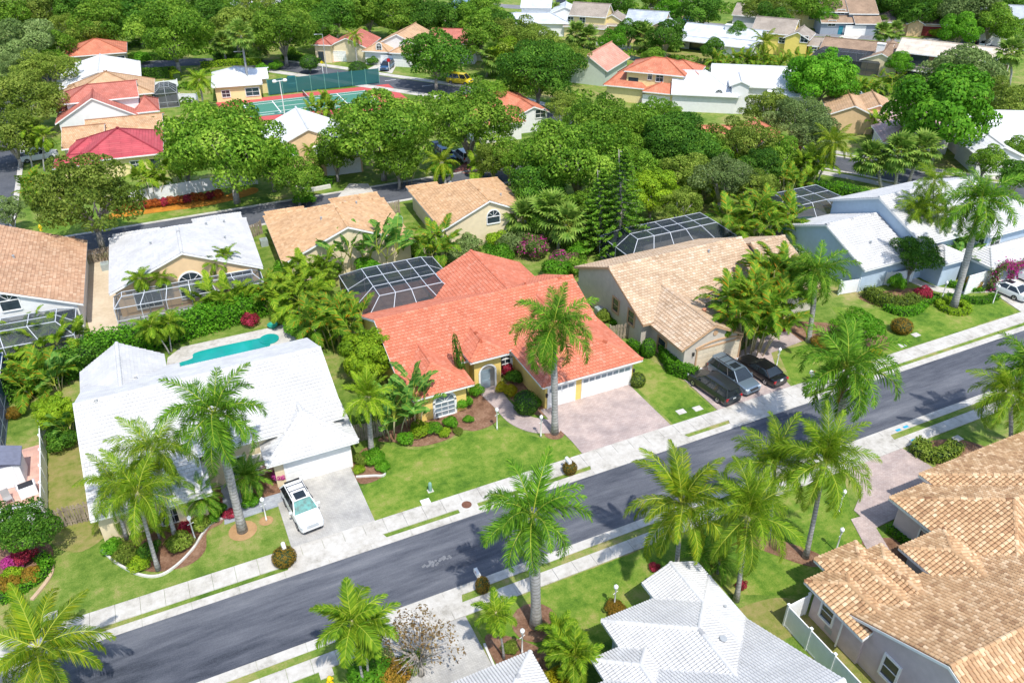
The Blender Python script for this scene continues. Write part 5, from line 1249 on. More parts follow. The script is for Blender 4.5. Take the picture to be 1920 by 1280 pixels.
fh('house with broad bright white roof in the upper left row', WHW, FWHT, None, -3, [(0, 14.5, 0, 15, 3, 'y', 'gg', dict(pitch=.25)), (-.5, 6, -2.4, 5, 2.8, 'x', 'hh')], (), xy=(-12, 173.5))
fh('cream house with orange red hipped roof at the far end of the left row', CRM, FORA, (125, 107, 3), -3, [(0, 11.8, 0, 10.8, 3, 'x', 'hh', dict(pitch=.4)), (-.6, 3, 2, 9, 3.2, 'x', 'hh')], [(0, 'w', 'f', 9.8, 1.4, 1.3, 1.5)])
fh('small cream clubhouse with white hipped roof beside the tennis court', LYEL, FWHT, (396, 164, 3), -8, [(0, 9.2, 0, 11.5, 3, 'y', 'hh', dict(pitch=.4)), (2, 10.5, 4, 10, 3.02, 'x', 'gg', dict(pitch=.4))], [(0, 'w', 'f', 1.8, 1.4, 1.2, 1.5), (0, 'w', 'f', 6.6, 2.4, 1.4, 1.5)])
fh('peach house with white roof half hidden between two oaks', PEA, FWHT, None, -4, [(0, 12.5, 0, 12, 3.0, 'y', 'gg', dict(pitch=.44)), (6.5, 13.4, -5.5, 3, 2.9, 'y', 'hg'), (-1, 4, -2.5, 5, 2.9, 'y', 'hg')], [(1, 'g', 'f', 3.0, 4.8, 2.1)], xy=(16.2, 118.4))
fh('yellow two storey house with orange tile roofs and tall arched entry', LYEL, FORA, None, -47, [(0, 11.5, 0, 9, 5.6, 'x', 'hh', dict(pitch=.42)), (-3.5, 4.5, -.8, 9.5, 2.9, 'x', 'hh', dict(pitch=.6)), (4.4, 11.9, -2.6, 3, 2.9, 'x', 'hh'), (6, 13.5, 2.5, 9.5, 5.5, 'y', 'hh', dict(pitch=.42))],
   [(0, 'o', 'f', (1186, 168), 1.9, 4.4), (0, 'w', 'f', (1219, 142), .7, 1.4), (0, 'w', 'f', (1237, 146), 1.3, 1.4), (2, 'g', 'f', (1231, 176), 4.8, 2.1)], xy=(83.6, 128.4))
fh('sage house with salmon tile roof behind the dark green oak', SAGE, FPAL, None, -52, [(0, 9, 0, 13.5, 3.1, 'y', 'gg', dict(pitch=.6))], (), xy=(80.6, 145.2))
fh('tall white roofed house with pale blue front and arched window', WHW, FWHT, None, -35, [(0, 17, 0, 11, 4.2, 'x', 'gg', dict(pitch=.45)), (-7, 5, -3.4, 9, 3.2, 'x', 'gh', dict(pitch=.45)), (3, 7, -3, 4, 5.0, 'y', 'gg'), (10, 18.5, -1.4, 6, 3.2, 'x', 'gh')], [(2, 'a', 'f', (1347, 183), 1.2, 1.5), (3, 'w', 'f', (1450, 215), 1.2, 1.4)], xy=(95.5, 117.5))
fh('peach house with tan tile roof left of the pink roof', PEA, FTAN, None, -38, [(0, 8, 0, 10, 3, 'y', 'gg', dict(pitch=.42)), (5.5, 11, 2, 11, 3.4, 'y', 'gg', dict(pitch=.42))], (), xy=(104.6, 97.6))
fh('house with pale pink tile roof beside the round rubber tree', WHW, FPNK, None, -35, [(0, 10, 0, 13.5, 3.0, 'y', 'gg', dict(pitch=.42)), (-1.5, 5, -4.5, 4, 3, 'y', 'hg')], (), xy=(105.6, 86))
fh('yellow house with orange roof showing through the oaks', LYEL, FORA, None, -25, [(0, 7.5, 0, 10, 3.4, 'y', 'gg', dict(pitch=.42)), (-6.5, 2, 2, 10, 3.4, 'x', 'gg'), (6.5, 9.5, 2, 7, 2.5, 'x', 'gh')], (), xy=P(1398, 280, 3.4))
fh('white house with orange tile roof framed by the central oaks', WHW, FORA, None, -3, [(0, 11.5, 0, 12, 3.1, 'y', 'hh', dict(pitch=.42)), (5.6, 11.8, -2.6, 4, 3.12, 'y', 'gg', dict(pitch=.4)), (-3, 6, -5.5, 2, 3, 'x', 'hh')], [(1, 'w', 'f', (1013, 213), 1.8, 1.3)], xy=(51.5, 121.5))
fh('cream house with pink red roof and arched porch at the top', CRM, FRED, None, -33, [(0, 9.5, 0, 11, 3.1, 'y', 'gg', dict(pitch=.42)), (-2.6, 2, -1.8, 4, 3.9, 'y', 'hg', dict(pitch=.4))], [(0, 'g', 'f', (628, 101), 4.8, 2.1), (1, 'o', 'f', (601, 95), 1.3, 2.4)], xy=(41.2, 183.5))
fh('white house with yellow tan tile roof behind the blue minivan', WHW, FTAN, None, -38, [(0, 12, 0, 13, 3.2, 'y', 'gg', dict(pitch=.46)), (-1.0, 5.2, -3.6, 4, 2.9, 'y', 'hg'), (5.6, 12, -4.4, 6, 3, 'y', 'hg')], [(2, 'g', 'f', (735, 112), 4.8, 2.1), (1, 'a', 'f', (711, 92), 1.1, 1.2)], xy=(50.5, 179.6))
fh('house with coral red tile roof behind the roadside tree', WHW, FRED, None, -32, [(0, 13, 0, 12, 3.1, 'x', 'gg', dict(pitch=.42)), (5.5, 11.5, -3, 6, 3.1, 'y', 'gg', dict(pitch=.42))], (), xy=(62, 175.2))
# the row beyond the canal, turned to the other street
fh('yellow two storey house with taupe shingle roof beyond the canal', LYEL, FSHG, None, -45, [(0, 9.5, 0, 8, 5.0, 'x', 'gg', dict(pitch=.62)), (-1, 10, -1.5, 1.5, 2.6, 'x', 'gg'), (8, 13, 2, 8, 4.2, 'y', 'gg', dict(pitch=.5)), (9, 15, 1.5, 8, 3, 'x', 'gg')], [(0, 'w', 'f', (1070, 37), 1.4, 1.2), (0, 'w', 'f', (1092, 38), 1.4, 1.2), (2, 'w', 'f', (1125, 36), 1.4, 1.4)], xy=(102.5, 184.0))
fh('tan two storey house with blue grey roof beyond the canal', PEA, FSLA, None, -45, [(0, 9.8, 0, 9.5, 4.2, 'x', 'gg', dict(pitch=.55)), (6, 11.6, -1, 8, 4.1, 'y', 'gg', dict(pitch=.5))], [(0, 'w', 'f', (1193, 47), 2, 1.3), (1, 'w', 'f', (1255, 42), 1.2, 1.2)], xy=(111.0, 172.0))
fh('long white house with pale grey roof and screened back porch', WHW, FPEW, None, -56, [(0, 19, 0, 10, 3.0, 'x', 'gg', dict(pitch=.4)), (10, 18.6, -3.6, 3, 2.6, 'x', 'gg', dict(pitch=.3)), (0, 9.4, -3, 2, 2.6, 'x', 'gg', dict(pitch=.2, walls=False))], [(0, 'o', 'f', (1320, 84), 7, 2.0), (1, 'w', 'f', (1345, 88), 1.4, 1.0)], xy=(119.4, 161.0))
fh('bright yellow two storey house with taupe roofs and dormer window', mat('wall_bright_yellow', (.78, .62, .16), .85, .05, 2), FSHG, None, -52, [(0, 9.5, 0, 8.5, 4.6, 'x', 'gg', dict(pitch=.62)), (7.6, 13.4, -1.5, 7, 4.2, 'y', 'gg', dict(pitch=.5)), (12.8, 16, 0, 6, 2.8, 'x', 'gg')], [(1, 'w', 'f', (1508, 74), 1.6, 1.3), (0, 'w', 'f', (1466, 76), 1.3, 1.1), (1, 'w', 'f', (1526, 93), 1.2, 1.0)], xy=(131.8, 150.6))
fh('house with brown shingle roof, white chimney and black pool screen', CRM, FSHB, None, -55, [(0, 14.5, 0, 8, 3.0, 'x', 'gg', dict(pitch=.45)), (9.5, 17.5, -6.5, 8.6, 3.0, 'y', 'gg', dict(pitch=.42))], [(1, 'w', 'r', 3.2, 1.2, 1.2, 1.6), (1, 'w', 'r', 6.5, 1.2, 1.2, 1.6)], xy=(139, 136.0))
fh('long two storey brown house with cream metal roof and balcony', BRWN, FCRE, None, -58, [(0, 21, 0, 9.5, 4.8, 'x', 'gg', dict(pitch=.4)), (1, 9, -4, .6, 2.4, 'x', 'gg', dict(pitch=.1, walls=False))], [(0, 'o', 'f', 4.5, 3.4, 2.2, 2.5), (0, 'o', 'f', 10, 1.8, 1.3, 3), (0, 'w', 'r', 3.2, 1.2, 1.4, 3.4)], xy=(145.0, 121.0))
fh('two storey grey house with brown roofs and turquoise front door', GRBL, FSHB, None, -28, [(0, 7, 0, 10, 5.0, 'x', 'gg', dict(pitch=.5)), (6.4, 13.8, -1, 10, 4.8, 'x', 'gg', dict(pitch=.5)), (-.6, 7.5, -2.6, 2.5, 2.9, 'x', 'gg', dict(pitch=.5)), (7.5, 14.2, -3.6, 2, 2.9, 'x', 'gg', dict(pitch=.5))], [(3, 'g', 'f', (1605, 50), 4.8, 2.2), (2, 'd', 'f', (1578, 47), 1.1, 2.1, TEALD), (2, 'w', 'f', (1560, 44), 1.8, 1.3), (0, 'w', 'f', (1577, 23), 1.8, 1.1)], xy=(162.6, 160.4))
fh('low house with dark brown roof and brick red garage doors', PEA, FSHD, None, -40, [(0, 20, 0, 10, 3.0, 'x', 'hg', dict(pitch=.42)), (8, 12.5, -1, 4, 2.9, 'y', 'gg', dict(pitch=.5))], [(0, 'g', 'f', (1748, 62), 5.4, 2.3, BRICKR), (0, 'o', 'f', (1717, 60), 1.6, 2.3)], xy=(173.5, 154.0))
fh('white and blue house with pale metal roofs at the top right corner', WHW, FSLA, None, -40, [(0, 9, 0, 8, 3.6, 'x', 'gg', dict(pitch=.4)), (5, 22, 4, 14, 5.6, 'x', 'gg', dict(pitch=.45)), (0, 9, 6, 14, 5.2, 'x', 'gg')], [(0, 'd', 'f', 7.6, 1.2, 2.1, DARKG)], xy=(186.5, 133.4))
fh('pale grey house with low blue grey roof behind the top trees', WHW, FPEW, None, -30, [(0, 19, 0, 10, 3.2, 'x', 'hh', dict(pitch=.3)), (6, 14, 8, 16, 5.5, 'x', 'gg', dict(pitch=.3)), (13, 22, 6, 14, 4.2, 'y', 'gg')], (), xy=(86, 192.5))
fh('small white house with taupe roof among the far trees', WHW, FSHG, None, -52, [(0, 8.5, 0, 9, 3, 'x', 'gg', dict(pitch=.5)), (7, 12, -2, 7, 3, 'y', 'gg', dict(pitch=.5))], [(1, 'd', 'f', 2.5, 1, 2)], xy=P(1372, 28, 3))
fh('small yellow house with brown roof peeking over the far trees', LYEL, FSHB, None, -40, [(0, 8, 0, 9, 4.6, 'y', 'gg', dict(pitch=.6)), (-4, 1, 1, 7, 4, 'x', 'gg', dict(pitch=.5))], [(0, 'w', 'f', (1521, 16), 1.2, 1.2), (0, 'w', 'f', (1521, 32), 1.2, 1.2)], xy=P(1505, 17, 4.6))
fh('house with dull purple shingle roof and roof solar panels', PEA, FSHD, None, -45, [(0, 12, 0, 10, 3, 'x', 'gg', dict(pitch=.4))], (), xy=P(1216, 14, 3))
fh('house with orange tile roof buried in trees at top left', CRM, FORA, None, -10, [(0, 13, 0, 11, 3.4, 'x', 'hh', dict(pitch=.45))], (), xy=P(92, 42, 3.4))
fh('flat dark walled house under the trees at the top', BRWN, FPEW, None, -20, [(0, 22, 0, 8, 3.2, 'x', 'gg', dict(pitch=.2))], (), xy=P(400, 14, 3.2))
fh('white roofed house at the far top edge near the orange wall', PEA, FWHT, None, -25, [(0, 16, 0, 10, 3.4, 'x', 'gg', dict(pitch=.25))], (), xy=P(450, 11, 3.4))
fh('house with white roof half out of frame at right edge', WHW, FWHT, None, -30, [(0, 16, 0, 9, 3.2, 'x', 'gg', dict(pitch=.42)), (-1, 6, -5, 3, 3, 'y', 'gg', dict(pitch=.42)), (2, 14, 8, 15, 3.6, 'x', 'gg', dict(pitch=.42))], (), xy=(112.5, 76.5))
# chimneys
def chimney(H, px, z, label, w=1.2, h=1.6):
    x, y = P(*px, z); p = H.loc(x, y, 0); mb = MB(); mb.box((p.x, p.y, z), (w, w * .8, h)); mb.box((p.x, p.y, z + h / 2), (w * 1.15, w * .95, .15)); mb.build('chimney', WHW, H.e)
HS = {o['label']: o for o in SC.objects if o.get('category') == 'house'}
for lab, px, z in (('house with brown shingle roof, white chimney and black pool screen', (1652, 88), 5.2), ('long white house with pale grey roof and screened back porch', (1367, 52), 5.0)):
    x, y = P(*px, z); e_ = HS[lab]; p = Matrix.Rotation(-e_.rotation_euler.z, 3, 'Z') @ (Vector((x, y, 0)) - e_.location); mb = MB(); mb.box((p.x, p.y, z - .6), (1.5, 1.2, 2.4)); mb.box((p.x, p.y, z + .62), (1.7, 1.4, .15)); mb.build('chimney', WHW, e_)
# --- pool enclosures
DARKB = mat('bronze_aluminium', (.06, .065, .07), .5)
cage('white framed pool enclosure behind the red roof', 15.6, 26.2, 65.8, 76.2, 2.6, 3.9, 2.0, 4, 3, deck=SALM)
cage('white framed pool enclosure behind the tan house', 46.0, 60.5, 66.2, 73.0, 2.6, 3.9, 1.8, 5, 2)
cage('white framed pool enclosure behind the pale blue house', 68.8, 79.5, 65.8, 73.8, 2.7, 4.0, 1.8, 3, 2)
cage('white framed screen room in front of the peach house gable', -7.3, 7.3, -2.6, .2, 2.4, 3.2, .9, 6, 1, ang=-2.3, origin=(.95, 81.4), scr=SCREENL)
cage('white framed pool enclosure in front of the brown tiled house', -7.5, 7.2, -5.2, .2, 2.6, 3.6, 1.4, 5, 2, ang=-2.3, origin=(-17.0, 80.6), scr=SCREENL)
cage('blue screened enclosure cut off by the left edge', -25, -15.9, 58.5, 74.5, 2.6, 3.8, 1.6, 4, 7, scr=screen_mat('blue_screen', (.02, .06, .16), .8))
cage('small pool cage beside the bright yellow house', 0, 9, 0, 6, 2.4, 3.4, 1.5, 4, 2, ang=-52, origin=P(1448, 100, 0))
cage('black framed pool cage behind the brown shingle house', 0, 14, -6.5, .5, 2.6, 3.8, 1.6, 6, 2, ang=-55, origin=(138.6, 136.2), bar=DARKB)
cage('black framed screen porch under the brown house balcony', 0, 8, -3.6, .2, 2.4, 2.7, .3, 5, 1, ang=-58, origin=(146, 119.2), bar=DARKB)
cage('grey pool cage showing beside the light brown hipped roof', 0, 4, 0, 6, 2.6, 3.5, 1.2, 2, 3, ang=-5, origin=(3.6, 160.5), bar=GREYM)
cage('white pool cage corner behind the tan roof at right', 0, 5, 0, 6, 2.6, 3.6, 1.2, 2, 2, ang=-38, origin=(112.8, 103))
pool('turquoise free form pool behind the white roofed house', smooth([(-1.9, 69.2), (-1.8, 70.1), (-.5, 70.4), (-.2, 71.3), (2, 71.5), (5.6, 71.4), (6.6, 71.2), (6.7, 69.6), (5.5, 69.0), (2, 68.6), (-1, 68.6)], 3))
tag(flat('spa_tub', 'round spa tub at the end of the turquoise pool', 'spa', 505, 637, ngon(.95, 20), .0, .14, WATER), 'round spa tub at the end of the turquoise pool', 'spa')
sheet('pool_deck', ccw([(-3.2, 68.0), (-2.6, 71.6), (-1.2, 73.0), (9.0, 73.0), (9.6, 66.5), (-2.4, 66)]), .045, CONC, -.05)
pool('narrow teal pool inside the enclosure of the brown tiled house', [(-19.5, 76.4), (-12.4, 76.2), (-12.2, 78.2), (-19.5, 78.5)])
pool('small round spa under the red house enclosure', [(17.4 + .9 * math.cos(i * .4), 68.4 + .9 * math.sin(i * .4)) for i in range(15)])
pool('dark pool inside the blue house enclosure', smooth([(70.5, 67.5), (70.3, 70), (73, 71.4), (77, 71.2), (77.6, 68.4), (74, 67)], 3))
# --- tennis court
cx_ = P(405, 204); sheet('tennis_apron', [(14.0, 145.5), (47.5, 141.5), (47.5, 159.0), (14.0, 160.2)], .03, mat('court_red', (.5, .09, .085), .9, .08, 2))
COURT = mat('court_green', (.06, .21, .15), .9, .08, 2)
sheet('tennis_court', [(18.2, 147.6), (42.0, 145.6), (42.0, 156.6), (18.2, 157.4)], .036, COURT)
def cl(a, b, w=.09): 
    d = Vector((b[0] - a[0], b[1] - a[1])).normalized(); n_ = Vector((-d.y, d.x)) * w
    sheet('court_line', [(a[0] - n_.x, a[1] - n_.y), (b[0] - n_.x, b[1] - n_.y), (b[0] + n_.x, b[1] + n_.y), (a[0] + n_.x, a[1] + n_.y)], .042 + .001 * cl.n, WHITE); cl.n += 1
cl.n = 0
for y in (148.2, 149.6, 155.4, 156.8): cl((18.4, y + .1), (41.8, y - .6))
cl((30.0, 149.4), (30.0, 155.2)) if False else None
for x in (18.5, 23.8, 36.2, 41.7): cl((x, 148.2), (x, 156.6))
cl((24, 152.4), (36, 152.1))
e = empty('tennis_net', 'dark tennis net across the green court', 'net', (30, 152.2, 0)); mb = MB(); mb.face([(0, -5.6, .08), (0, 5.6, .08), (0, 5.6, 1), (0, -5.6, 1)]); mb.build('mesh', SCREEN, e)
mb = MB(); mb.box((0, 0, 1), (.06, 11.2, .1)); mb.build('headband', WHITE, e)
for s in (-1, 1): mb = MB(); mb.box((0, s * 5.7, .55), (.1, .1, 1.1)); mb.build('post', DARKB, e)
e = empty('court_fence', 'teal windscreen fence along the far side of the tennis court', 'fence', (24, 160.6, 0))
for i in range(9):
    x = i * 2.75
    mb = MB(); mb.box((x, -i * .05, 1.6), (.1, .1, 3.2)); mb.build('post', mat('fence_green', (.12, .3, .25), .6), e)
    if i < 8: mb = MB(); mb.box((x + 1.375, -i * .05 - .02, 1.6), (2.65, .04, 2.8)); mb.build('windscreen', TEALW, e)
e = empty('court_light', 'tall tennis court light with two round lamps', 'floodlight', (*P(535, 222), 0)); mb = MB(); mb.tube([(0, 0, 0), (0, 0, 6.6)], [.1, .07], 8); mb.box((0, 0, 6.5), (1.9, .1, .1)); mb.build('pole', WHITE, e)
for s in (-1, 1): mb = MB(); mb.lathe([(0, 6.25), (.32, 6.3), (.4, 6.5), (.3, 6.75), (0, 6.8)], 12, (s * .9, 0, 0)); mb.build('lamp', mat('lamp_white', (.8, .8, .8), .3), e, True)
for px, py, h in ((614, 145, 8.5), (471, 183, 8.5)):
    e = empty('street_light', 'slim grey street light pole ' + ('beyond the tennis court' if px > 500 else 'at the clubhouse corner'), 'street light', (*P(px, py), 0)); mb = MB(); mb.tube([(0, 0, 0), (0, 0, h)], [.1, .06], 8); mb.build('pole', GREYM, e); mb = MB(); mb.beam((0, 0, h), (-1.2, 0, h + .1), .07); mb.box((-1.4, 0, h + .08), (.6, .25, .12)); mb.build('arm', GREYM, e)
e = empty('stop_sign', 'red stop sign on white post beside the blue minivan', 'road sign', (*P(730, 134), 0), R(-20)); mb = MB(); mb.box((0, 0, 1.1), (.14, .1, 2.2)); mb.build('post', WHITE, e)
mb = MB(); q = [(.4 * math.cos(.3927 + i * .7854), 2.3 + .4 * math.sin(.3927 + i * .7854)) for i in range(8)]; mb.face([(x, -.07, z) for x, z in q]); mb.face([(x, -.03, z) for x, z in q][::-1]); mb.build('sign_plate', REDL, e)
e = empty('warning_sign', 'yellow diamond sign on white post left of the round trees', 'road sign', (*P(606, 138), 0), R(-20)); mb = MB(); mb.box((0, 0, 1.1), (.14, .1, 2.2)); mb.build('post', WHITE, e)
mb = MB(); mb.face([(0, -.07, 1.9), (.4, -.07, 2.3), (0, -.07, 2.7), (-.4, -.07, 2.3)]); mb.build('sign_plate', PAINTS['yellow'], e)
# ================================================================ PALMS ALONG THE FRONT STREET
GP = 'royal palms lining the front street'
royal((455, 995), (402, 775), 'tall royal palm in a round tan mulch ring before the white roof', 1.05, 18, .30, group=GP, seed=11, ndead=1)
royal((1040, 812), (1037, 612), 'royal palm in a mulch ring at the edge of the red house driveway', 1.05, 19, .27, group=GP, seed=23)
royal((1005, 1172), (998, 968), 'thick trunked royal palm in red mulch on the near lawn', 1.0, 16, .33, group=GP, seed=35, ndead=1)
royal((1515, 640), (1532, 512), 'royal palm on the lawn right of the black sedan', .95, 17, .25, group=GP, seed=47)
royal((1787, 578), (1840, 378), 'tallest royal palm rising from a clipped ring hedge', 1.15, 19, .33, group=GP, seed=59)
royal((1562, 868), (1588, 690), 'large royal palm overhanging the far side of the street with dead fronds', 1.2, 20, .28, group=GP, seed=61, ndead=4)
GQ = 'queen palms on the near lawns'
royal((1510, 1045), (1545, 868), 'shaggy palm with orange dead fronds beside the pink driveway', 1.05, 22, .2, 'queen', GQ, 71, False, 4, el=(80, -40))
royal((1265, 1090), (1278, 945), 'wide yellow green palm leaning over the near sidewalk', 1.1, 18, .19, 'coco', GQ, 83, False, 3, el=(70, -45))
royal((1380, 1125), (1402, 968), 'palm with hanging brown fronds above the white bottom roof', 1.05, 20, .19, 'queen', GQ, 97, False, 5, el=(78, -42))
royal((1440, 1010), (1452, 872), 'slender palm half hidden among the shaggy palms by the road', 1.0, 18, .16, 'queen', GQ, 101, False, 2, el=(78, -35))
royal((75, 1330), (72, 1215), 'big palm with glossy fronds in the bottom left corner', 1.0, 16, .3, 'coco', GP, 111, False, el=(50, -40))
royal((297, 1068), (258, 925), 'queen palm with thin leaning trunk in the curved bed', .95, 18, .16, 'queen', GQ, 121, False, 1)
royal((330, 1010), (288, 845), 'queen palm with the higher crown before the cream wall', .95, 17, .17, 'queen', GQ, 131, False, 2)
royal((238, 1010), (212, 905), 'queen palm nearest the wooden gate of the white roofed house', .8, 15, .15, 'queen', GQ, 141, False, 1)
royal((697, 848), (690, 745), 'stubby date palm between the white garage and the red house', .9, 22, .26, 'date', None, 151, False, el=(85, -45))
royal((945, 1235), (930, 1150), 'small slim palm beside the grey driveway at the bottom', .75, 16, .08, 'small', None, 161, False)
royal((683, 1290), (660, 1165), 'twin trunked palm by the near sidewalk, left trunk', 1.35, 15, .09, 'small', 'twin palms over the yellow hydrant', 171, False)
royal((692, 1278), (685, 1172), 'twin trunked palm by the near sidewalk, right trunk', 1.2, 11, .09, 'small', 'twin palms over the yellow hydrant', 177, False)
royal((1888, 868), (1893, 735), 'queen palm at the right edge above the barrel tile roof', .95, 20, .2, 'queen', GQ, 181, False, 2)
royal((1935, 850), (1935, 690), 'palm cut by the right edge beside the street', 1.0, 18, .24, group=GP, seed=191)
royal((1235, 1250), (1215, 1185), 'x', 1) if False else None
GB = 'slender palms before the pale blue house'
for b, t, lab in (((1725, 505), (1718, 395), 'slender palm left of the clustered trunks at the blue house'), ((1735, 500), (1752, 340), 'highest slender palm of the blue house cluster'), ((1742, 502), (1772, 402), 'slender palm right of the clustered trunks at the blue house'), ((1730, 498), (1738, 385), 'slender palm in the middle of the blue house cluster')):
    royal(b, t, lab, .8, 14, .1, 'queen', GB, 200 + b[0], True)
royal((1530, 352), (1562, 268), 'leaning palm with yellow fronds beside the curving back street', .9, 15, .13, 'coco', None, 211, False)
royal((670, 122), (664, 68), 'tall grey palm in front of the pink red roof', .95, 16, .2, 'date', None, 213, False)
royal((383, 205), (374, 150), 'date palm with drooping crown left of the clubhouse', 1.15, 20, .22, 'date', None, 217, False)
royal((584, 334), (580, 282), 'small palm before the peach gable with white roof', .75, 16, .1, 'small', None, 221, False)
royal((1430, 118), (1432, 80), 'bright coconut palm beside the bright yellow house', 1.0, 16, .15, 'coco', None, 223, False)
royal((1600, 70), (1612, 56), 'x', 1) if False else None
royal((836, 355), (828, 305), 'yellowing palm stump beside the parked blue car', .8, 13, .28, 'coco', None, 227, False)
royal((62, 318), (52, 245), 'palm beside the white pickup at left', 1.1, 16, .13, 'arecadark', None, 231, False)
royal((84, 322), (82, 258), 'second palm nearer the pickup with bent stems', 1.0, 16, .13, 'arecadark', None, 233, False)
for k, (b, t, lab) in enumerate((((285, 590), (262, 522), 'thin palm at the left end of the peach house screen'), ((312, 582), (302, 520), 'thin palm second along the peach house screen'), ((398, 560), (400, 492), 'thin palm before the arched window of the peach house'), ((440, 548), (424, 478), 'thin palm third before the peach house screen, upper'))):
    royal(b, t, lab, .85, 13, .07, 'small', 'thin palms before the peach house', 241 + k, False)
for k, (b, t, lab) in enumerate((((318, 664), (282, 612), 'short leaning palm at the pool corner, left stem'), ((322, 660), (316, 606), 'short palm at the pool corner, upright stem'))):
    royal(b, t, lab, 1.0, 14, .08, 'small', 'pool corner palms', 251 + k, False)
small_crown(385, 968, 2.2, 'feathery pygmy date palm left of the walkway', 'pygmy', 26, 1.15, 2, seed=3); small_crown(472, 930, 2.2, 'feathery pygmy date palm right of the walkway', 'pygmy', 26, 1.15, 2, seed=9)
small_crown(1045, 1215, 1.6, 'bushy small palm beside the bottom white post', 'small', 16, .8, 1, seed=13); small_crown(1075, 1285, 2.6, 'bright young palm in front of the bottom entry', 'small', 18, 1.0, 1, seed=17); small_crown(1052, 1262, 2.4, 'young palm behind the bright one at the bottom entry', 'small', 15, .9, 1, seed=19)
small_crown(1305, 1065, 1.3, 'dark cycad under the wide yellow green palm', 'pygmy', 22, 1.2, 1, seed=21); small_crown(1345, 1075, 1.2, 'dark cycad nearest the white bottom roof', 'pygmy', 20, 1.1, 1, seed=25)
small_crown(1410, 950, 1.2, 'fan shaped low palm behind the near sidewalk', 'pygmy', 20, 1.3, 1, seed=27)
small_crown(300, 1010, 1.1, 'yellowing low palm in the curved bed', 'coco', 10, .45, 1, seed=29); small_crown(222, 985, 1.4, 'low palm with bare stalks by the wooden gate', 'queen', 14, .6, 1, seed=33)
# --- fan palms
GF = 'fan palms'
for px, py, tx, ty, n, sc, lab in ((1652, 352, 1632, 298, 30, 1.5, 'fan palm left of the three on the back street corner'), (1678, 352, 1683, 288, 32, 1.6, 'fan palm in the middle of the three on the back street corner'), (1702, 348, 1728, 282, 28, 1.5, 'fan palm right of the three on the back street corner'),
        (470, 182, 452, 66, 26, 1.5, 'tall fan palm with bare trunk above the clubhouse'), (424, 118, 420, 80, 22, 1.5, 'fan palm left of the tall one above the clubhouse'), (489, 118, 484, 88, 22, 1.5, 'fan palm right of the tall one above the clubhouse'),
        (820, 150, 838, 112, 26, 1.6, 'pale fan palm behind the yellow delivery van'), (912, 145, 925, 108, 28, 1.8, 'pale broad fan palm right of the delivery van'), (1044, 50, 1042, 26, 20, 1.6, 'fan palm left of the taupe roofed yellow house'),
        (1083, 92, 1082, 64, 22, 1.6, 'left fan palm on the canal bank'), (1104, 94, 1104, 70, 22, 1.5, 'right fan palm on the canal bank'), (1208, 98, 1206, 68, 24, 1.8, 'fan palm behind the white picket fence'), (1236, 104, 1232, 92, 18, 1.3, 'low fan palm above the orange roof ridge'), (1270, 96, 1266, 78, 22, 1.5, 'fan palm left of the long white house'),
        (1890, 175, 1896, 100, 26, 1.7, 'tall fan palm near the right edge of the lawn'), (1692, 55, 1684, 22, 24, 1.9, 'bright fan palm in front of the dark brown roof'), (1648, 62, 1652, 46, 16, 1.2, 'small palm beside the grey two storey house'), (1660, 88, 1655, 60, 20, 1.3, 'palm on the lawn before the red garage doors'), (1672, 84, 1678, 58, 20, 1.3, 'second palm on the lawn before the red garage doors'),
        (1470, 345, 1462, 312, 26, 1.4, 'dark fan palm above the golden palm hedge, left'), (1500, 345, 1500, 315, 26, 1.4, 'dark fan palm above the golden palm hedge, right'), (985, 450, 985, 412, 26, 1.5, 'fan palm left in the thicket behind the red roof'), (1015, 455, 1035, 402, 28, 1.6, 'fan palm right in the thicket behind the red roof'), (1045, 470, 1062, 420, 24, 1.4, 'fan palm next to the pine behind the red roof')):
    fan_palm(px, py, tx, ty, lab, n, sc, .2, GF, px)
# --- golden cane palm clumps
GA = 'golden cane palm clumps'
clump(1405, 655, 3.6, 'tall golden cane palm clump on the tan house front', 'areca', 150, 5.6, GA, 26, 1.35); clump(1448, 600, 3.0, 'golden cane palm clump at the tan house entry', 'areca', 100, 5.8, GA, 18, 1.35); clump(1395, 470, 4.2, 'golden cane palms in front of the blue house pool cage', 'areca', 80, 4.6, GA, 16, 1.3); clump(1440, 455, 3.4, 'golden cane palms against the pale blue gable', 'areca', 60, 4.4, GA, 14, 1.3)
clump(632, 650, 3.2, 'orange tinged palm clump left of the red roof corner', 'areca', 75, 3.6, GA, 14, 1.3); clump(560, 600, 2.6, 'palm clump at the end of the pool hedge', 'arecadark', 46, 3.0, GA, 10, 1.2); clump(520, 585, 2.2, 'low palm clump with red leaves beneath', 'areca', 34, 2.4, GA, 9, 1.1); clump(590, 560, 2.6, 'feathery green palm clump before the cream house', 'arecadark', 50, 3.6, GA, 10, 1.2)
clump(815, 505, 2.4, 'bamboo like palm clump behind the pool cage', 'areca', 44, 4.0, GA, 14, 1.1); clump(440, 590, 2.0, 'palm clump before the peach house wall', 'arecadark', 34, 2.6, GA, 9, 1.1); clump(395, 590, 1.6, 'small palm clump in the hedge before the peach house', 'arecadark', 22, 2.2, GA, 7, 1.0)
clump(62, 660, 2.4, 'palm clump by the teal pool at left', 'arecadark', 36, 2.4, GA, 9, 1.1); clump(118, 668, 2.6, 'dark green palm clump right of the teal pool', 'arecadark', 40, 2.4, GA, 9, 1.1); clump(75, 735, 2.2, 'bright yellow palm clump behind the left lawn', 'areca', 44, 1.6, GA, 9, 1.2); clump(10, 700, 1.8, 'palm clump cut by the left edge under the pool', 'arecadark', 24, 2, GA, 7, 1.0)
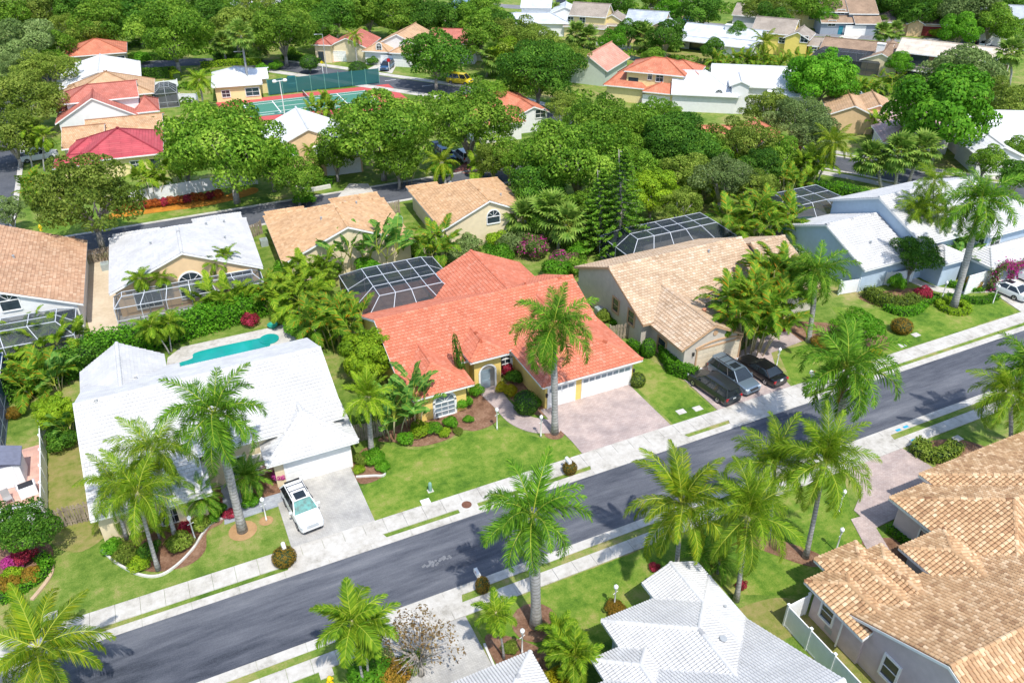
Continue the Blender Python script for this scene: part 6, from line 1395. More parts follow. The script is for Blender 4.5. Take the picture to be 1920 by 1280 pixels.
for k, (px, py, s, dk) in enumerate(((1352, 140, 3, 0), (1385, 138, 3, 0), (1418, 140, 3.2, 0), (1452, 144, 3.2, 0), (1488, 140, 3, 0), (1520, 150, 2.6, 0))):
    clump(px, py, s, ('first', 'second', 'third', 'fourth', 'fifth', 'last')[k] + ' golden palm clump in the row behind the white roof', 'areca', 40, 3.2, 'row of golden palms by the canal', 8, 1.25)
clump(1620, 190, 2.8, 'golden palm clump behind the pink roof', 'areca', 36, 3, GA, 8, 1.2); clump(1660, 178, 2.4, 'palm clump in front of the grey wooden fence', 'areca', 30, 3, GA, 8, 1.2); clump(1900, 230, 2.6, 'orange brown palm clump at the right edge', 'areca', 34, 3, GA, 8, 1.2)
clump(1330, 372, 3, 'dark palm clump behind the tan house cage', 'arecadark', 46, 4, GA, 10, 1.2); clump(1515, 350, 3, 'shaggy palm clump by the back street sidewalk', 'arecadark', 44, 4, GA, 10, 1.2); clump(1475, 372, 2.4, 'palm clump above the blue house pool', 'areca', 34, 3, GA, 8, 1.1); clump(1375, 345, 3, 'dark palm mass beneath the olive tree', 'arecadark', 40, 4, GA, 9, 1.2)
clump(290, 372, 2.6, 'palm clump behind the white vinyl fence, left', 'arecadark', 36, 3.6, GA, 8, 1.2); clump(345, 355, 2.6, 'palm clump behind the white vinyl fence, right', 'arecadark', 36, 3.6, GA, 8, 1.2); clump(75, 375, 2.4, 'bright palm clump at the street corner kerb', 'areca', 34, 2.4, GA, 8, 1.2); clump(625, 225, 2.4, 'palm clump at the near edge of the tennis court', 'areca', 34, 3, GA, 8, 1.2); clump(600, 235, 2, 'small palm clump before the tennis court', 'arecadark', 24, 3, GA, 7, 1.1); clump(320, 260, 2.2, 'palm clump on the lawn beside the crimson roof', 'arecadark', 26, 2.6, GA, 7, 1.0); clump(390, 245, 2.4, 'palm clump below the date palm', 'arecadark', 28, 3, GA, 7, 1.1)
clump(1475, 185, 2.2, 'palm clump in front of the peach wall at right', 'arecadark', 26, 3.2, GA, 7, 1.1); clump(1645, 262, 2.2, 'palm clump below the pink roof', 'arecadark', 26, 3, GA, 7, 1.1); clump(1300, 160, 2, 'palm clump at the corner of the orange two storey house', 'areca', 24, 3, GA, 7, 1.1); clump(900, 340, 2, 'dark palms under the oak by the parked cars', 'arecadark', 26, 3, GA, 7, 1.1); clump(760, 345, 2.2, 'palms in shade left of the yellowing palm', 'arecadark', 30, 3, GA, 7, 1.1)
# --- giant bird of paradise
GT = 'giant bird of paradise plants'
def bop(px, py, r, h, n, label, sc=1.0, seed=0): return clump(px, py, r, label, 'banana', n, h, GT, max(4, n // 4), sc, 'bird_of_paradise', 'tropical plant', seed, 84, 52)
bop(655, 512, 2.6, 2.6, 34, 'traveller palm fans behind the pool cage, left', 1.5, 1); bop(720, 505, 2.8, 3.0, 40, 'traveller palm fans behind the pool cage, right', 1.6, 2)
bop(735, 818, 1.9, 2.3, 34, 'white bird of paradise at the left corner of the red house', 1.2, 3); bop(775, 800, 1.4, 3.4, 24, 'tallest bird of paradise touching the red roof edge', 1.2, 4)
bop(1640, 520, 1.2, 1.8, 22, 'bird of paradise beside the white vinyl fence', 1.0, 5); bop(1790, 515, 1.6, 3, 30, 'bird of paradise left of the tallest royal palm', 1.1, 6); bop(1760, 500, 1.4, 2.8, 24, 'bird of paradise against the blue entry', 1.1, 7)
bop(130, 822, 1.2, 1.2, 16, 'banana plant between the fence and white roof', 1.0, 8); bop(110, 735, 1.2, 1.6, 18, 'blue green banana plant behind the left lawn', 1.0, 9); bop(28, 1010, .8, .8, 8, 'low broad leaved plant in the left bed', .6, 10)
norfolk(1158, 478, 1160, 280, 'tall norfolk pine behind the red roof', 4.0, 3); norfolk(1122, 470, 1120, 318, 'shorter dark norfolk pine left of the tall one', 3.6, 5, 22)
# ================================================================ BROADLEAF TREES
for px, py, rp, ck, co, lab in (
 (425, 278, 122, 'big', 'oak', 'broad oak with pale limbs at the end of the white fence'), (165, 372, 118, 'open', 'olive', 'airy oak on the corner lawn beside the back street'), (712, 246, 106, 'big', 'oak', 'oak in front of the tennis court'), (878, 230, 96, 'big', 'oak', 'oak over the two parked cars'),
 (1085, 300, 108, 'big', 'oak', 'wide oak behind the norfolk pine'), (1125, 232, 84, 'open', 'oak', 'pale oak in front of the orange two storey house'), (1010, 345, 64, 'mid', 'dark', 'dark tree right of the tan roofs'), (1270, 262, 74, 'big', 'dark', 'dark oak beside the white roofed tall house'), (1392, 268, 74, 'open', 'olive', 'olive toned oak before the yellow wall'),
 (1355, 335, 70, 'open', 'grey', 'grey green tree above the tan house pool cage'), (1250, 275, 62, 'mid', 'dark', 'deep green tree in the middle of the grove'), (1222, 362, 58, 'dense', 'lime', 'lime green tree right of the norfolk pine'), (1190, 315, 55, 'mid', 'oak', 'tree directly behind the norfolk pine'), (1290, 330, 55, 'mid', 'olive', 'olive tree left of the grey green tree'),
 (1770, 215, 112, 'dense', 'bright', 'huge round rubber tree with glossy bright leaves'), (1540, 150, 66, 'dense', 'bright', 'dense bright tree beside the canal palms'), (1810, 138, 68, 'mid', 'grey', 'grey green tree before the brown balcony house'), (1500, 222, 62, 'open', 'grey', 'grey olive tree before the tan roof'), (1530, 258, 52, 'mid', 'grey', 'grey tree above the curving street'), (1440, 205, 55, 'open', 'olive', 'thin tree hiding the white facade'),
 (38, 182, 74, 'big', 'olive', 'large olive green oak over the side street'), (40, 85, 72, 'big', 'grey', 'grey oak with bare pale branches at left'), (96, 86, 44, 'mid', 'oak', 'oak right of the grey oak at left'), (10, 35, 52, 'mid', 'oak', 'tree in the top left corner'), (75, 25, 50, 'mid', 'olive', 'olive tree left of the buried orange roof'), (155, 15, 55, 'mid', 'dark', 'dark tree right of the buried orange roof'), (15, 395, 34, 'mid', 'grey', 'grey tree at the left edge by the side street'), (85, 130, 60, 'open', 'olive', 'tree with pale bare limbs left of the white roof'),
 (320, 62, 82, 'big', 'oak', 'large oak above the street bend'), (195, 42, 58, 'mid', 'oak', 'tree behind the far orange roof'), (258, 40, 50, 'mid', 'dark', 'darker tree behind the far orange roof'), (440, 52, 52, 'mid', 'olive', 'tree behind the tall fan palm'), (528, 58, 70, 'big', 'oak', 'bright oak left of the pink red roof'), (250, 12, 50, 'mid', 'dark', 'dark tree at the top edge, left third'), (330, 5, 48, 'mid', 'dark', 'dark tree at the top edge, above the large oak'), (490, 22, 45, 'mid', 'olive', 'tree by the far white roof'), (570, 28, 48, 'mid', 'oak', 'tree at the top behind the bright oak'),
 (628, 30, 48, 'mid', 'dark', 'dark tree behind the pink red roof'), (690, 22, 50, 'mid', 'oak', 'tree behind the tan roof at the top'), (748, 30, 50, 'mid', 'oak', 'tree above the yellow tan roof'), (800, 34, 46, 'mid', 'dark', 'dark tree above the coral red roof'), (850, 36, 46, 'mid', 'dark', 'dark tree right of the coral red roof'), (900, 44, 44, 'mid', 'oak', 'tree below the pond'), (705, 2, 44, 'mid', 'dark', 'dark tree at the top edge by the pond'), (610, 2, 44, 'mid', 'oak', 'tree at the top edge, left of the pond'), (900, 0, 25, 'mid', 'dark', 'small dark tree beside the pond'),
 (815, 108, 66, 'mid', 'dark', 'dark roadside tree before the coral red roof'), (905, 75, 52, 'mid', 'oak', 'tree behind the pale fan palms'), (965, 68, 60, 'open', 'olive', 'pale olive tree left of the canal'), (1010, 135, 82, 'big', 'dark', 'dark green oak beside the salmon roof'), (1000, 85, 60, 'open', 'olive', 'airy tree above the dark green oak'), (950, 100, 40, 'mid', 'lime', 'yellow green tree beside the dark green oak'), (628, 290, 46, 'mid', 'oak', 'oak whose crown hides the white garage'),
 (1180, 62, 30, 'mid', 'dark', 'dark tree between the canal houses'), (1250, 68, 40, 'mid', 'dark', 'dark bush tree left of the long white house'), (1318, 20, 46, 'mid', 'dark', 'dark round tree above the long white house'), (1265, 20, 36, 'mid', 'bright', 'bright tree left of the dark round tree'), (1155, 5, 40, 'mid', 'dark', 'tree at the top behind the blue grey roof'), (1440, 18, 52, 'open', 'olive', 'olive tree above the bright yellow house'), (1385, 62, 26, 'mid', 'dark', 'small dark tree right of the white chimney'), (1540, 12, 40, 'mid', 'oak', 'tree left of the grey two storey house'), (1545, 30, 24, 'mid', 'bright', 'small bright tree by the small yellow house'),
 (1690, 2, 55, 'mid', 'dark', 'dark tree above the dark brown roof, left'), (1755, 5, 52, 'mid', 'dark', 'dark tree above the dark brown roof, middle'), (1822, 22, 58, 'mid', 'grey', 'grey green tree left of the blue metal roof'), (1800, 55, 38, 'mid', 'bright', 'bright tree beside the red garage doors'), (1880, 8, 50, 'mid', 'dark', 'dark tree in the top right corner'), (1905, 60, 36, 'mid', 'oak', 'tree at the right edge by the metal roofs'), (1640, 18, 30, 'mid', 'dark', 'dark tree behind the grey two storey house'), (1100, 2, 30, 'mid', 'oak', 'tree behind the taupe roofed house'), (1230, -8, 40, 'mid', 'oak', 'tree at the top edge above the purple roof'), (1410, 18, 22, 'mid', 'oak', 'small tree beside the small white house'),
 (40, 985, 62, 'mid', 'dark', 'dark green tree overhanging the left bed'), (1715, 478, 46, 'mid', 'dark', 'dark broadleaf tree before the blue entry'), (555, 335, 48, 'mid', 'oak', 'tree before the white garage on the back street'), (925, 300, 40, 'mid', 'olive', 'small tree by the back street, right of the cars'), (1100, 385, 40, 'mid', 'oak', 'tree left of the shorter pine'), (1905, 280, 30, 'mid', 'oak', 'tree at the right edge by the white roofs'), (1160, 255, 62, 'open', 'oak', 'oak between the wide oak and the dark middle tree'), (1210, 245, 58, 'mid', 'oak', 'oak behind the norfolk pine top'), (1320, 285, 60, 'open', 'oak', 'oak in front of the yellow gable wall'), (1420, 315, 52, 'mid', 'dark', 'dark tree below the yellow gable wall'), (1275, 385, 50, 'open', 'olive', 'olive tree leaning over the tan house cage'), (1035, 400, 50, 'mid', 'oak', 'tree behind the fan palms of the red house'),
 (745, 300, 50, 'mid', 'oak', 'low oak before the grey driveway'), (505, 300, 58, 'mid', 'bright', 'bright tree at the right end of the white fence'), (345, 300, 50, 'open', 'oak', 'tree in front of the crimson house wall'),  (20, 255, 60, 'mid', 'olive', 'olive tree over the side street at the left edge'), (48, 128, 50, 'open', 'grey', 'grey limbed tree above the olive oak'), (98, 118, 30, 'mid', 'oak', 'small tree in front of the far orange roof'), (170, 60, 42, 'mid', 'olive', 'olive tree near the far orange roof'), (285, 35, 46, 'mid', 'oak', 'oak behind the large street bend oak'), (400, 30, 46, 'mid', 'dark', 'dark tree above the fan palms'), (470, 45, 40, 'mid', 'oak', 'oak above the fan palm trio'), (590, 55, 42, 'mid', 'dark', 'dark tree left of the pink red gable'),
 (660, 0, 44, 'mid', 'dark', 'dark tree at the very top, centre left'), (760, 5, 44, 'mid', 'oak', 'oak at the very top by the pond bank'), (935, 50, 40, 'mid', 'dark', 'dark tree before the low blue grey roof'), (1055, 110, 50, 'open', 'olive', 'olive tree over the salmon roof edge'),
 (1340, 115, 0, 'mid', 'oak', ''), (1890, 190, 50, 'mid', 'olive', 'olive tree at the right edge behind the rubber tree'), (1905, 330, 42, 'mid', 'dark', 'dark tree right of the tallest palm crown'), (1850, 300, 36, 'mid', 'oak', 'tree between the rubber tree and the white roofs'), (1450, 40, 40, 'mid', 'dark', 'dark tree above the taupe roofed bright house'), (1500, 5, 40, 'mid', 'oak', 'oak at the top beside the small yellow house'), (1600, 5, 0, 'mid', 'oak', ''), (1860, 45, 44, 'mid', 'oak', 'oak left of the pale metal roofs'), (1720, 20, 44, 'mid', 'dark', 'dark tree behind the dark brown ridge'), (1785, 25, 40, 'mid', 'dark', 'dark tree at the end of the dark brown roof')):
    if rp: tree(px, py, rp, ck, co, lab)
tree(690, 668, 62, 'dense', 'lime', 'bright feathery bush tree at the left wall of the red house', .9, .6)
tree(108, 770, 42, 'dense', 'lime', 'rounded magnolia bush on the left lawn', .95, .4, flat=1.0)
tree(1612, 615, 46, 'mid', 'bright', 'bright spreading bush on the right lawn', .7, .4)
t_ = tree(785, 1205, 62, 'sparse', 'sparse', 'sparse half bare tree with grey twigs at the bottom', .8, 1.2, thin=1.0) if False else None
x, y = P(790, 1265); e = tree_at(x, y, 3.2, 2.5, 'sparse', 'sparse', 'sparse half bare tree with grey twigs at the bottom', 3); 
g_ = random.Random(5); mb = MB()
for i in range(150):
    a, b = g_.uniform(0, 6.28), g_.uniform(-.2, 1.4); q = Vector((math.cos(a) * math.cos(b), math.sin(a) * math.cos(b), math.sin(b))); s = q * g_.uniform(.3, 1.2) + Vector((0, 0, 2.2)); mb.tube([s, s + q * g_.uniform(.6, 1.3) + Vector((0, 0, g_.uniform(-.2, .4)))], [.02, .006], 4)
mb.build('twigs', mat('pale_twigs', (.42, .38, .35), .9), e)

for k, (px, py, r, co, h) in enumerate(((850, 490, 1.8, 'grey', 1.6), (930, 495, 1.9, 'bright', 1.6), (1040, 520, 1.7, 'bright', 1.3), (790, 478, 1.8, 'oak', 1.7), (755, 470, 1.6, 'bright', 1.5), (690, 520, 1.6, 'bright', 1.5), (610, 520, 2.0, 'oak', 1.8), (540, 520, 1.8, 'bright', 1.6), (600, 640, 1.6, 'oak', 1.3), (560, 625, 1.5, 'bright', 1.4), (1080, 510, 1.5, 'oak', 1.3), (1060, 460, 2.2, 'oak', 2.2), (890, 420, 1.8, 'oak', 1.6), (1170, 480, 1.8, 'oak', 1.5), (500, 560, 1.6, 'oak', 1.5), (470, 560, 1.5, 'bright', 1.4))):
    shrub(px, py, r, co, ('leafy shrub in the thicket ' + ('behind the red house ridge', 'left of the bougainvillea', 'between bougainvillea and side wall', 'behind the enclosure at its right', 'between the traveller palms and cage', 'under the left traveller palm', 'before the cream house side wall', 'at the end of the peach house hedge', 'at the foot of the orange tinged palms', 'between pool deck and palms', 'at the norfolk pine foot, right', 'under the fan palm beside the pine', 'below the cream gable wall', 'before the tan house cage corner', 'behind the pool hedge, right', 'behind the pool hedge, middle')[k]), h=h, group='thicket shrubs behind the red house')
for px, py, rp, ck, co, lab in ((955, 298, 46, 'mid', 'oak', 'small oak between the parked cars and the wide oak'), (1185, 270, 60, 'open', 'oak', 'oak in the grove left of the yellow gable'), (1320, 300, 56, 'mid', 'dark', 'dark oak in the grove under the olive toned oak'), (1235, 215, 50, 'open', 'oak', 'airy oak before the white garage of the orange house'), (1455, 290, 48, 'mid', 'oak', 'oak right of the yellow gable wall'), (1420, 355, 50, 'open', 'olive', 'olive tree above the golden palms'), (1160, 395, 44, 'mid', 'dark', 'dark bush tree at the right of the norfolk pine foot'),
        (1065, 200, 44, 'open', 'olive', 'olive oak on the green left of the orange house'), (920, 180, 40, 'mid', 'oak', 'oak on the verge right of the delivery van'), (1340, 92, 26, 'mid', 'dark', 'small dark tree at the canal before the white porch'), (1150, 75, 28, 'mid', 'bright', 'small bright tree by the white picket fence'), (1225, 108, 26, 'mid', 'oak', 'small tree over the orange ridge'), (1690, 118, 26, 'mid', 'bright', 'small bright tree by the tan gable at right'), (1580, 175, 30, 'mid', 'dark', 'dark tree between canal palms and tan roof'),
        (905, 20, 40, 'mid', 'oak', 'oak on the pond bank'), (560, 8, 44, 'mid', 'dark', 'dark tree at the top above the bright oak'), (420, 8, 40, 'mid', 'oak', 'oak at the top before the dark walled house'), (205, 20, 46, 'mid', 'oak', 'oak at the top between the dark trees'), (120, 45, 34, 'open', 'olive', 'olive tree beside the buried orange roof'), (30, 120, 46, 'open', 'grey', 'grey tree below the bare limbed oak')):
    tree(px, py, rp, ck, co, lab)
# uncountable low growth under the far trees
g3 = np.random.default_rng(77); Q3, T3 = [], []; nc = 0
while nc < 620:
    x, y = g3.uniform(-40, 175), g3.uniform(107, 235)
    if x < 14 and y < 160 and x > -22: continue
    if 12 < x < 49 and 140 < y < 164: continue
    if any(any((x - q[0]) ** 2 + (y - q[1]) ** 2 < 42 for q in r_) for r_ in ROADS): continue
    bad = False
    for H_ in HOUSES:
        p = H_.loc(x, y, 0)
        if any(b.x0 - 2.5 < p.x < b.x1 + 2.5 and b.y0 - 6 < p.y < b.y1 + 2.5 for b in H_.b): bad = True; break
    if bad or math.sin(x * .11) + math.sin(y * .13 + x * .05) < -.35: nc += .2; continue
    nc += 1; k = 90; r = g3.uniform(1.0, 2.6); h = g3.uniform(.6, 1.7); u = unit(g3.normal(size=(k, 3))); u[:, 2] = np.abs(u[:, 2])
    Q3.append(leaf_quads(np.array([x, y, 0]) + u * [r, r, h] * g3.uniform(.75, 1.05, (k, 1)), unit(u + g3.normal(0, .5, u.shape)), .32, g3)); T3.append(np.clip(g3.normal(.35, .2, k) + g3.normal(0, .12), 0, .84))
kind(link('undergrowth', quads('undergrowth', np.concatenate(Q3), np.concatenate(T3), LF['oak'])), 'stuff')
# cypress, round topiary, clipped shrubs
x, y = 20.8, 53.9; e = empty('italian_cypress', 'narrow dark cypress beside the arched porch', 'cypress', (x, y, 0)); c = link('foliage', crown_mesh('round', 0), e, (-.35, 0, 3.4), 0, (.45, .45, 3.3)); c.rotation_euler = (0, R(-7), 0); slotmat(c, LF['dark']); mb = MB(); mb.tube([(0, 0, 0), (-.25, 0, 2), (-.7, 0, 6.0)], [.34, .3, .06], 8); mb.build('trunk', mat('hedge_core', (.02, .045, .01)), e)
def ball(px, py, r, color, label, h=None, group=None, stem=0.0):
    x, y = P(px, py); e = empty('clipped_shrub', label, 'shrub', (x, y, 0), 0, group); h = h or r
    c = link('foliage', crown_mesh('round', int(px) % 3), e, (0, 0, h * .85 + stem), px, (r, r, h)); slotmat(c, LF[color])
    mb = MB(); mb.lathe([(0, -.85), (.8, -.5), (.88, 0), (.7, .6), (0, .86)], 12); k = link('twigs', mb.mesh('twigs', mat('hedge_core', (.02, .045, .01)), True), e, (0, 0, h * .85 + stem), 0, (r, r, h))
    if stem: mb = MB(); mb.tube([(0, 0, 0), (0, 0, stem + .3)], [.1, .08], 8); mb.build('trunk', TRUNKB, e)
    return e
ball(986, 772, 1.15, 'dark', 'round clipped dark shrub left of the red house garage'); ball(582, 138, 2.0, 'dark', 'round topped dark tree on the green by the street', 1.7, stem=.8); ball(673, 152, 2.0, 'dark', 'round topped dark tree at the tennis court corner', 1.7, stem=.8)
ball(1214, 668, .75, 'bright', 'upright clipped bush at the right end of the red garage', 1.1); ball(1195, 722, .75, 'olive', 'dull olive shrub beside the right garage pillar', .7)
ball(535, 1055, .85, 'copper', 'golden brown ball shrub under the mailbox by the grey driveway', .7); ball(1068, 886, .6, 'copper', 'golden ball shrub under the mailbox by the red house lawn', .6); ball(905, 1108, .5, 'copper', 'copper shrub behind the near side mailbox', .7)
ball(1688, 622, 1.1, 'copper', 'rounded russet shrub on the right lawn', .8); ball(1525, 665, .9, 'red', 'dark purple red shrub at the foot of the lawn palm', .5) if False else None
for px, py, r, co, lab, h in ((870, 765, .9, 'bright', 'green clump right of the arched window', .9), (762, 830, .7, 'bright', 'fresh green shrub at the left end of the red house bed', .6), (835, 815, .6, 'lime', 'lime tuft at the front of the red house bed', .45), (880, 790, .5, 'bright', 'small tuft in open mulch before the porch', .35), (860, 812, .45, 'olive', 'olive tuft at the lawn edge of the mulch bed', .3), (896, 742, .7, 'bright', 'green shrub by the porch pillar', .8), (846, 800, .7, 'bright', 'strappy green plant at the mulch bed edge', .6), (790, 815, .9, 'lime', 'yellow green shrub in the red house bed', .7), (815, 812, .8, 'bright', 'long leaved clump before the arched window', .7), (956, 742, .7, 'yellow', 'yellow variegated shrub beside the curved path', .7), (940, 735, .55, 'yellow', 'smaller yellow shrub nearer the porch', .6), (965, 718, .8, 'dark', 'dark shrub behind the yellow variegated one', .9), (905, 722, .5, 'red', 'red cordyline beside the porch steps', .6), (950, 705, .6, 'red', 'red cordyline under the tall porch window', .8), (1005, 760, .6, 'bright', 'low green plants along the garage wall', .5),
   (700, 868, .9, 'bright', 'dark green shrub in the driveway corner bed', .8), (678, 868, .7, 'olive', 'olive shrub against the white garage pillar', .6), (672, 885, .5, 'lime', 'small lime shrub at the driveway edge', .4), (716, 880, .6, 'bright', 'small green shrub on the lawn side of the corner bed', .5),
   (410, 960, .6, 'bright', 'green shrub under the left pygmy palm', .5), (430, 968, .5, 'red', 'red leaved plants by the walkway', .4), (400, 975, .5, 'bright', 'round green plant in orange mulch', .4), (470, 945, .7, 'bright', 'low green shrub under the right pygmy palm', .5), (375, 990, .7, 'olive', 'olive shrub by the leaning post', .7), (350, 995, .6, 'red', 'reddish plants beside the cream wall', .6),
   (240, 1045, .9, 'olive', 'flowering shrub in the curved bed, left', .6), (262, 1060, .8, 'lime', 'yellow green shrub at the tip of the curved bed', .5), (285, 1040, .8, 'dark', 'dark shrub behind the leaning queen palm', .8), (340, 1025, .9, 'olive', 'shrub at the right side of the curved bed', .7), (215, 1030, .8, 'bright', 'green shrub at the left of the curved bed', .6),
   (52, 1052, .9, 'red', 'bright red crotons in the left bed', .8), (30, 1062, .7, 'pink', 'pink crotons nearest the left edge', .6), (62, 1085, .8, 'copper', 'copper shrub in front of the red crotons', .6), (30, 1085, .8, 'lime', 'lime shrub in the left bed', .6), (20, 1105, .9, 'copper', 'russet shrub at the left edge of the bed', .6),
   (1730, 560, 1.0, 'red', 'scarlet crotons before the dark broadleaf tree', 1.0), (1585, 648, 1.0, 'yellow', 'yellow flowering shrub on the right lawn', .7) if False else (1640, 668, .7, 'yellow', 'yellow flowering shrub on the right lawn', .7), (1540, 650, 1.0, 'copper', 'purple brown shrub right of the lawn palm', .6), (1570, 640, 1.1, 'lime', 'lime shrub between the lawn palm and bush', .7), (1680, 545, 1.0, 'bright', 'wild shrub over the white vinyl fence', 1.3), (1825, 540, .9, 'copper', 'russet shrub by the blue house entry', .8), (1560, 505, 1.3, 'bright', 'feathery shrub against the pale blue wall', 1.1), (1600, 500, .8, 'dark', 'dark shrub at the blue wall corner', .8),
   (1130, 605, .8, 'olive', 'shrub in the side yard of the tan house', .9), (1170, 612, .7, 'lime', 'yellow green plant behind the grey picket fence', .7), (1151, 1148, .7, 'copper', 'copper grass around the white post before the bottom roof', .5), (955, 1220, .5, 'olive', 'shrub in the mulch by the small slim palm', .4), (1060, 1240, .6, 'copper', 'brown tinged shrub at the bottom walkway', .5), (1040, 1290, .9, 'yellow', 'yellow croton at the bottom edge', .8), (690, 1275, 1.3, 'bright', 'round green shrub under the twin palms', .8), (735, 1275, 1.0, 'copper', 'golden shrub beside the sparse tree', .8), (770, 1250, .8, 'olive', 'green shrub under the sparse tree', .9),
   (120, 838, 1.3, 'dark', 'dark bushy shrub beside the white fence', 1.1), (60, 680, .9, 'bright', 'shrub at the end of the teal pool', .8), (30, 690, .9, 'dark', 'dark low shrub under the teal pool hedge', .6), (30, 782, .7, 'copper', 'small yellow palm shrub at the blue screen', .6), (470, 610, .9, 'red', 'dark red ti plants at the pool deck edge', 1.0), (1465, 618, .6, 'red', 'reddish plants under the cane palms', .4),
   (1000, 480, 2.0, 'boug', 'magenta bougainvillea behind the red roof ridge', 1.6), (1055, 500, 1.8, 'boug', 'bougainvillea bush near the pine', 1.4), (960, 470, 1.8, 'grey', 'grey thicket behind the red roof', 1.6), (915, 440, 1.8, 'bright', 'bright bush before the tan roofed gable', 1.6), (880, 470, 1.6, 'grey', 'grey green brush behind the cage palms', 1.5), (700, 445, .8, 'bright', 'young tree between the two tan houses', 1.4) if False else (830, 455, .7, 'bright', 'young tree beside the cream gable', 1.6), (935, 462, 1.5, 'lime', 'lime bush in the thicket', 1.2), (1085, 480, 1.4, 'bright', 'bush at the foot of the norfolk pine', 1.2),
   (575, 385, 1.5, 'bright', 'round green shrub at the back street edge', 1.4), (830, 330, 1.6, 'bright', 'green shrub below the yellowing palm', 1.3), (520, 132, 1.6, 'bright', 'bright young palm shrub on the green', 1.4), (495, 138, 1.4, 'bright', 'green shrub at the clubhouse corner', 1.4), (270, 120, 1.8, 'bright', 'green shrub beside the hedge corner', 1.6), (700, 122, 1.4, 'dark', 'dark shrub by the arched white porch', 1.2), (690, 112, 1.6, 'bright', 'palm like shrub before the tan tiled house', 1.4), (600, 328, 1.2, 'olive', 'shrubs on the retaining bed', .8), (1190, 72, 1.6, 'dark', 'dark round shrub by the canal house', 1.4), (1755, 72, 2.0, 'lime', 'yellow green shrub in front of the red garage', 1.4), (1876, 135, 1.6, 'bright', 'green shrub at the corner of the brown house', 1.6), (1480, 60, 1.2, 'bright', 'shrub under the small yellow house', 1.0), (1600, 60, 0, 'bright', '', 1), (1830, 352, 0, 'bright', '', 1)):
    if r: shrub(px, py, r, co, lab, h=h)
# --- orange crotons along the white fence
for i in range(14):
    px = 222 + i * 14.5; shrub(px, 398 - i * 2.0, .75, 'orange' if i % 3 else 'red', ('red' if i % 3 == 0 else 'orange') + ' croton, ' + 'first second third fourth fifth sixth seventh eighth ninth tenth eleventh twelfth thirteenth fourteenth'.split()[i] + ' from the left along the white fence', h=.8, group='crotons along the white fence', stem=False)
# --- hedges
hedge(pxs((1245, 668), (1262, 698), (1300, 712)), 1.1, 1.2, 'bright', 'bright clipped hedge left of the dark minivan')
hedge(pxs((1180, 650), (1200, 662)), .8, .8, 'bright', 'low hedge block right of the red garage roof'); hedge(pxs((1130, 590), (1160, 612)), .9, .7, 'bright', 'low hedge in the tan house side yard')
hedge(smooth(pxs((1625, 555), (1650, 570), (1690, 578), (1715, 570)), 3, False), 1.3, 1.1, 'olive', 'loose hedge along the white vinyl fence', wob=.14)
hedge(smooth(pxs((1662, 580), (1690, 590), (1715, 586), (1730, 573)), 3, False), 1.0, .7, 'bright', 'low clipped crescent hedge on the right lawn'); hedge(pxs((1735, 572), (1752, 560)), .8, .6, 'bright', 'short hedge piece beside the scarlet crotons')
cx, cy = P(1787, 578); hedge([(cx + 1.35 * math.cos(i * .5236), cy + 1.35 * math.sin(i * .5236)) for i in range(12)], .75, .5, 'lime', 'clipped ring hedge around the tallest royal palm', closed=True)
hedge(smooth(pxs((1775, 560), (1800, 565), (1840, 568), (1866, 560)), 3, False), .8, .6, 'bright', 'long low hedge in front of the curved entry walk'); hedge(smooth(pxs((1780, 535), (1810, 545), (1838, 545)), 3, False), .8, .5, 'bright', 'low hedge behind the curved entry walk')
hedge(smooth(pxs((1790, 842), (1762, 862), (1722, 852), (1730, 838)), 3, False), 1.2, .8, 'olive', 'horseshoe clipped hedge beside the pink driveway')
hedge(smooth(pxs((5, 1128), (45, 1105), (80, 1080), (90, 1062), (78, 1050)), 3, False), .8, .6, 'bright', 'curved clipped hedge around the left bed')
hedge([(-8.6, 74.6), (-4, 74.4), (1.6, 75.6), (7, 76.6)], 2.2, 2.1, 'bright', 'tall leafy hedge behind the pool of the white roofed house', wob=.22, leaf=.14, dens=110); hedge([(-16, 71), (-11, 72.6), (-8.4, 74.2)], 2.6, 1.9, 'dark', 'dark hedge between the teal pool and the white roof', wob=.22, leaf=.14, dens=110); hedge([(-18, 74.5), (-13.5, 75.2)], 1.6, 1.4, 'bright', 'hedge below the teal pool enclosure', wob=.2, leaf=.12, dens=110)
hedge(pxs((1415, 1245), (1435, 1245)), .1, .1, 'bright', 'x') if False else None
hedge(pxs((1668, 995), (1700, 1020)), .7, .6, 'bright', 'dark low hedge by the barrel tiled entry')
hedge(pxs((262, 148), (318, 146)), 1.6, 2.0, 'dark', 'tall trimmed hedge beside the bright white roof', dens=60, leaf=.15); hedge(pxs((320, 140), (333, 152)), 1.6, 1.6, 'lime', 'yellow green hedge corner by the white fence', dens=60, leaf=.15); hedge(pxs((380, 128), (440, 122), (490, 122)), 1.4, 1.2, 'lime', 'bright hedge behind the clubhouse', dens=60, leaf=.15); hedge(pxs((250, 112), (330, 112)), 1.6, 1.4, 'dark', 'dark hedge along the far street bend', dens=60, leaf=.15); hedge(pxs((405, 112), (452, 115)), 1.6, 1.4, 'dark', 'dark hedge above the clubhouse', dens=60, leaf=.15); hedge(pxs((535, 112), (600, 118)), 1.4, 1.0, 'dark', 'low dark hedge left of the arched porch', dens=60, leaf=.15)
hedge(pxs((1525, 352), (1570, 360), (1620, 372)), 2.0, 1.1, 'bright', 'low hedge between the back street and the white roof', dens=90, leaf=.12, wob=.15); hedge(pxs((565, 345), (622, 345)), 1.6, .9, 'bright', 'low hedge on the retaining bed before the peach house', dens=80, leaf=.12); hedge(pxs((1130, 80), (1170, 84)), 1.2, 1.0, 'bright', 'hedge behind the white picket fence', dens=60, leaf=.15); hedge(pxs((330, 245), (352, 240)), 1.2, 1.2, 'dark', 'dark hedge by the crimson house lawn', dens=60, leaf=.15)
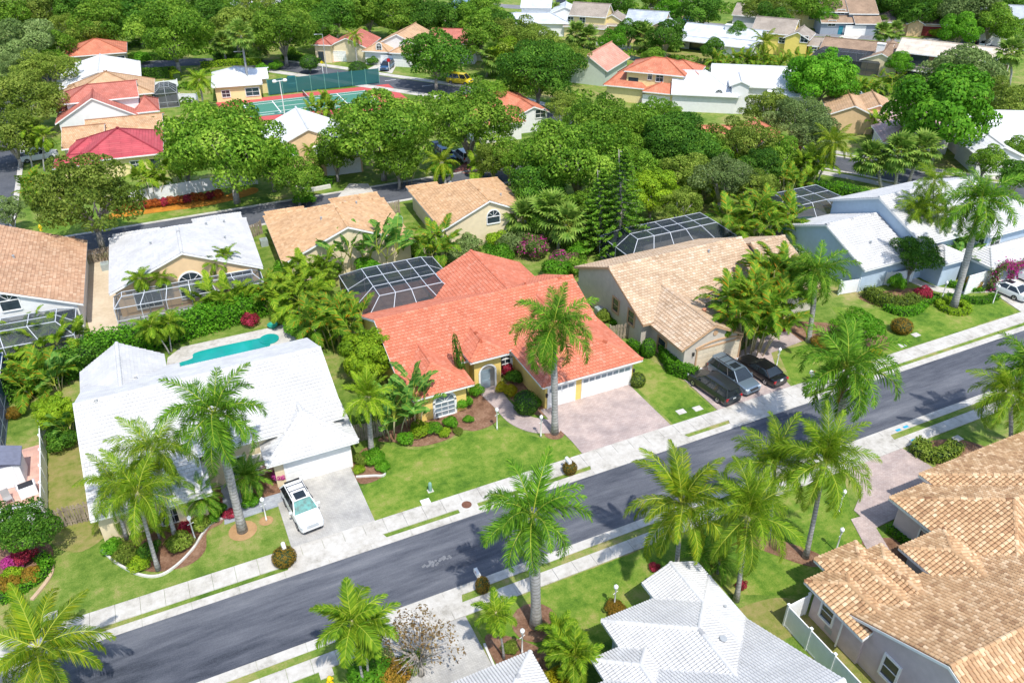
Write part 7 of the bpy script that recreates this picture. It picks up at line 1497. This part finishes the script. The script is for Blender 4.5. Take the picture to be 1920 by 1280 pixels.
hedge([(81.2, 46.95), (85, 46.95), (90, 46.95)], .7, .6, 'boug', 'magenta bougainvillea trained over the blue garage', cat='bougainvillea', name='bougainvillea_vine', wob=.25, leaf=.12) if False else None
e = empty('bougainvillea_vine', 'magenta bougainvillea trained over the white garage doors', 'bougainvillea', (80, 47.2, 0)); g2 = np.random.default_rng(4); k = 2600
u = g2.uniform(0, 11, k); p = np.stack([u, -.25 + g2.normal(0, .22, k), 2.75 + .3 * np.sin(u * 1.3) + g2.normal(0, .28, k)], 1); k2 = 700
q = np.stack([g2.normal(.2, .35, k2), -.2 + g2.normal(0, .2, k2), g2.uniform(.2, 2.9, k2)], 1); k3 = 500; q3 = np.stack([3.1 + g2.normal(0, .3, k3), -.2 + g2.normal(0, .2, k3), g2.uniform(.8, 2.9, k3)], 1)
pp = np.concatenate([p, q, q3]); n_ = unit(g2.normal(0, .6, pp.shape) + [0, -.6, .7]); tn = np.clip(np.where(pp[:, 0] > 1.2, g2.normal(.68, .16, len(pp)), g2.normal(.45, .18, len(pp))), 0, 1)
link('foliage', quads('vine', leaf_quads(pp, n_, .12, g2), tn, LF['boug']), e); mb = MB(); mb.tube([(.2, -.2, 0), (.2, -.2, 2.6), (5, -.2, 2.8), (11, -.2, 2.7)], [.06, .05, .04, .02], 6); mb.build('stem', TRUNKB, e)
# ================================================================ VEHICLES
car(569, 962, -84, 'suv', PAINTS['white'], 'white suv with teal windscreen sunshade on the grey driveway', sun=True, rails=True, sunroof=True)
car(1336, 734, 97, 'minivan', PAINTS['charcoal'], 'dark grey minivan parked on the left of the three cars')
car(1374, 716, -84, 'minivan', PAINTS['silver'], 'silver blue minivan parked nose out between two dark cars', rails=True, sunroof=True)
car(1425, 703, 96, 'sedan', PAINTS['black'], 'black sedan parked on the right of the three cars')
car(1885, 560, 95, 'sedan', PAINTS['white'], 'white sedan on the pale driveway of the blue house', sunroof=True, pos=(81.4, 46.0)); car(1925, 530, 95, 'suv', PAINTS['white'], 'white suv cut by the right edge before the blue garage', pos=(86.4, 46.6))
car(74, 300, 4, 'pickup', PAINTS['white'], 'white pickup truck parked under palms beside the crimson roof'); car(836, 298, -88, 'suv', PAINTS['blue'], 'blue suv on the red driveway under the oak'); car(868, 299, 92, 'suv', PAINTS['palegrey'], 'white suv on the red driveway beside the blue one')
car(726, 130, -125, 'minivan', PAINTS['blue'], 'blue minivan on the driveway behind the stop sign'); car(862, 157, -48, 'van', PAINTS['yellow'], 'yellow delivery van with orange rear on the far street'); car(1597, 63, 70, 'sedan', PAINTS['black'], 'black car on the driveway of the grey two storey house')
car(1828, 82, 20, 'suv', PAINTS['navy'], 'dark blue suv beside the blue metal roof'); car(1846, 88, 20, 'sedan', PAINTS['white'], 'white car beside the dark blue suv at top right'); car(1210, 192, 60, 'sedan', PAINTS['white'], 'white car half hidden before the orange two storey house'); car(1047, 11, 150, 'suv', PAINTS['navy'], 'navy car at the top beside the taupe roof'); car(1290, 42, 30, 'sedan', PAINTS['blue'], 'blue car under the dark round tree'); car(1415, 42, 60, 'suv', PAINTS['black'], 'black car in the shade by the small white house'); car(745, 2, 10, 'sedan', PAINTS['palegrey'], 'pale car at the top edge beside the pond')
car(560, 190, 80, 'minivan', PAINTS['teal'], 'teal van behind the court windscreen', pos=P(548, 160)); car(835, 283, -88, 'sedan', PAINTS['navy'], 'dark car behind the blue suv under the oak', pos=P(822, 284))
mb = MB()
# ================================================================ POSTS, BOXES, COVERS
for px, py, lab in ((932, 805, 'white lamp post on the lawn by the curved path'), (1014, 819, 'white lamp post left of the driveway palm'), (1455, 690, 'white lamp post right of the black sedan'), (1765, 562, 'white lamp post beside the scarlet crotons'), (1861, 569, 'white lamp post left of the white sedan'), (500, 976, 'white lamp post in a small mulch ring by the white suv'), (366, 1011, 'white lamp post in the bed before the cream wall'), (1151, 1141, 'white lamp post in copper grass on the near lawn'), (979, 1224, 'white lamp post at the bottom beside the small palms'), (1567, 1033, 'white lamp post on the grass before the barrel tiled house'), (1572, 961, 'white lamp post beside the pink near driveway')): lamp_post(px, py, lab)
mailbox(536, 1044, 'white mailbox at the grey driveway of the white roofed house'); mailbox(1063, 882, 'white mailbox on the edge of the red house lawn'); mailbox(897, 1098, 'white mailbox on the near grass strip', 180); mailbox(1518, 718, 'white mailbox half hidden by the big royal palm')
hydrant(620, 1283, 'yellow fire hydrant at the bottom edge'); hydrant(77, 432, 'yellow fire hydrant on the street corner lawn at left')
e = empty('utility_pedestal', 'small green utility pedestal on the big lawn', 'utility box', (*P(807, 920), 0)); mb = MB(); mb.lathe([(0, 0), (.14, 0), (.14, .7), (.1, .82), (0, .84)], 10); mb.build('case', mat('utility_green', (.2, .36, .28), .6), e); mb = MB(); mb.box((0, 0, .02), (.45, .4, .05)); mb.build('pad', CONC, e)
flat('meter_cover', 'white meter cover with dark hole near the lawn edge', 'ground cover plate', 798, 941, [(-.35, -.3), (.35, -.3), (.35, .3), (-.35, .3)], 0, .05, WHITE)
o = flat('manhole_cover', 'rusty round manhole cover beside the far sidewalk', 'manhole cover', 875, 947, ngon(.38, 20), 0, .085, mat('rust', (.16, .07, .045), .9, .3, 6)); flat('manhole_surround', 'pale concrete square around the rusty manhole cover', 'concrete pad', 875, 947, [(-.75, -.55), (.75, -.55), (.75, .5), (-.75, .5)], 0, .075, CONC)
for px, py, lab in ((1308, 766, 'meter cover on the grass left of the dark minivan'), (1277, 772, 'second meter cover left of the dark minivan'), (1717, 628, 'pale meter cover right of the russet shrub'), (1690, 648, 'meter cover near the right sidewalk'), (1795, 822, 'pale meter cover beyond the horseshoe hedge'), (95, 1155, 'concrete meter pad by the bottom left sidewalk'), (612, 1262, 'concrete pad beside the bottom hydrant')): flat('meter_cover', lab, 'ground cover plate', px, py, [(-.4, -.3), (.4, -.3), (.4, .3), (-.4, .3)], 0, .05, CONC)
BLUEM = mat('blue_survey_paint', (.02, .35, .6), .7)
for px, py in ((1684, 807), (1698, 801), (1713, 826)):
    q = P(px, py); sheet('paint_mark', [(q[0] - .25, q[1] - .12), (q[0] + .25, q[1] - .12), (q[0] + .25, q[1] + .12), (q[0] - .25, q[1] + .12)], .082, BLUEM)
# chalk scribble faded on the road
g_ = random.Random(9)
for i in range(16):
    px, py = 795 + i * 3.2 + g_.uniform(-3, 3), 1062 - i * 1.0 + g_.uniform(-5, 5); q = P(px, py); a = g_.uniform(0, 3); w = g_.uniform(.06, .18); d = (math.cos(a) * w, math.sin(a) * w); n = (-d[1] * .09 / w, d[0] * .09 / w)
    sheet('chalk_mark', [(q[0] - d[0] - n[0], q[1] - d[1] - n[1]), (q[0] + d[0] - n[0], q[1] + d[1] - n[1]), (q[0] + d[0] + n[0], q[1] + d[1] + n[1]), (q[0] - d[0] + n[0], q[1] - d[1] + n[1])], .026 + i * .0003, mat('chalk', (.17, .176, .19), .9, .2))
# bed edging
def edging(pts, label, w=.14, h=.16, m=None, closed=False):
    pp = smooth(pts, 5, closed); e = empty('bed_edging', label, 'edging', (*pp[0], 0)); mb = MB(); o = Vector((*pp[0], 0))
    for a, b in zip(pp, pp[1:]): mb.beam(Vector((*a, h / 2)) - o, Vector((*b, h / 2)) - o, w, h)
    mb.build('kerb', m or mat('edging_white', (.62, .6, .56), .8, .1), e); return e
edging(pxs((190, 1032), (222, 1058), (262, 1078), (298, 1080), (330, 1062), (362, 1030), (380, 1002), (400, 980), (440, 965)), 'white kerb curving round the queen palm bed')
edging(pxs((60, 1125), (92, 1085), (98, 1062), (86, 1046)), 'tan kerb outside the curved hedge at left', .25, .12, mat('edging_tan', (.5, .36, .24), .8)); edging(pxs((668, 895), (700, 893), (720, 892), (722, 880)), 'white kerb of the driveway corner bed')
edging(pxs((908, 1208), (926, 1250)), 'white kerb beside the bottom grey driveway'); edging(pxs((540, 350), (562, 350), (572, 360), (620, 352)), 'pale retaining kerb before the peach house', .4, .5)
# ================================================================ FENCES
fence('white vinyl fence around the left salmon patio', [(-13.0, 65.0), (-12.75, 59), (-12.6, 52.7), (-20, 52.7)], 1.75)
fence('white vinyl fence behind the orange croton bed', [(-3.6, 113.6), (2, 114.2), (8, 114.4), (13.5, 114.2)], 1.8); fence('white vinyl fence between the pale blue and tan houses', [(64.6, 53.6), (67, 53.2), (69.8, 54.4), (71.2, 52.8), (74.2, 52.4)], 1.6); fence('white vinyl fence left of the barrel tiled house', [(31.4, 22.6), (29.6, 22.5), (29.6, 18.6), (29.6, 13), (29.6, 7)], 1.8); fence('white vinyl fence at the right end of the barrel tile roof', [P(1885, 885), P(1935, 915)], 1.6)
fence('white vinyl fence at the lawn beside the clubhouse', pxs((285, 172), (335, 166)), 1.7); fence('second white vinyl fence nearer the crimson roof', pxs((298, 200), (340, 192), (372, 192)), 1.6); fence('white fence posts below the white clubhouse lawn', pxs((310, 245), (345, 243)), 1.2)
fence('white picket fence on the canal bank', pxs((1118, 88), (1150, 93), (1182, 97)), 1.3, 'picket', WPVC)
fence('weathered wooden shadowbox fence by the bare soil', [(-12.5, 51.4), (-9.5, 51.2)], 1.75, 'wooden', WOOD); fence('grey wooden fence beside the date palm', [(9.9, 51.6), (12.6, 51.5)], 1.75, 'wooden', WOOD); fence('grey wooden picket fence beside the tan house', [(37.2, 56.2), (39.3, 55.8)], 1.7, 'wooden', WOOD); fence('old wooden fence right of the sand strip', [(-8.9, 96.6), (-6.2, 96.6)], 1.7, 'wooden', WOOD); fence('grey wooden fence below the black screen porch', pxs((1690, 158), (1738, 165)), 1.8, 'wooden', WOOD); fence('wooden fence between the two tan tiled houses', [(24.5, 95.4), (28.6, 95.4)], 1.7, 'wooden', WOOD); fence('wooden fence left of the cream tiled house', pxs((470, 448), (492, 438)), 1.7, 'wooden', WOOD)
fence('teal mesh fence along the red house left wall', pxs((655, 690), (690, 740)), 1.5, 'vinyl', mat('fence_teal', (.03, .16, .18), .6))
# ================================================================ YARD THINGS
ac_unit(1124, 590, 'green air conditioner between red and tan houses'); ac_unit(748, 418, 'grey air conditioner between the two tan tiled houses'); ac_unit(496, 460, 'dark air conditioner left of the cream tiled house'); ac_unit(199, 505, 'air conditioner beside the peach house wall'); ac_unit(186, 192, 'x') if False else None
ac_unit(436, 188, 'air conditioner at the clubhouse wall')
e = empty('storage_shed', 'white garden shed with grey roof on the salmon patio', 'shed', (-15.3, 58.6, .05)); mb = MB(); mb.box((0, 0, 1), (2.4, 2.2, 2)); mb.build('wall', WHW, e); mb = MB()
for a, b in (((-1.35, -1.25, 2), (0, -1.25, 2.5)), ((0, -1.25, 2.5), (1.35, -1.25, 2))): mb.face([a, b, (b[0], 1.25, b[2]), (a[0], 1.25, a[2])][::-1]); mb.face([(a[0], a[1], a[2] - .08), (b[0], b[1], b[2] - .08), (b[0], 1.25, b[2] - .08), (a[0], 1.25, a[2] - .08)])
for y in (-1.1, 1.1): mb.face([(-1.2, y, 2), (1.2, y, 2), (0, y, 2.45)])
mb.build('roof', mat('shed_roof', (.17, .18, .24), .7), e); mb = MB(); mb.box((.3, -1.12, .95), (.9, .05, 1.8)); mb.build('door', WPVC, e)
e = empty('grill', 'pale outdoor grill with dark top on the salmon patio', 'grill', (-13.9, 56.2, .05), .2); mb = MB(); mb.box((0, 0, .45), (1.2, .8, .9)); mb.build('cabinet', WPVC, e); mb = MB(); mb.box((0, 0, .93), (1.0, .6, .08)); mb.build('hotplate', TRIMB, e)
for s in (-1, 1): mb = MB(); mb.beam((s * .65, -.4, .95), (s * .65, .4, .95), .05); mb.build('handle', GREYM, e)
chair(-15.2, 55.8, 20, 'grey patio chair on the salmon patio', mat('cushion', (.35, .34, .33), .9)); chair(-16.2, 55.2, -40, 'grey patio chair nearer the left edge', mat('cushion', (.35, .34, .33), .9))
e = empty('patio_table', 'slatted grey table in the corner of the salmon patio', 'table', (-15.2, 53.8, .05))
for i in range(7): mb = MB(); mb.box((-.9 + i * .3, 0, .75), (.27, 1.1, .05)); mb.build('slat', mat('grey_slat', (.42, .42, .45), .7), e)
for sx in (-1, 1):
    for sy in (-1, 1): mb = MB(); mb.box((sx * .85, sy * .45, .36), (.08, .08, .72)); mb.build('leg', GREYM, e)
chair(22, 69.5, 30, 'dark lounge chair inside the red house enclosure', TRIMB); chair(23.6, 70.2, -50, 'dark lounge chair nearest the enclosure corner', TRIMB)
pot(526, 905, 'blue pot of pink flowers beside the white garage', .32, .5, mat('blue_glaze', (.02, .1, .5), .2), 'pink', .8); pot(412, 938, 'clay pot by the walkway of the white roofed house'); pot(512, 614, 'green pot on the pool deck', .5, .35, mat('green_glaze', (.03, .35, .25), .3)); pot(1116, 560, 'white pot at the tan house rear corner', .35, .4, WHITE, 'bright', .8)
e = empty('flag', 'small faded red and white flag by the white garage', 'flag', (*P(512, 892), 0)); mb = MB(); mb.tube([(0, 0, 0), (0, -.5, 1.6)], [.02, .02], 6); mb.build('pole', WHITE, e); mb = MB()
for i in range(7): mb.face([(-.0 - .95, -.5 + .05 * math.sin(i), 1.55 - i * .09), (0, -.5, 1.6 - i * .09), (0, -.5, 1.51 - i * .09), (-.95, -.5 + .05 * math.sin(i + 1), 1.46 - i * .09)], i % 2)
mb.build('cloth', [mat('flag_red', (.55, .08, .1), .8), WHITE], e)
for px, py, lab in ((1062, 1000, '') ,): pass
for px, py, lab in ((1226, 1066, 'red bromeliad on the near lawn by the wide palm'), (1390, 1100, 'red bromeliad right of the hanging frond palm'), (1330, 1062, 'red bromeliad under the dark cycads')): shrub(px, py, .4, 'red', lab, h=.35, stem=False)
# --- fallen palm trunk, bird bath and soil by the pool
for x_, y_, r_, lab in ((-2.1, 69.3, .5, 'grey boulder beside the pool corner palms'),): mb = MB(); mb.lathe([(0, 0), (r_, .05), (r_ * .9, .3), (r_ * .4, .45), (0, .46)], 9); tag(mb.build('boulder', GREYM, None, loc=(x_, y_, 0)), lab, 'boulder')
